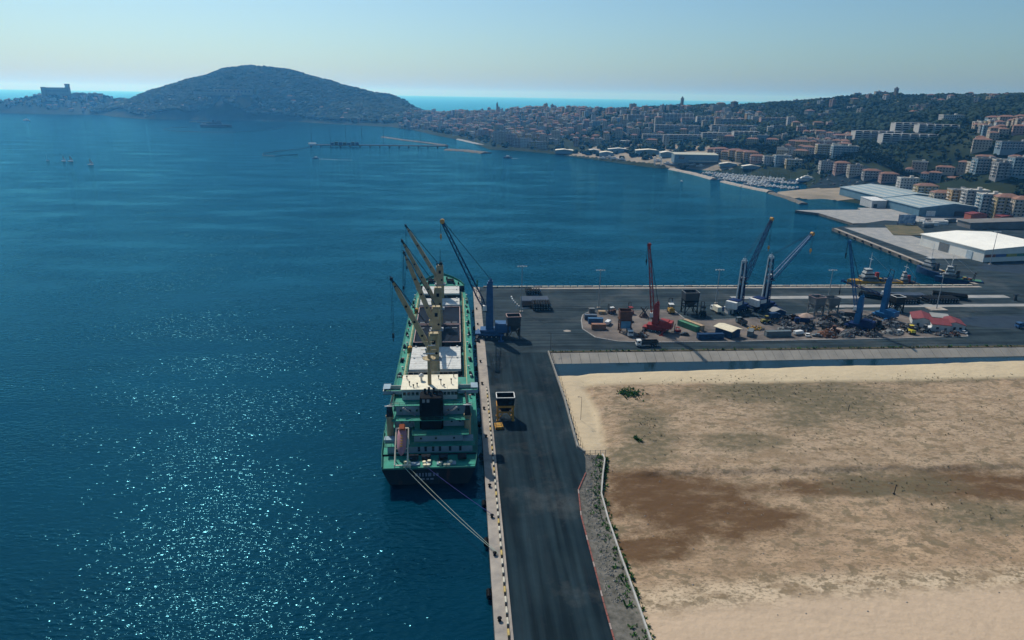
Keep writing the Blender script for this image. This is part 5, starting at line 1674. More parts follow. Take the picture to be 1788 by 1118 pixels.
# bollards and fenders
bo = MB().lathe((0, 0, 0), [(.42, 0), (.3, .25), (.28, .5), (.5, .65), (.5, .8), (.25, .9)], 12)
bol = None
BP = [(8.0, y) for y in (118, 139.8, 155.5, 170.3, 200, 221, 243, 266, 290, 315, 340, 365)]
for i, (x, y) in enumerate(BP):
    o = bol.copy() if bol else bo.build('mooring_bollard', M_black)
    if bol: COL.objects.link(o)
    bol = bol or o
    o.location = (x - .6, y, Q)
    tag(o, 'black mooring bollard on the berth cope, %s counted from the camera end' % ordinal(i), 'bollard', 'bollards along the berth')
for i, y in enumerate((112, 128, 147, 164, 190, 212, 236, 262, 288, 314, 340)):
    f = MB().tube((5.55, y - 1.2, 1.1), (5.55, y + 1.2, 1.1), .62, 12).bar((5.6, y - .8, 1.6), (6.3, y - .8, 2.45), .08).bar((5.6, y + .8, 1.6), (6.3, y + .8, 2.45), .08).build('quay_fender', M_black)
    tag(f, 'black cylindrical fender on the berth wall, %s counted from the camera end' % ordinal(i), 'fender', 'fenders along the berth')
# small things on the berth
pal = empty('pallet_stack', (11.9, 206.8, Q), .1, 'yellow pallet stack on the road edge in front of the yellow hopper', 'pallet')
for k in range(4):
    for j in range(3):
        MB().box((0, -1.2 + j * 1.2, .12 + k * .25), (2.6, .9, .14)).build('board', M_gold if k % 2 else M_yel, pal)
MB().box((-.9, 0, .5), (.2, 3.4, 1.0)).box((.9, 0, .5), (.2, 3.4, 1.0)).build('bearer', M_rust, pal)
ft = blob('manhole_ring', 49.5, 304.8, 1.8, 1.3, Q + .02, M_conc, 'pale round patch on the asphalt left of the island', 1.2)
# dark steel racks near the quay edge
def steel_stack(loc, rz, w, d, n, lay, label, m=M_black, bl=None):
    for L_ in range(lay):
        for k in range(n):
            b = MB()
            L2 = bl or d
            b.tube((0, -L2 / 2, 0), (0, L2 / 2, 0), w / n * .46, 10)
            o = b.build('steel_pipe', m)
            x = (-w / 2 + (k + .5) * w / n)
            ca, sa = math.cos(rz), math.sin(rz)
            o.location = (loc[0] + x * ca, loc[1] + x * sa, Q + w / n * .5 + L_ * w / n * .92)
            o.rotation_euler = (0, 0, rz)
            tag(o, '%s pipe from the left, %s layer, %s' % (ordinal(k), ('bottom', 'second', 'third')[L_], label), 'pipe', 'pipes stacked on the quay')
            if bl is None:
                for s in (-1, 1):
                    MB().tube((0, s * (d / 2 - .02), 0), (0, s * (d / 2 + .04), 0), w / n * .3, 8).build('end_cap', M_gry, o)
steel_stack((39.5, 368.5), 0, 8.5, 5.0, 6, 2, 'short black row nearest the quay edge')
steel_stack((39.0, 354.5), rad(90), 9.0, 15.0, 5, 1, 'blue grey set among the dark stacks', M_cb1)
steel_stack((34.2, 344.5), rad(90), 8.0, 6.0, 4, 1, 'black crosswise set beside the floodlight mast')
steel_stack((41.0, 340.5), 0, 9.6, 8.0, 7, 3, 'tall black stack with pale ends')
for lx, ly, rz, w, d, n, lay, lab in (
        (232.0, 357.0, rad(52), 5.5, 16.0, 4, 2, 'slanting black stack behind low blue crane'),
        (246.0, 352.0, rad(52), 5.5, 16.0, 4, 2, 'slanting black stack amid the pipe yard'),
        (276.0, 356.5, rad(58), 6.0, 17.0, 4, 2, 'slanting black stack at far pipe yard end'),
        (242.0, 348.0, rad(0), 14.0, 7.0, 9, 2, 'black end-on row left of the mast'),
        (265.0, 349.0, rad(0), 18.0, 7.0, 11, 2, 'black end-on row right of the mast'),
        (251.0, 362.0, rad(88), 6.0, 26.0, 5, 1, 'slate set behind the pipe yard')):
    steel_stack((lx, ly), rz, w, d, n, lay, lab, M_black if 'slate' not in lab else M_cb1)
o = MB().tube((-2.5, 0, .3), (2.5, 0, .3), .3, 8).build('chain_bundle', M_wt, loc=(33.0, 340.5, Q), rz=.2)
tag(o, 'pale bundle of rope at the foot of the dark stacks', 'rope bundle')
for i, (lx, ly) in enumerate(((26.9, 361), (27.1, 357), (27.5, 353.5), (28.1, 350), (28.9, 346.5), (29.6, 343.5))):
    tag(MB().box((0, 0, .4), (.9, 2.0 if i < 2 else 1.1, .8), taper=(.6, .95)).build('road_barrier', M_wt, loc=(lx, ly, Q), rz=-.2), 'white road barrier left of the dark stacks, %s from the quay edge' % ordinal(i), 'barrier', 'white road barriers')
o = MB().lathe((0, 0, 0), [(.8, 0), (.8, .3), (.35, .5), (.3, 4.0), (.6, 4.2), (.3, 5.2)], 10).build('navigation_light', paint('beacon_green', (0.03, 0.16, 0.08)), loc=(8.6, 379.5, Q))
tag(o, 'dark green navigation light at the outer quay corner', 'beacon')
o = MB().box((0, 0, 1.6), (2.0, 1.0, 3.2), taper=(.5, .8)).box((0, 0, 3.4), (3.2, .8, .5)).build('bollard_pylon', M_gdk, loc=(311, 351, Q))
tag(o, 'dark steel pylon right of the pipe stacks', 'pylon')

# ------------------------------------------------------------------ port sheds, halls, moored boats
M_halltop = mat('white_hall_membrane', (0.80, 0.78, 0.70), .6, .08, .1)
M_hallwall = mat('white_hall_cladding', (0.70, 0.68, 0.62), .6, .1, .2)
M_whroof = mat('grey_blue_sheet_roof', (0.27, 0.34, 0.36), .6, .2, .05, col2=(0.20, 0.27, 0.30))
M_whpale = mat('translucent_roof_sheet', (0.42, 0.43, 0.38), .6, .15, .2)
M_whwall = mat('warehouse_blue_wall', (0.10, 0.19, 0.25), .7, .2, .2)
M_oldroof = mat('old_grey_roof', (0.17, 0.165, 0.155), .9, .3, .15)
def gable_hall(name, x0, x1, y0, y1, h, rise, mw, mr, label, strips=0, fascia=None, rz=0.0):
    c = empty(name, ((x0 + x1) / 2, (y0 + y1) / 2, QZ - .02), rz, label, 'warehouse')
    w, d = x1 - x0, y1 - y0
    b = MB().add([(-w / 2, -d / 2, 0), (w / 2, -d / 2, 0), (w / 2, d / 2, 0), (-w / 2, d / 2, 0), (-w / 2, -d / 2, h), (w / 2, -d / 2, h), (w / 2, d / 2, h), (-w / 2, d / 2, h), (0, -d / 2, h + rise), (0, d / 2, h + rise)],
                 [(3, 2, 1, 0), (0, 1, 5, 8, 4), (2, 3, 7, 9, 6), (1, 2, 6, 5), (3, 0, 4, 7), (5, 6, 9, 8), (7, 4, 8, 9)])
    b.build('wall', mw, c)
    for s in (-1, 1):
        q = [(0, -d / 2 - .8, h + rise), (0, d / 2 + .8, h + rise), (s * (w / 2 + .8), d / 2 + .8, h - .8 * rise * 2 / w), (s * (w / 2 + .8), -d / 2 - .8, h - .8 * rise * 2 / w)]
        r = MB().add([(x, y, z + .05) for x, y, z in q] + [(x, y, z + .5) for x, y, z in q], [(3, 2, 1, 0), (4, 5, 6, 7), (0, 1, 5, 4), (1, 2, 6, 5), (2, 3, 7, 6), (3, 0, 4, 7)]).build('roof', mr, c)
        for k in range(strips):
            t0, t1 = (k + .35) / strips, (k + .62) / strips
            P = lambda t, y: (s * t * (w / 2 + .8), y, h + rise - t * (rise + .8 * rise * 2 / w) + .53)
            MB().add([P(t0, -d / 2 + 3), P(t1, -d / 2 + 3), P(t1, d / 2 - 3), P(t0, d / 2 - 3)], [(0, 1, 2, 3)]).build('rooflight', M_whpale, r)
        if fascia:
            MB().bar((0, -d / 2 - .85, h + rise - .4), (s * (w / 2 + .8), -d / 2 - .85, h - 1.0), .12, 2.6).build('fascia', fascia, c)
    return c
wh_ = gable_hall('white_hall', 358.0, 422.0, 448.0, 506.0, 8.4, 1.8, M_hallwall, M_halltop, 'large white membrane hall on the side quay', rz=rad(8))
MB().box((-32.1, 6, 3.2), (.3, 9, 6.4)).build('sliding_door', M_gry, wh_)
MB().box((-32.1, -17, 2.8), (.3, 5, 5.6)).build('sliding_door', M_pale, wh_)
cols = [(0.30, 0.12, 0.08), (0.10, 0.16, 0.30), (0.42, 0.38, 0.10), (0.10, 0.24, 0.16), (0.28, 0.30, 0.34), (0.36, 0.18, 0.30), (0.12, 0.28, 0.36)]
for i in range(7):
    MB().box((-27 + i * 9, -29.2, 4.4), (8.6, .3, 2.0)).build('painted_panel', mat('mural_paint_%d' % i, cols[i], .8, .5, .9), wh_)
gable_hall('grey_warehouse', 446.0, 520.0, 702.0, 790.0, 8.5, 4.0, M_whwall, M_whroof, 'big grey blue warehouse with striped roof, the farther of two', 4, M_whwall)
w2 = gable_hall('grey_warehouse', 443.0, 511.0, 637.0, 699.0, 8.0, 3.6, M_whwall, M_whroof, 'big grey blue warehouse with striped roof, the nearer of two', 4, M_whwall)
MB().box((-22, -31.3, 2.6), (9, .4, 5.2)).build('loading_door', M_wt, w2)
MB().box((10, -31.3, 2.4), (16, .4, 4.8)).build('loading_door', M_gdk, w2)
gable('fish_store', (434, 700), 0, 16, 22, 7.5, 1.0, M_wwall, M_wt, 'grey white store block beside the warehouses on the jetty', 'building', doors=((-4, 4, 4),), mono=True, zbase=QZ - .2)
gable_hall('long_shed', 447.0, 640.0, 571.0, 588.0, 5.0, 3.0, M_oldroof, M_oldroof, 'long low shed with old grey roof behind the white hall')
gable('brick_store', (486, 617), 0, 16, 9, 6.0, 1.2, mat('red_brick', (0.34, 0.10, 0.06), .9, .2, .5), M_redroof, 'small red brick store between the shed and the flats', 'building')
gable('brick_store', (512, 610), 0, 18, 9, 5.0, 1.2, mat('brown_brick', (0.20, 0.08, 0.06), .9, .2, .5), M_redroof, 'brown brick store beside the red one', 'building')
bbd = empty('billboard', (400, 589, QZ), 0, 'blue and white billboard frame at the root of the jetty', 'billboard')
MB().box((0, 0, 5.5), (15.5, .4, 7.5)).build('panel', mat('billboard_print', (0.50, 0.60, 0.66), .7, .3, .25, col2=(0.02, 0.10, 0.24), detail=2), bbd)
for x in (-7.7, 0, 7.7): MB().bar((x, .5, 0), (x, .5, 9.4), .5).build('post', M_dblue, bbd)
M_scrubland = mat('dry_grass_patch', (0.15, 0.12, 0.07), .95, .4, .1, col2=(0.06, 0.07, 0.035))
tag(MB().prism([(377.9, 585.9), (357.8, 540.8), (383.8, 538.6), (395.9, 558.9), (407.8, 586.4)], QZ - .3, QZ + .5).build('rough_ground', M_scrubland), 'rough dry grass patch behind the side quay', None, kind='structure')
M_bare = mat('bare_earth', (0.30, 0.25, 0.19), .95, .3, .03, col2=(0.18, 0.16, 0.12))
def drape(name, poly, m, label, dz=.25, step=6.0):
    xs = [p[0] for p in poly]; ys = [p[1] for p in poly]
    X, Y = np.meshgrid(np.arange(min(xs), max(xs) + step, step), np.arange(min(ys), max(ys) + step, step))
    Z = terrain_z(X, Y) + dz
    nx, ny = X.shape[1], X.shape[0]
    def inside(x, y):
        r = False
        for (ax, ay), (bx, by) in zip(poly, poly[1:] + poly[:1]):
            if (ay > y) != (by > y) and x < (bx - ax) * (y - ay) / (by - ay) + ax: r = not r
        return r
    F = []
    for j in range(ny - 1):
        for i in range(nx - 1):
            if inside(X[j, i] + step / 2, Y[j, i] + step / 2):
                a = j * nx + i
                F.append((a, a + 1, a + nx + 1, a + nx))
    o = np_mesh(name, np.stack([X.ravel(), Y.ravel(), Z.ravel()], 1), np.array(F), m, True)
    return tag(o, label, None, kind='structure')
drape('bare_lot', [(372, 800), (378, 836), (440, 856), (520, 850), (470, 790), (450, 756), (400, 762), (380, 778)], M_bare, 'bare earth lot between the marina and the warehouses', .35)
drape('car_park', [(440, 862), (480, 900), (520, 930), (545, 860), (520, 800), (480, 852)], M_asph, 'asphalt car park behind the marina', .4)
drape('boatyard_apron', [(205, 1330), (250, 1260), (300, 1165), (345, 1100), (420, 1060), (470, 1100), (440, 1220), (360, 1330), (280, 1400)], M_bare, 'pale concrete boatyard apron on the waterfront', .3)

# boats
M_bhull = paint('boat_white_hull', (0.60, 0.62, 0.62), .4); M_bblue2 = paint('boat_blue_hull', (0.05, 0.12, 0.22), .4)
def boat_hull(L_, w, h):
    rs = []
    for t, k in ((-.5, .8), (-.2, 1.0), (.15, .95), (.38, .55), (.5, .04)):
        y = t * L_
        rs.append([(-w / 2 * k * .7, y, -.25 * h), (w / 2 * k * .7, y, -.25 * h), (w / 2 * k, y, h * (.8 + .3 * max(t, 0))), (-w / 2 * k, y, h * (.8 + .3 * max(t, 0)))])
    return MB().loft(rs)
def small_boat(kind, label, loc, rz, group, L_=9.0, mh=None):
    c = empty(kind, (*loc, 0), rz, label, 'boat', group)
    boat_hull(L_, L_ * .32, L_ * .13).build('hull', mh or M_bhull, c)
    if kind == 'sailboat':
        MB().box((0, 0, L_ * .15), (L_ * .17, L_ * .3, L_ * .07), taper=(.8, .8)).build('cabin', M_wt, c)
        MB().tube((0, L_ * .06, L_ * .1), (0, L_ * .06, L_ * 1.25), .07, 5).bar((0, L_ * .06, L_ * .28), (0, -L_ * .36, L_ * .28), .2).build('mast', M_steel, c)
    else:
        MB().box((0, -L_ * .05, L_ * .2), (L_ * .22, L_ * .4, L_ * .14), taper=(.8, .7)).build('cabin', M_wt, c)
        MB().box((0, L_ * .12, L_ * .2), (L_ * .18, L_ * .07, L_ * .07)).build('windscreen', M_glass, c)
    return c
protos = {}
def place_boat(kind, label, loc, rz, group, L_, blue=False):
    key = (kind, L_, blue)
    if key not in protos:
        o = small_boat(kind, label, loc, rz, group, L_, M_bblue2 if blue else None)
        index_children(o)
        protos[key] = o
        return o
    o = copy_tree(protos[key])
    o.location, o.rotation_euler = (*loc, 0), (0, 0, rz)
    return tag(o, label, 'boat', group)
rows = [((366.3, 1037.3), (454.0, 954.7), 26, 'inner'), ((367.8, 998.8), (450.4, 908.8), 26, 'middle'), ((365.7, 962.7), (409.6, 906.4), 15, 'outer'), ((377.2, 904.5), (426.0, 854.4), 14, 'seaward')]
M_pier = mat('pontoon_planks', (0.32, 0.29, 0.25), .9, .2, .3)
for a, b, n_, nm in rows:
    a, b = Vector((*a, 0)), Vector((*b, 0))
    d = (b - a).normalized()
    nrm = Vector((-d.y, d.x, 0))
    pr_ = empty('marina_pontoon', (a.x, a.y, 0), math.atan2(d.y, d.x), 'floating pontoon of the %s row in the marina' % nm, 'pontoon', 'marina pontoons')
    L_ = (b - a).length
    for k in range(int(L_ / 6)):
        MB().box((3 + k * 6, 0, .45), (5.7, 2.2, .35)).build('deck_section', M_pier, pr_)
    for k in range(0, int(L_ / 24) + 1):
        MB().tube((k * 24, 1.3, -2), (k * 24, 1.3, 2.6), .25, 6).build('pile', M_gdk, pr_)
    for k in range(n_):
        for side in (-1, 1):
            if side == -1 and k % 2: continue
            p = a + d * (L_ * (k + .5) / n_) + nrm * side * 6.5
            kind = 'sailboat' if (k * 7 + side) % 3 == 0 else 'motorboat'
            place_boat(kind, '%s, %s side of %s marina row, %s from the breakwater end' % ('white sailboat' if kind == 'sailboat' else ('blue motorboat' if k % 5 == 3 else 'white motorboat'), 'shore' if side > 0 else 'sea', nm, ordinal(k)),
                       (p.x, p.y), math.atan2(d.y, d.x) + (0 if side > 0 else math.pi) + rad((k * 13) % 9 - 4), 'boats moored in the marina', (9.0, 11.0)[k % 2], k % 5 == 3 and kind == 'motorboat')
def rubble(name, pts, w, h, label, m=None, flat=False):
    """breakwater of heaped blocks with a crest"""
    b = MB()
    pts = [Vector((*p, 0)) for p in pts]
    for p, q in zip(pts[:-1], pts[1:]):
        n_ = max(2, int((q - p).length / 7))
        d = (q - p).normalized()
        nr = Vector((-d.y, d.x, 0))
        rings = []
        for i in range(n_ + 1):
            c = p.lerp(q, i / n_)
            j = lambda s: s * random.uniform(.85, 1.15)
            rings.append([tuple(c + nr * j(w) + Vector((0, 0, -3))), tuple(c + nr * j(w * .55) + Vector((0, 0, h * .6))), tuple(c + nr * j(w * .3) + Vector((0, 0, j(h)))), tuple(c - nr * j(w * .3) + Vector((0, 0, j(h)))), tuple(c - nr * j(w * .55) + Vector((0, 0, h * .6))), tuple(c - nr * j(w) + Vector((0, 0, -3)))])
        b.loft(rings)
    return tag(b.build(name, m or M_conc), label, 'breakwater', 'breakwaters in the bay')
rubble('breakwater', [(333.3, 1093.4), (347.3, 1027.9), (353.8, 955.1)], 9, 2.2, 'pale stone breakwater closing the marina on the town side')
rubble('breakwater', [(357.2, 928.6), (364.9, 873.9), (377.8, 825.1)], 8, 2.0, 'pale stone breakwater between marina and open bay')
rubble('breakwater', [(374.6, 814.7), (376.5, 771.3), (372.9, 727.6)], 8, 1.6, 'low rocky spit in front of the bare lot', M_bank)
rubble('breakwater', [(-201.6, 1848.0), (-130.9, 1722.2), (-79.4, 1648.6), (-31.6, 1562.7)], 9, 2.2, 'long grey mole behind the far pier', M_quaywall)
rubble('breakwater', [(-27.0, 1447.9), (11.3, 1423.2), (49.8, 1371.3)], 22, 2.4, 'broad sandy mole head at the end of the town shore', M_bank)
rubble('breakwater', [(-7.2, 1790.3), (39.3, 1629.7), (76.8, 1510.8)], 9, 2.0, 'pale marina mole below the isthmus town', M_conc_p)
# boatyard sheds
M_shedw = paint('shed_white_roof', (0.72, 0.68, 0.58)); M_shedg = paint('shed_blue_grey_wall', (0.16, 0.24, 0.28))
for i, (p, w, d, h, mr, lab) in enumerate((
        ((199.3, 1357.4), 34, 24, 6, M_roofcream, 'pale pitched canopy shed at the left of the boatyards'),
        ((248.9, 1316.7), 22, 14, 5, M_shedw, 'small white boatyard shed left of the cream one'),
        ((263.4, 1269.0), 24, 18, 6, M_roofcream, 'cream roofed boatyard shed by the slipway'),
        ((290.5, 1287.6), 40, 16, 6, M_shedw, 'long white roofed shed behind the slipway'),
        ((329.7, 1224.4), 46, 20, 7, M_roofcream, 'long cream roofed shed in the middle of the boatyards'),
        ((349.3, 1181.5), 22, 20, 7, M_shedw, 'white domed shed beside the big boat hall'),
        ((416.9, 1073.9), 26, 10, 4, M_shedw, 'low white store on the marina quay'),
        ((441.0, 1042.6), 26, 12, 3.5, M_shedw, 'white clubhouse roof above the marina'))):
    gable('boatyard_shed', p, rad(-8), w, d, h, 2.0, M_shedg, mr, lab, 'shed', zbase=ground_at(*p) + .2)
p = (377.7, 1117.9)
bh = gable('boat_hall', p, rad(-6), 70, 26, 13, 1.5, M_shedg, mat('boat_hall_roof', (0.42, 0.42, 0.34), .7, .1), 'large grey blue boat hall with pale flat roof by the marina', 'building', mono=True, zbase=ground_at(*p))
MB().box((-24, -13.1, 8), (9, .2, 4)).build('window', M_glass, bh)
MB().box((10, -16.5, 3.5), (44, 7, .4)).build('canopy', M_roofcream, bh)
# dry boats, travel lift
for i, q in enumerate(((336.2, 1126.9), (345.9, 1124.0), (356.5, 1124.8), (365.1, 1117.9), (374.1, 1110.7), (381.8, 1099.6), (361.9, 1127.3), (371.1, 1120.1), (351.4, 1130.6), (326.3, 1150.6), (268.4, 1222.9), (277.6, 1204.4), (252.8, 1246.6), (262.9, 1240.5))):
    o = place_boat('motorboat', 'white motor yacht ashore in the boatyard, %s counted from the marina side' % ordinal(i), q, rad(60 + (i * 37) % 50), 'yachts ashore in the boatyard', 14.0)
    o.location.z = ground_at(*q) + 1.2
p = (320.2, 1127.4)
tl = empty('travel_lift', (*p, ground_at(*p)), rad(-10), 'white travel lift gantry at the boatyard slip', 'gantry')
for x in (-5, 5):
    for y in (-7, 7): MB().bar((x, y, 0), (x, y, 13), .8).build('leg', M_wt, tl)
    MB().bar((x, -7, 13), (x, 7, 13), .9).build('side_beam', M_wt, tl)
MB().bar((-5, 7, 13), (5, 7, 13), .9).build('top_beam', M_wt, tl)
def motor_yacht(loc, rz, label, L_=42):
    c = empty('motor_yacht', (*loc, 0), rz, label, 'yacht', 'large vessels in the bay')
    boat_hull(L_, L_ * .2, L_ * .1).build('hull', M_bblue2, c)
    MB().box((0, -L_ * .08, L_ * .12), (L_ * .17, L_ * .6, L_ * .06), taper=(.9, .85)).build('main_deck', M_wt, c)
    MB().box((0, -L_ * .1, L_ * .18), (L_ * .14, L_ * .4, L_ * .05), taper=(.9, .8)).build('upper_deck', M_wt, c)
    MB().box((0, -L_ * .08, L_ * .225), (L_ * .1, L_ * .15, L_ * .035)).bar((0, -L_ * .1, L_ * .24), (0, -L_ * .12, L_ * .32), .3).build('fly_bridge', M_wt, c)
    MB().box((0, -L_ * .08, L_ * .145), (L_ * .168, L_ * .5, L_ * .015)).build('window_band', M_glass, c)
    return c
o = motor_yacht((466.7, 922.4), rad(80), 'large white motor yacht with dark hull at the end of the marina')

M_tugw = paint('tug_off_white', (0.40, 0.41, 0.40))
def work_boat(loc, rz, L_, label, mh, mdeck, kind='tug', band=None):
    c = empty('work_boat', (*loc, 0), rz, label, 'boat', 'work boats along the quays')
    boat_hull(L_, L_ * .27, L_ * .15).build('hull', mh, c)
    h0 = L_ * .12
    MB().box((0, -L_ * .06, h0 + .15), (L_ * .2, L_ * .8, .2)).build('deck', mdeck, c)
    if band: MB().box((0, -L_ * .1, L_ * .07), (L_ * .275, L_ * .55, L_ * .05)).build('side_band', band, c)
    z = h0 + .2
    ys = L_ * .12 if kind == 'tug' else L_ * .2
    for k, (w, d, h) in enumerate(((.17, .28, 2.6), (.14, .18, 2.4), (.12, .12, 2.2))):
        t = MB().box((0, ys + L_ * .01 * k, z + h / 2), (L_ * w, L_ * d, h), taper=(.95, .92)).build('deckhouse', M_tugw if k else (band or M_gry), c)
        MB().box((0, ys + L_ * .01 * k, z + h * .62), (L_ * w * .99, L_ * d * .97, h * .28)).build('window_band', M_glass, t)
        z += h
    MB().tube((0, ys, z), (0, ys, z + L_ * .3), .22, 6, .1).bar((-2, ys, z + L_ * .18), (2, ys, z + L_ * .18), .15).bar((0, ys, z + L_ * .26), (0, -L_ * .35, h0 + 3), .08).build('mast', M_wt, c)
    MB().box((0, ys - L_ * .16, h0 + 3.0), (2.2, 2.2, 4.2), taper=(.8, .8)).build('funnel', M_red if kind == 'tug' else M_gdk, c)
    g = MB()
    g.bar((-L_ * .08, -L_ * .3, h0), (-L_ * .06, -L_ * .32, h0 + L_ * .2), .35).bar((L_ * .08, -L_ * .3, h0), (L_ * .06, -L_ * .32, h0 + L_ * .2), .35).bar((-L_ * .06, -L_ * .32, h0 + L_ * .2), (L_ * .06, -L_ * .32, h0 + L_ * .2), .35)
    g.build('stern_gantry', M_gdk, c)
    for k in range(6):
        MB().box(((k % 3 - 1) * L_ * .06, -L_ * .12 - (k // 3) * L_ * .1, h0 + .8), (1.6, 1.8, 1.3), rz=k * .7).build('deck_gear', (M_gdk, M_gold, M_cgr, M_rust, M_gry, M_cnavy)[k], c)
    return c
work_boat((251.0, 390.0), rad(88), 33, 'yellow bowed tug moored at the far side of the cross quay', mat('tug_yellow_hull', (0.45, 0.25, 0.03), .6, .3), M_gdk, 'tug', M_gry)
work_boat((308.0, 413.0), rad(14), 32, 'dark hulled trawler with white wheelhouse moored at the side quay, outer one', M_cnavy, M_gdk, 'trawler')
work_boat((318.0 - 7.5, 396.5), rad(60), 26, 'dark hulled trawler with green nets in the quay corner', M_cnavy, M_cgr, 'trawler')
work_boat((272.5, 390.5), rad(92), 16, 'small yellow and black launch astern of the tug', M_gold, M_gdk, 'tug')
# far pier with posts, navy ship, sailing boats
pj = empty('far_pier', (*(-312.4, 1501.4), 0), math.atan2(10, 282), 'long dark pier on piles with lamp posts across the bay', 'pier')
PL = 283.0
for k in range(14):
    MB().box((10 + k * 20.3, 0, 3.2), (20.1, 6.5, 2.2)).build('deck_span', M_quaywall, pj)
for k in range(15):
    MB().box((k * 20.2, 0, .4), (3.2, 5.5, 5.0)).build('pier_block', M_quaywall, pj)
for k, h in ((2, 38), (40, 30), (72, 40), (105, 38), (150, 36), (228, 26)):
    MB().tube((k, 2, 3.4), (k, 2, 3.4 + h), .45, 6, .25).bar((k - 3, 2, 3.4 + h), (k + 3, 2, 3.4 + h), .5).build('lamp_post', M_wire, pj)
for k in range(7):
    MB().box((44 + k * 8.5, 0, 6.2), (6.5, 7, 4.6 + (k * 3) % 4)).build('pump_unit', M_gdk if k % 2 else M_cnavy, pj)
MB().box((3, 0, 5.0), (15, 9, 4.0)).build('white_end_cabin', M_wt, pj)
def navy_ship(loc, rz, label, L_=92):
    c = empty('navy_ship', (*loc, 0), rz, label, 'ship', 'large vessels in the bay')
    m = paint('navy_grey', (0.045, 0.055, 0.065))
    boat_hull(L_, L_ * .15, L_ * .09).build('hull', m, c)
    MB().box((0, 0, L_ * .12), (L_ * .11, L_ * .42, L_ * .07), taper=(.9, .85)).box((0, L_ * .08, L_ * .18), (L_ * .09, L_ * .16, L_ * .06), taper=(.8, .8)).build('superstructure', m, c)
    MB().box((0, -L_ * .08, L_ * .19), (L_ * .05, L_ * .07, L_ * .09)).build('funnel', m, c)
    MB().tube((0, L_ * .06, L_ * .2), (0, L_ * .06, L_ * .36), .7, 6, .3).bar((-5, L_ * .06, L_ * .3), (5, L_ * .06, L_ * .3), .5).build('mast', m, c)
    MB().box((0, -L_ * .4, L_ * .1), (L_ * .12, L_ * .16, .5)).build('helicopter_deck', M_gry, c)
    return c
navy_ship((-758.0, 2276.3), rad(-80), 'dark grey naval ship lying off the foot of the wooded hill')
MB_p = MB().box((0, 0, 1.0), (90, 8, 2.0)).box((-30, 2, 3.0), (16, 5, 2.2))
tag(MB_p.build('naval_pier', M_bank, loc=(*(-912.2, 2591.3), 0), rz=rad(-14)), 'pale pier beside the dark naval ship', 'pier')
for i, (q, L_) in enumerate((((-641.0, 1139.9), 6.5), ((-613.5, 1133.1), 7.5), ((-603.9, 1134.1), 8), ((-549.7, 1084.3), 8))):
    c = empty('sailing_boat', (*q, 0), rad(70 + i * 14), ('white sailboat with furled sail, leftmost of four in the bay', 'white sailboat, second from the left of four in the bay', 'white sailboat with raised sail, third of four in the bay', 'white sailboat, rightmost of the four in the bay')[i], 'boat', 'sailing boats out in the bay')
    boat_hull(L_, L_ * .3, L_ * .13).build('hull', M_bhull if i else M_bblue2, c)
    MB().tube((0, .5, 1), (0, .5, 10.5), .1, 5).build('mast', M_steel, c)
    if i in (1, 2, 3):
        MB().add([(0, .4, 2.0), (0, -4.0, 2.2), (0, .4, 9.2), (.35, -1.6, 4.2)], [(0, 1, 3), (1, 2, 3), (2, 0, 3)]).add([(.05, .4, 2.0), (.05, -4.0, 2.2), (.05, .4, 9.2), (.40, -1.6, 4.2)], [(1, 0, 3), (2, 1, 3), (0, 2, 3)]).build('sail', M_wt, c)
M_foam = mat('wake_foam', (0.36, 0.50, 0.56), .6, .3, .15)
def wake(name, a, b, w0, w1, label):
    a, b = Vector((*a, 0)), Vector((*b, 0))
    d = (b - a).normalized()
    n_ = Vector((-d.y, d.x, 0))
    V = []
    for i in range(25):
        t = i / 24
        w = w0 + (w1 - w0) * t
        c = a.lerp(b, t) + n_ * 2 * math.sin(t * 9)
        V += [c + n_ * w * random.uniform(.6, 1.1) + Vector((0, 0, .05)), c - n_ * w * random.uniform(.6, 1.1) + Vector((0, 0, .05))]
    tag(MB().add(V, [(2 * i + 1, 2 * i, 2 * i + 2, 2 * i + 3) for i in range(24)]).build(name, M_foam), label, None, kind='stuff')
place_boat('motorboat', 'dark motorboat speeding with a long pale wake before the far pier', (-248.5, 1224.2), rad(92), 'boats under way in the bay', 12.0, True)
wake('boat_wake', (-240.8, 1214.1), (-182.9, 1198.9), 1.5, .5, 'thin pale wake of the speeding motorboat')
place_boat('motorboat', 'dark motorboat heading in near the town shore', (83.6, 1273.3), rad(100), 'boats under way in the bay', 16.0, True)
wake('boat_wake', (90.2, 1262.3), (103.7, 1263.8), 2.2, .6, 'short pale wake behind the boat near the town shore')
place_boat('motorboat', 'white launch below the castle headland', (-1474.3, 2543.1), rad(80), 'boats under way in the bay', 24.0)
place_boat('motorboat', 'tiny white boat off the boatyards', (299.7, 931.6), rad(10), 'boats under way in the bay', 6.0)
def floatline(name, pts, label):
    b = MB()
    P = [Vector((*p, .3)) for p in pts]
    for p, q in zip(P[:-1], P[1:]): b.tube(p, q, .45, 5)
    tag(b.build(name, M_wire), label, 'floating boom', 'floating booms in the bay')
floatline('floating_boom', [(-832.8, 2254.3), (-865.4, 2206.3), (-849.4, 2103.2), (-793.5, 2019.8), (-689.6, 1984.5), (-619.1, 2001.7), (-564.0, 2145.2), (-555.2, 2295.8), (-609.2, 2320.2)], 'dark floating boom looped round the naval ship')
floatline('floating_boom', [(-309.3, 1469.2), (-343.6, 1374.5), (-360.7, 1318.5), (-349.8, 1270.1), (-325.8, 1261.1), (-295.3, 1301.3)], 'dark floating boom left of the far pier')

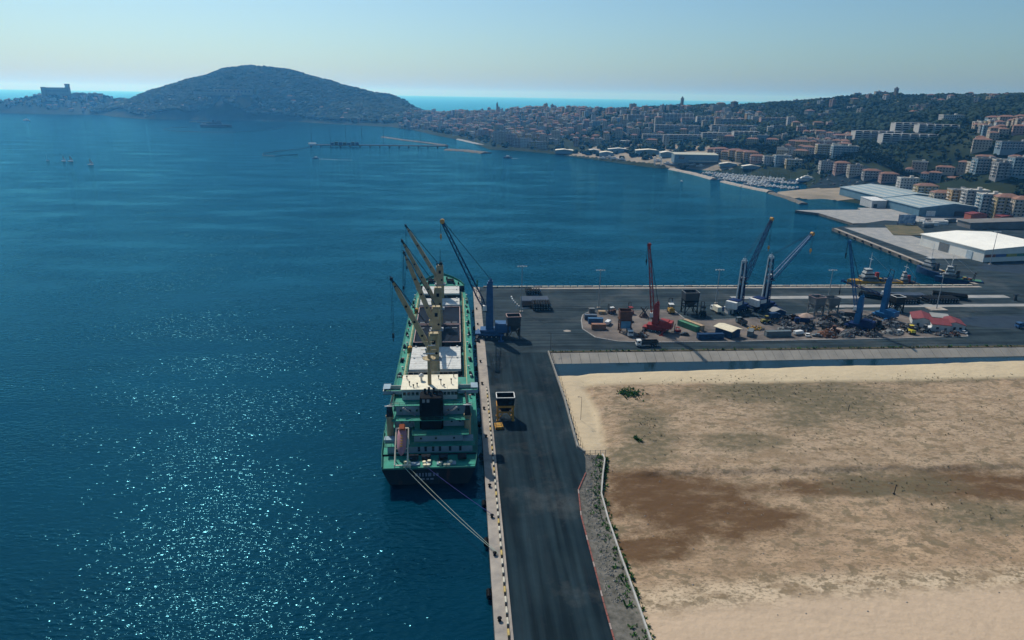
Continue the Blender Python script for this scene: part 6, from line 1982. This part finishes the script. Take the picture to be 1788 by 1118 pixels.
# ------------------------------------------------------------------ castle, towers, landmark buildings
def wallmat(name, c): return MATS.get(name) or mat(name, c, .9, .2, .08, col2=tuple(v * .78 for v in c))
M_castle = wallmat('castle_stone', (0.24, 0.20, 0.15))
def castle():
    x, y, _ = (-1813.6, 3396.1, 77.5)
    z = ground_at(x, y) - 6
    c = empty('hilltop_castle', (x, y, z), rad(27), 'square hilltop castle with one tall tower on the far headland', 'castle')
    MB().box((0, 0, 24), (100, 46, 30)).build('main_block', M_castle, c)
    for k in range(14): MB().box((-46 + k * 7.1, -22, 40.3), (4.5, 2, 3)).build('merlon', M_castle, c)
    t = MB().lathe((44, 0, 0), [(11, 0), (9.5, 50), (10.5, 52), (10.5, 57)], 12).build('tower', M_castle, c)
    MB().lathe((-48, -20, 0), [(11, 0), (10, 38), (11, 42)], 10).build('corner_tower', M_castle, c)
    MB().box((110, -10, 0), (128, 40, 32)).box((150, -6, -2), (60, 44, 40)).box((75, -14, 6), (30, 30, 28)).build('lower_bastion', M_castle, c)
    for k in range(12): MB().box((-44 + k * 7.8, -23.2, 26), (3, .5, 5)).build('window', M_glass, c)
castle()
def church_tower(p, h, label, w=6, spire=True):
    c = empty('church_tower', (*p, ground_at(*p) - 1), .3, label, 'tower', 'towers on the skyline')
    MB().box((0, 0, h * .4), (w, w, h * .8)).build('shaft', M_castle, c)
    MB().box((0, 0, h * .82), (w * 1.12, w * 1.12, h * .04)).build('cornice', M_castle, c)
    for s in (-1, 1): MB().box((0, s * w * .5, h * .68), (w * .35, .3, h * .14)).build('belfry_opening', M_glass, c)
    MB().lathe((0, 0, h * .84), [(w * .5, 0), (w * .38, h * .06), (.1, h * (.16 if spire else .1))], 8).build('cap', M_oldroof, c)
church_tower((584.2, 1870.9), 34, 'dark slender bell tower on the skyline above the terraces')
church_tower((123.5, 2448.9), 40, 'thin tower on the isthmus skyline', 5)
church_tower((688.9, 1775.0), 24, 'broad round topped tower among skyline trees', 13, False)
church_tower((1025.9, 1641.8), 26, 'small tower on the crest of the wooded hill', 7)
church_tower((278.4, 2182.3), 26, 'short dark tower at the top of the old town', 8)

WALLC = [('pale cream', (0.42, 0.37, 0.29)), ('white', (0.48, 0.47, 0.44)), ('pinkish', (0.36, 0.25, 0.21)), ('pale yellow', (0.42, 0.34, 0.19)), ('grey', (0.26, 0.265, 0.265)), ('pale blue', (0.22, 0.31, 0.36)), ('ochre', (0.44, 0.30, 0.16)), ('tan', (0.40, 0.33, 0.25))]
M_wall = [wallmat('render_' + n.replace(' ', '_'), c) for n, c in WALLC]
ROOFC = [('red-roofed', mat('clay_tile_roof', (0.24, 0.135, 0.10), .9, .3, .15)), ('grey-roofed', mat('flat_grey_roof', (0.30, 0.30, 0.29), .9, .3, .1)), ('pale-roofed', mat('flat_pale_roof', (0.50, 0.48, 0.43), .9, .2, .1))]
M_pane = mat('town_window_glass', (0.02, 0.028, 0.035), .2, .3, .5)
M_balc = mat('balcony_render', (0.50, 0.48, 0.44), .9, .2, .2)
ARCH = {}
def archetype(w, d, fl, roof, balc=False):
    key = (w, d, fl, roof, balc)
    if key in ARCH: return ARCH[key]
    H = fl * 3.1 + .4
    wall = MB().box((0, 0, H / 2 - 3), (w, d, H + 6)).mesh('block_wall', M_wall[0])
    r = MB()
    if roof == 0:
        k = min(w, d) * .5
        r.loft([[(sx * (w / 2 + .5), sy * (d / 2 + .5), H) for sx, sy in ((-1, -1), (1, -1), (1, 1), (-1, 1))], [(sx * max(w / 2 - k, .3), sy * max(d / 2 - k, .3), H + k * .42) for sx, sy in ((-1, -1), (1, -1), (1, 1), (-1, 1))]])
    else:
        r.box((0, 0, H + .12), (w + .5, d + .5, .24))
        for s in (-1, 1):
            r.box((0, s * (d / 2 + .05), H + .6), (w + .5, .25, .75))
            r.box((s * (w / 2 + .05), 0, H + .6), (.25, d - .1, .75))
        r.box((w * .2, d * .1, H + 1.5), (3.4, 3.2, 2.6))
        r.box((-w * .25, -d * .15, H + .9), (1.6, 1.2, 1.5))
    roofm = r.mesh('block_roof', ROOFC[roof][1])
    q = MB()
    def face(n_, fx):
        for f in range(fl):
            z = f * 3.1 + 1.8
            for k in range(n_):
                fx((k + .5) / n_ - .5, z)
    nw, nd = max(2, int(w / 3.2)), max(2, int(d / 3.4))
    for s in (-1, 1):
        face(nw, lambda t, z: q.box((t * w, s * (d / 2 + .02), z), (1.25, .1, 1.6)))
        face(nd, lambda t, z: q.box((s * (w / 2 + .02), t * d, z), (.1, 1.15, 1.5)))
    win = q.mesh('block_windows', M_pane)
    bal = None
    if balc:
        q = MB()
        for f in range(1, fl):
            for k in range(0, nw, 2):
                x = ((k + 1) / nw - .5) * w
                for s in (-1, 1):
                    q.box((x, s * (d / 2 + .6), f * 3.1 + .1), (min(4.6, w * .35), 1.2, .18))
                    q.box((x, s * (d / 2 + 1.15), f * 3.1 + .65), (min(4.6, w * .35), .1, 1.0))
            for s in (-1, 1):
                q.box((s * (w / 2 + .6), 0, f * 3.1 + .1), (1.2, d * .4, .18))
                q.box((s * (w / 2 + 1.15), 0, f * 3.1 + .65), (.1, d * .4, 1.0))
        bal = q.mesh('block_balconies', M_balc)
    ARCH[key] = (wall, roofm, win, bal, H)
    return ARCH[key]
def place_block(p, rz, w, d, fl, roof, wc, label, group, balc=False, z=None, mw=None):
    wall, roofm, win, bal, H = archetype(w, d, fl, roof, balc)
    o = bpy.data.objects.new('town_building', wall)
    COL.objects.link(o)
    o.location = (p[0], p[1], ground_at(*p) + .3 if z is None else z)
    o.rotation_euler = (0, 0, rz)
    o.material_slots[0].link = 'OBJECT'
    o.material_slots[0].material = mw or M_wall[wc]
    tag(o, label, 'building', group)
    for nm, me in (('roof', roofm), ('windows', win), ('balconies', bal)):
        if me is None: continue
        c = bpy.data.objects.new(nm, me)
        COL.objects.link(c)
        c.parent = o
        if nm != 'roof': c['kind'] = 'stuff'
    return o
FOOT = []        # footprints already taken: x, y, radius
def taken(x, y, r):
    return any((x - a) ** 2 + (y - b) ** 2 < (r + c) ** 2 for a, b, c in FOOT)
NUMW = 'zero one two three four five six seven eight nine ten eleven twelve'.split()
# landmark and near blocks, placed one by one
KEY = [  # where, turn, w, d, floors, roof, wall colour, balconies, label
    ((512.4, 733.5), -10, 22, 12, 4, 0, 3, True, 'cream flats with arched balconies right behind the farther warehouse'),
    ((502.5, 692.1), -12, 20, 12, 4, 0, 0, True, 'cream flats with brown gable left of the balcony row'),
    ((509.5, 677.1), -14, 18, 13, 5, 1, 6, True, 'ochre flats behind the nearer warehouse roof'),
    ((510.3, 655.4), -14, 20, 14, 6, 2, 4, True, 'greyish balconied flats between ochre and pale green blocks'),
    ((511.0, 634.8), -14, 20, 14, 6, 2, 5, True, 'pale green blue flats at the corner of the long cream row'),
    ((517.3, 621.9), -15, 22, 14, 6, 0, 3, True, 'cream flats with red roof at the right edge, nearer half'),
    ((526.3, 609.5), -15, 24, 14, 6, 0, 0, True, 'cream flats with red roof cut by the right edge'),
    ((591.8, 761.1), -14, 24, 13, 4, 2, 0, True, 'wide flats with pale flat roof in the second row'),
    ((602.4, 738.7), -14, 25, 14, 4, 2, 7, True, 'tan flats with pale flat roof in the second row'),
    ((625.4, 730.8), -14, 24, 14, 4, 1, 5, True, 'pale blue flats in the second row at the right edge'),
    ((590.5, 751.8), -8, 26, 12, 5, 1, 5, True, 'tall pale blue slab block at the foot of the hill'),
    ((579.9, 714.2), -8, 15, 12, 5, 1, 4, True, 'tall grey white tower block right of the pale blue slab'),
    ((594.1, 707.7), -8, 20, 13, 6, 1, 5, True, 'tallest pale blue tower at the right edge'),
    ((685.4, 829.5), -5, 44, 12, 3, 1, 5, True, 'long pale blue block on the hillside at the right edge'),
    ((539.1, 1004.5), -12, 34, 14, 5, 2, 3, True, 'yellow green block on the wooded slope, left half'),
    ((544.4, 969.6), -12, 34, 14, 5, 2, 5, True, 'teal green block on the wooded slope, right half'),
    ((789.6, 1102.4), -5, 34, 14, 3, 2, 1, False, 'small white villa block above the terraced slabs'),
    ((497.5, 926.9), -10, 16, 11, 4, 1, 1, True, 'white flats at the avenue trees left of the pink house'),
    ((505.3, 899.8), -10, 18, 11, 4, 0, 2, True, 'pink flats with red roof above the avenue trees'),
    ((511.0, 878.1), -10, 16, 11, 4, 1, 0, True, 'cream flats above the avenue trees, right of the pink ones'),
    ((520.2, 854.0), -12, 20, 11, 3, 0, 4, True, 'grey flats with red roof above the avenue'),
    ((528.6, 830.0), -12, 20, 11, 3, 0, 2, False, 'low pinkish row above the avenue near the warehouse'),
    ((519.9, 778.4), -12, 20, 12, 4, 2, 1, True, 'white flats with open loggias beside the farther warehouse'),
]
ky = 0
for p, rz, w, d, fl, roof, wc, bal, lab in KEY:
    place_block(p, rad(rz), w, d, fl, roof, wc, lab, 'flats near the port', bal)
    FOOT.append((p[0], p[1], max(w, d) * .55))
# stepped terrace blocks
def terrace_slab(px, n_, w, fl, label, wc=1, rz=-6, bay=True):
    p = px
    c = empty('terraced_block', (*p, ground_at(*p)), rad(rz), label, 'building', 'terraced blocks on the hillside')
    MB().box((0, 0, fl * 1.5 - 3), (n_ * w, 13, fl * 3 + 6)).build('wall', M_wall[wc], c)
    for f in range(fl):
        MB().box((0, -7.3 - (fl - 1 - f) * .9, f * 3 + .2), (n_ * w - .6, 2.6, .35)).build('terrace_floor', M_balc, c)
        MB().box((0, -8.6 - (fl - 1 - f) * .9, f * 3 + .8), (n_ * w - .6, .2, 1.0)).build('parapet', M_balc, c)
        g = MB()
        for k in range(n_): g.box(((k + .5 - n_ / 2) * w, -6.55, f * 3 + 1.6), (w * .72, .2, 2.1))
        tag(g.build('windows', M_pane, c), kind='stuff')
    for k in range(n_ + 1):
        MB().box(((k - n_ / 2) * w, -7.2, fl * 1.5), (.8, 3.4 + fl * .7, fl * 3 + .6)).build('dividing_fin', M_wall[wc], c)
    MB().box((0, 0, fl * 3 + .15), (n_ * w + 1, 14, .3)).build('roof', ROOFC[1][1], c)
    FOOT.append((p[0], p[1], n_ * w * .5))
terrace_slab((650.6, 1074.4), 6, 12, 4, 'long white terraced slab on the wooded slope, lower one, left part')
terrace_slab((650.1, 994.3), 6, 13, 4, 'long white terraced slab on the wooded slope, lower one, right part')
terrace_slab((718.7, 1092.9), 5, 12, 4, 'white terraced slab on the wooded slope, upper one, left part')
terrace_slab((730.5, 1051.1), 5, 12, 4, 'white terraced slab on the wooded slope, upper one, right part')
terrace_slab((423.6, 1683.5), 6, 9, 5, 'pale stepped terrace block on the middle hillside, leftmost', 4)
terrace_slab((458.5, 1674.3), 6, 8, 5, 'pale stepped terrace block, second on the middle hillside', 4)
terrace_slab((497.8, 1638.0), 9, 9, 6, 'large pale stepped terrace block below the bell tower', 1)
terrace_slab((525.3, 1604.2), 5, 9, 4, 'stepped terrace block at the right foot of the large one', 2)
terrace_slab((548.5, 1541.3), 7, 9, 5, 'large white stepped terrace block right of the bell tower', 1)
terrace_slab((566.9, 1470.5), 6, 9, 4, 'pale stepped terrace block at the right end of the row', 4)
terrace_slab((447.1, 1456.9), 9, 10, 5, 'dark fronted terrace block in the second hillside row', 4)
terrace_slab((543.1, 1389.6), 9, 10, 4, 'dark fronted terrace block below the white stepped ones', 4)
terrace_slab((382.2, 1371.8), 6, 9, 4, 'dark terrace block lower on the middle hillside, left one', 4)
terrace_slab((423.8, 1321.7), 9, 9, 4, 'dark terrace block lower on the middle hillside, right one', 4)
terrace_slab((472.4, 1288.1), 6, 9, 4, 'dark terrace block above the pink row', 4)
terrace_slab((517.8, 1266.2), 5, 9, 4, 'pale terrace block above the pink row, farther right', 1)
terrace_slab((653.4, 1416.6), 9, 10, 3, 'orange ended long block on the right hillside', 2)
# general town
ZONES = [
    ('in the isthmus town', [(-190, 2330), (-80, 2120), (10, 1820), (75, 1620), (120, 1510), (260, 1400), (360, 1420), (420, 1800), (330, 2150), (180, 2450), (20, 2750), (-190, 2880), (-230, 2600)], 760, 16, (.36, .34, .3)),
    ('above the boatyards', [(260, 1400), (330, 1330), (430, 1200), (520, 1130), (640, 1180), (680, 1500), (640, 1900), (420, 1900), (360, 1500)], 120, 30, (.3, .4, .3)),
    ('below the castle', [(-2400, 3460), (-1830, 3262), (-1540, 3240), (-1490, 3400), (-1640, 3620), (-2100, 3760), (-2400, 3700)], 190, 24, (.6, .2, .2)),
    ('under the wooded hill', [(-1480, 3190), (-1220, 2850), (-1040, 2862), (-820, 2825), (-615, 2785), (-420, 2600), (-250, 2470), (-180, 2600), (-400, 2760), (-620, 2880), (-1040, 2950), (-1300, 3050)], 40, 27, (.4, .3, .3)),
    ('on the right hillside', [(620, 1180), (760, 1260), (1000, 1350), (1350, 1300), (1500, 1500), (1200, 1900), (760, 1950), (660, 1600)], 52, 40, (.3, .35, .35)),
    ('behind the avenue trees', [(560, 820), (640, 770), (900, 720), (1000, 830), (900, 960), (760, 1010), (600, 1020), (560, 940)], 170, 17, (.55, .2, .25)),
    ('above the marina avenue', [(480, 1060), (560, 960), (700, 1040), (680, 1130), (560, 1130)], 46, 20, (.5, .25, .25)),
]
cands = []
def in_poly(x, y, poly):
    r = False
    for (ax, ay), (bx, by) in zip(poly, poly[1:] + poly[:1]):
        if (ay > y) != (by > y) and x < (bx - ax) * (y - ay) / (by - ay) + ax: r = not r
    return r
GROVE = [(574.3, 1017.1), (526.5, 906.2), (555.6, 864.9), (599.9, 839.7), (634.0, 834.5), (679.5, 890.3), (795.6, 1058.3), (733.2, 1290.2)]     # wooded slope without houses
cell = {}
def near_free(x, y, r):
    for i in range(int((x - 45) // 45), int((x + 45) // 45) + 1):
        for j in range(int((y - 45) // 45), int((y + 45) // 45) + 1):
            for a, b, c in cell.get((i, j), ()):
                if (a - x) ** 2 + (b - y) ** 2 < (r + c) ** 2: return False
    return True
for a, b, c in FOOT: cell.setdefault((int(a // 45), int(b // 45)), []).append((a, b, c))
PATHS = [(443, 521, 635, 792), (447, 640, 565, 595)]
for zi, (phrase, poly, cnt, gap, rp) in enumerate(ZONES):
    xs, ys = [p[0] for p in poly], [p[1] for p in poly]
    got = tries = 0
    while got < cnt and tries < cnt * 30:
        tries += 1
        x, y = random.uniform(min(xs), max(xs)), random.uniform(min(ys), max(ys))
        if not in_poly(x, y, poly): continue
        w = random.choice((9, 11, 14, 17, 20) if zi else (8, 9, 11, 14, 18))
        d = random.choice((9, 11))
        if in_poly(x, y, GROVE) or not near_free(x, y, w * .46): continue
        if any(x0 - 14 < x < x1 + 14 and y0 - 14 < y < y1 + 14 for x0, x1, y0, y1 in PATHS): continue
        cell.setdefault((int(x // 45), int(y // 45)), []).append((x, y, w * .46))
        fl = random.choices((2, 3, 4, 5, 6, 7), (3, 4, 4, 2.2, .8, .3))[0] if zi not in (2, 3, 5, 6) else random.choice((2, 3, 3, 4, 4))
        roof = random.choices((0, 1, 2), rp)[0]
        wc = random.choices(range(8), (4, 4, 2.5, 2, 2, 1.2, 1.2, 2.5))[0]
        ang = -8 + 25 * math.sin(x * .004 + y * .003) + random.uniform(-6, 6)
        dist = math.hypot(x, y)
        cands.append((w * fl / dist ** 2, x, y, rad(ang), w, d, fl, roof, wc, zi))
        got += 1
cands.sort(reverse=True)
zs = terrain_z(np.array([c[1] for c in cands]), np.array([c[2] for c in cands]))
NB = 262
count = {}
for c, z in sorted(zip(cands[:NB], zs[:NB]), key=lambda t: math.atan2(t[0][1], t[0][2])):
    _, x, y, a, w, d, fl, roof, wc, zi = c
    k = (zi, wc, fl, roof)
    i = count.get(k, 0)
    count[k] = i + 1
    lab = '%s %s-storey %s house %s, %s such from left' % (WALLC[wc][0], NUMW[fl], ROOFC[roof][0], ZONES[zi][0], ordinal(i))
    place_block((x, y), a, w, d, fl, roof, wc, lab, 'buildings ' + ZONES[zi][0], False, z + .3)
# the small far rest of the town as one mass
V, F, MI = [], [], []
mats_far = M_wall + [r[1] for r in ROOFC] + [M_pane]
for c, z in zip(cands[NB:], zs[NB:]):
    _, x, y, a, w, d, fl, roof, wc, zi = c
    H = fl * 3.1 + .4
    ca, sa = math.cos(a), math.sin(a)
    def bx(cx, cy_, z0, z1, ww, dd, mi, top=None, k=1.0):
        o = len(V)
        for zz, kk in ((z0, 1.0), (z1, k)):
            for sx, sy in ((-1, -1), (1, -1), (1, 1), (-1, 1)):
                lx, ly = cx + sx * ww / 2 * kk, cy_ + sy * dd / 2 * kk
                V.append((x + lx * ca - ly * sa, y + lx * sa + ly * ca, z + zz))
        for f in ((4, 5, 6, 7), (0, 1, 5, 4), (1, 2, 6, 5), (2, 3, 7, 6), (3, 0, 4, 7)):
            F.append(tuple(o + i for i in f))
            MI.append(mi)
    bx(0, 0, -4, H, w, d, wc)
    if roof == 0: bx(0, 0, H, H + 2.2, w + .8, d + .8, 8, k=.35)
    else:
        bx(0, 0, H, H + .5, w + .5, d + .5, 8 + roof)
        bx(w * .2, 0, H + .5, H + 2.8, 3.2, 3.0, wc)
    for f in range(fl):
        for s in (-1, 1):
            for k in range(3):
                bx((k - 1) * w * .3, s * (d / 2 + .02), f * 3.1 + 1.0, f * 3.1 + 2.6, w * .14, .12, 11)
            bx(s * (w / 2 + .02), 0, f * 3.1 + 1.0, f * 3.1 + 2.6, .12, d * .35, 11)
tag(np_mesh('distant_town', np.array(V), np.array(F), mats_far, False, MI), 'mass of small far houses across the isthmus and slopes', None, kind='stuff')
# pink waterfront row and other landmarks
for i, q in enumerate(((417.8, 1142.0), (424.0, 1126.9), (431.3, 1115.5), (439.3, 1103.8), (445.5, 1088.4), (452.8, 1076.6), (458.5, 1061.2), (471.3, 1042.4), (481.3, 1024.6), (488.4, 1003.5))):
    place_block(q, rad(-12), 22, 12, (3, 4, 3, 4, 4, 4, 3, 3, 4, 3)[i], 0 if i < 7 else 2, (2, 2, 3, 6, 3, 6, 2, 1, 5, 3)[i], 'pink and ochre waterfront house, %s from the boat hall along the avenue' % ordinal(i), 'waterfront row behind the marina', True)
for i, q in enumerate(((83.1, 1585.8), (93.8, 1549.2), (107.9, 1516.2), (120.7, 1491.1), (135.3, 1477.8), (149.6, 1452.3), (166.6, 1434.4))):
    place_block(q, rad(-18), 20, 14, (8, 8, 7, 5, 5, 4, 4)[i], 1, (1, 0, 2, 2, 1, 3, 7)[i], 'tall waterfront block at the corner of the isthmus town, %s from the bay corner' % ordinal(i), 'waterfront blocks of the isthmus town', True)
# old barracks walls on the wooded hill
p = (-891.8, 2918.8)
bk = empty('hillside_barracks', (*p, ground_at(*p)), rad(-4), 'long pale ruined barracks on the wooded hill', 'ruin')
MB().box((0, 0, 8), (150, 14, 22)).build('wall', M_castle, bk)
for k in range(10): MB().box((-66 + k * 14.6, -7.2, 11), (5, .4, 6)).build('window', M_glass, bk)
MB().box((-60, -26, 2), (170, 10, 14)).build('lower_wall', M_castle, bk)
p = (340.6, 1275.3)
# ------------------------------------------------------------------ vegetation
ico_v = []
t_ = (1 + 5 ** .5) / 2
for a, b in ((-1, t_), (1, t_), (-1, -t_), (1, -t_)): ico_v.append((a, b, 0))
for a, b in ((-1, t_), (1, t_), (-1, -t_), (1, -t_)): ico_v.append((0, a, b))
for a, b in ((-1, t_), (1, t_), (-1, -t_), (1, -t_)): ico_v.append((b, 0, a))
ico_v = np.array(ico_v) / math.hypot(1, t_)
ico_f = np.array([(0, 11, 5), (0, 5, 1), (0, 1, 7), (0, 7, 10), (0, 10, 11), (1, 5, 9), (5, 11, 4), (11, 10, 2), (10, 7, 6), (7, 1, 8), (3, 9, 4), (3, 4, 2), (3, 2, 6), (3, 6, 8), (3, 8, 9), (4, 9, 5), (2, 4, 11), (6, 2, 10), (8, 6, 7), (9, 8, 1)])
from mathutils import geometry as _g
def _fix_ico():
    # rebuild the hull so that the faces are right whatever the vertex order
    f = []
    n = len(ico_v)
    for i in range(n):
        for j in range(i + 1, n):
            for k in range(j + 1, n):
                a, b, c = ico_v[i], ico_v[j], ico_v[k]
                e = [np.linalg.norm(a - b), np.linalg.norm(b - c), np.linalg.norm(a - c)]
                if max(e) < 1.2:
                    f.append((i, j, k) if np.dot(np.cross(b - a, c - a), a) > 0 else (i, k, j))
    return np.array(f)
ico_f = _fix_ico()
def crowns(name, P, label, m, r_lo, r_hi, lobes=1, flat=.85, smooth=False):
    """a far wood: jittered crown volumes in one mesh"""
    P = np.repeat(np.array(P), lobes, axis=0)
    n = len(P)
    R_ = rng.uniform(r_lo, r_hi, n)
    if lobes > 1:
        P = P + np.stack([rng.normal(0, .55, n) * R_, rng.normal(0, .55, n) * R_, rng.uniform(-.2, .5, n) * R_], 1)
        R_ = R_ * rng.uniform(.5, .9, n)
    V = ico_v[None] * R_[:, None, None] * rng.uniform(.65, 1.3, (n, 12, 1))
    V[:, :, 2] *= flat
    V = V + P[:, None, :] + np.array([0, 0, .65])[None, None] * R_[:, None, None]
    F = (ico_f[None] + (np.arange(n) * 12)[:, None, None]).reshape(-1, 3)
    return tag(np_mesh(name, V.reshape(-1, 3), F, m, smooth), label, None, kind='stuff')
M_wood = mat('evergreen_foliage', (0.030, 0.056, 0.034), .95, .5, .012, col2=(0.006, 0.018, 0.012), detail=9, spec=.1)
M_wood2 = mat('slope_foliage', (0.032, 0.054, 0.026), .95, .5, .03, col2=(0.004, 0.013, 0.008), detail=7, spec=.1)
def wood_points(x0, x1, y0, y1, n, dens, far=0):
    x, y = rng.uniform(x0, x1, n), rng.uniform(y0, y1, n)
    s = signed_coast(x, y)
    z = terrain_z(x, y)
    keep = (s > 22) & (rng.random(n) < dens(x, y, z, s))
    x, y, z = x[keep], y[keep], z[keep]
    ok = np.ones(len(x), bool)
    for i in range(len(x)):
        for a, b, c in cell.get((int(x[i] // 45), int(y[i] // 45)), ()):
            if (a - x[i]) ** 2 + (b - y[i]) ** 2 < (c + 3) ** 2: ok[i] = False; break
    return np.stack([x[ok], y[ok], z[ok]], 1)
cell.setdefault((int(bk.location.x // 45), int(bk.location.y // 45)), []).append((bk.location.x, bk.location.y, 60))
for dx in (-45, 0, 45):
    for dy in (-45, -20): cell.setdefault((int((bk.location.x + dx) // 45), int((bk.location.y + dy) // 45)), []).append((bk.location.x + dx, bk.location.y + dy, 40))
crowns('hill_woodland', wood_points(-1600, -120, 2500, 3700, 34000, lambda x, y, z, s: np.clip((z - 5) / 14, np.where(x < -380, .35, .05), 1) * (x < -110)), 'dense evergreen wood over the far hill', M_wood, 7.0, 13.0, 1, .55, True)
crowns('headland_trees', wood_points(-2500, -1480, 3200, 3900, 3000, lambda x, y, z, s: np.clip((z - 10) / 60, .03, .6)), 'trees between the houses of the castle headland', M_wood, 4, 8)
crowns('town_woodland', wood_points(-220, 760, 1180, 2950, 17000, lambda x, y, z, s: .22 + .25 * (x > 250) + .55 * np.clip((x - 260) / 300, 0, 1) * np.clip((z - 12) / 30, 0, 1)), 'trees among the houses of the town slopes', M_wood, 3.5, 7.0)
crowns('slope_woodland', wood_points(560, 1750, 1010, 2250, 26000, lambda x, y, z, s: np.where(vnoise(x, y, 90, 6.0, 3) > .3, .25, .95) * np.clip((z - 4) / 8, 0, 1)), 'wood and scrub over the right hillside', M_wood2, 3.2, 6.5, 1)
crowns('marina_trees', wood_points(430, 640, 900, 1160, 1500, lambda x, y, z, s: .5 + 0 * x), 'dark trees between marina, avenue and houses', M_wood2, 2.5, 4.5, 2)
crowns('near_scrub', wood_points(560, 1400, 640, 1120, 9500, lambda x, y, z, s: .33 + 0 * x), 'trees between the flats behind the warehouses', M_wood2, 2.5, 4.5, 2)
# avenue trees that can be told apart
M_bark = mat('tree_bark', (0.09, 0.065, 0.045), .95, .3, 1.0)
def make_tree(seed, s=1.0):
    rnd = random.Random(seed)
    c = empty('avenue_tree', (0, 0, 0), 0, '', 'tree', 'avenue trees')
    t = MB().tube((0, 0, -.5), (0, 0, 3.2 * s), .35 * s, 7, .24 * s)
    for k in range(4):
        a = k * 1.6 + rnd.random()
        t.tube((0, 0, 2.6 * s), (math.cos(a) * 2 * s, math.sin(a) * 2 * s, 5.0 * s), .18 * s, 5, .08)
    t.build('trunk', M_bark, c)
    V, F = [], []
    for k in range(260):
        u = Vector((rnd.gauss(0, 1), rnd.gauss(0, 1), rnd.gauss(0, .8))).normalized() * rnd.uniform(.45, 1.05)
        p = Vector((u.x * 3.6, u.y * 3.6, 5.6 + u.z * 2.6)) * s
        n = Vector((rnd.uniform(-1, 1), rnd.uniform(-1, 1), rnd.uniform(-.2, 1))).normalized()
        a = n.orthogonal().normalized() * rnd.uniform(.5, 1.0) * s
        b = n.cross(a).normalized() * rnd.uniform(.4, .9) * s
        o = len(V)
        V += [tuple(p - a), tuple(p - b * .8 + n * .2), tuple(p + a), tuple(p + b)]
        F.append((o, o + 1, o + 2, o + 3))
    np_mesh_o = np_mesh('crown', np.array(V), np.array(F), M_wood2)
    np_mesh_o.parent = c
    index_children(c)
    return c
tproto = [make_tree(k, s) for k, s in ((1, 1.0), (2, 1.2), (3, .85))]
used = [False] * 3
AV = [((506.1, 1016.7), (527.3, 980.3)), ((527.3, 980.3), (548.3, 926.0)), ((548.3, 926.0), (551.3, 870.1)), ((551.3, 870.1), (542.9, 814.2)), ((483.8, 1099.4), (506.1, 1016.7)), ((442.1, 1193.8), (487.9, 1108.9))]
ti = 0
for a, b in AV:
    n_ = max(2, int(math.hypot(b[0] - a[0], b[1] - a[1]) / 7.5))
    for k in range(n_):
        for row in (0, 1):
            t = (k + .5 * row) / n_
            x, y = a[0] + (b[0] - a[0]) * t + row * 8 + random.uniform(-1, 1), a[1] + (b[1] - a[1]) * t + row * 3 + random.uniform(-1, 1)
            j = (k + row * 2) % 3
            if used[j]: o = copy_tree(tproto[j])
            else: o, used[j] = tproto[j], True
            o.location, o.rotation_euler = (x, y, ground_at(x, y)), (0, 0, random.uniform(0, 6))
            tag(o, 'dark green avenue tree in the %s row, %s counted from the warehouse end' % (('front', 'rear')[row], ordinal(ti // 2)), 'tree', 'avenue trees')
            ti += 1
# cars on the car park and along the port
carp = {}
ci = 0
for r_ in range(4):
    for k in range(9):
        x, y = 462 + r_ * 13 + k * 4.6, 905 - k * 9.5 + r_ * 4.0
        if random.random() < .2: continue
        wc = random.choice((0, 0, 1, 2, 3))
        mm = (M_wt, M_gdk, M_gry, M_cb2)[min(wc, 3)]
        lab = '%s car in the %s row of the marina car park, %s counted from the avenue' % (('white', 'dark', 'grey', 'blue')[min(wc, 3)], ORD[r_], ordinal(k))
        if wc not in carp:
            o = prof_car('car', lab, (x, y), rad(30), mm, 4.3, 1.8, 1.45, False, 'cars in the marina car park', 0)
            index_children(o)
            carp[wc] = o
        else:
            o = copy_tree(carp[wc])
            tag(o, lab)
        o.location = (x, y, ground_at(x, y) + .45)
for i, (x, y, rz, mm, nm) in enumerate(((402, 600, 10, M_wt, 'white van'), (412, 596, 40, M_gdk, 'dark van'), (424, 603, 100, M_wt, 'white van'), (436, 612, 20, M_gry, 'grey van'), (418, 622, 70, M_wt, 'white van'), (430, 632, 60, M_gdk, 'dark van'), (445, 600, 80, M_wt, 'white van'))):
    prof_car('van', '%s parked between the jetty root and the long shed, %s from the billboard' % (nm, ordinal(i)), (x, y), rad(rz), mm, 5.6, 2.0, 2.3, True, 'vans parked behind the jetty', QZ)
for i, (x, y, L_) in enumerate(((420, 585, 13), (434, 592, 13), (412, 577, 10), (452, 604, 12))):
    container((x, y), rad(-10 + i * 8), L_, M_wt if i < 2 else M_cgy, ('white box trailer behind the rough grass patch', 'second white box trailer before the long shed', 'grey box trailer by the rough grass', 'grey container beside the nearer warehouse')[i], 3.0)

# ------------------------------------------------------------------ haze
hz = bpy.data.materials.new('haze_air')
hz.use_nodes = True
hn, hl = hz.node_tree.nodes, hz.node_tree.links
hn.clear()
ho = hn.new('ShaderNodeOutputMaterial')
pv = hn.new('ShaderNodeVolumePrincipled')
pv.inputs['Color'].default_value = (0.115, 0.47, 0.97, 1)
pv.inputs['Density'].default_value = 0.000106
pv.inputs['Anisotropy'].default_value = 0.48
pv.inputs['Absorption Color'].default_value = (1.0, 1.0, 1.0, 1)
pv.inputs['Density Attribute'].default_value = ''
hz.cycles.homogeneous_volume = True
hl.new(pv.outputs[0], ho.inputs['Volume'])
haze = MB().span(-43000, 43000, -43000, 43000, -9.0, 300.0).build('haze', hz)
tag(haze, 'pale blue sea haze over the bay', None, kind='stuff')
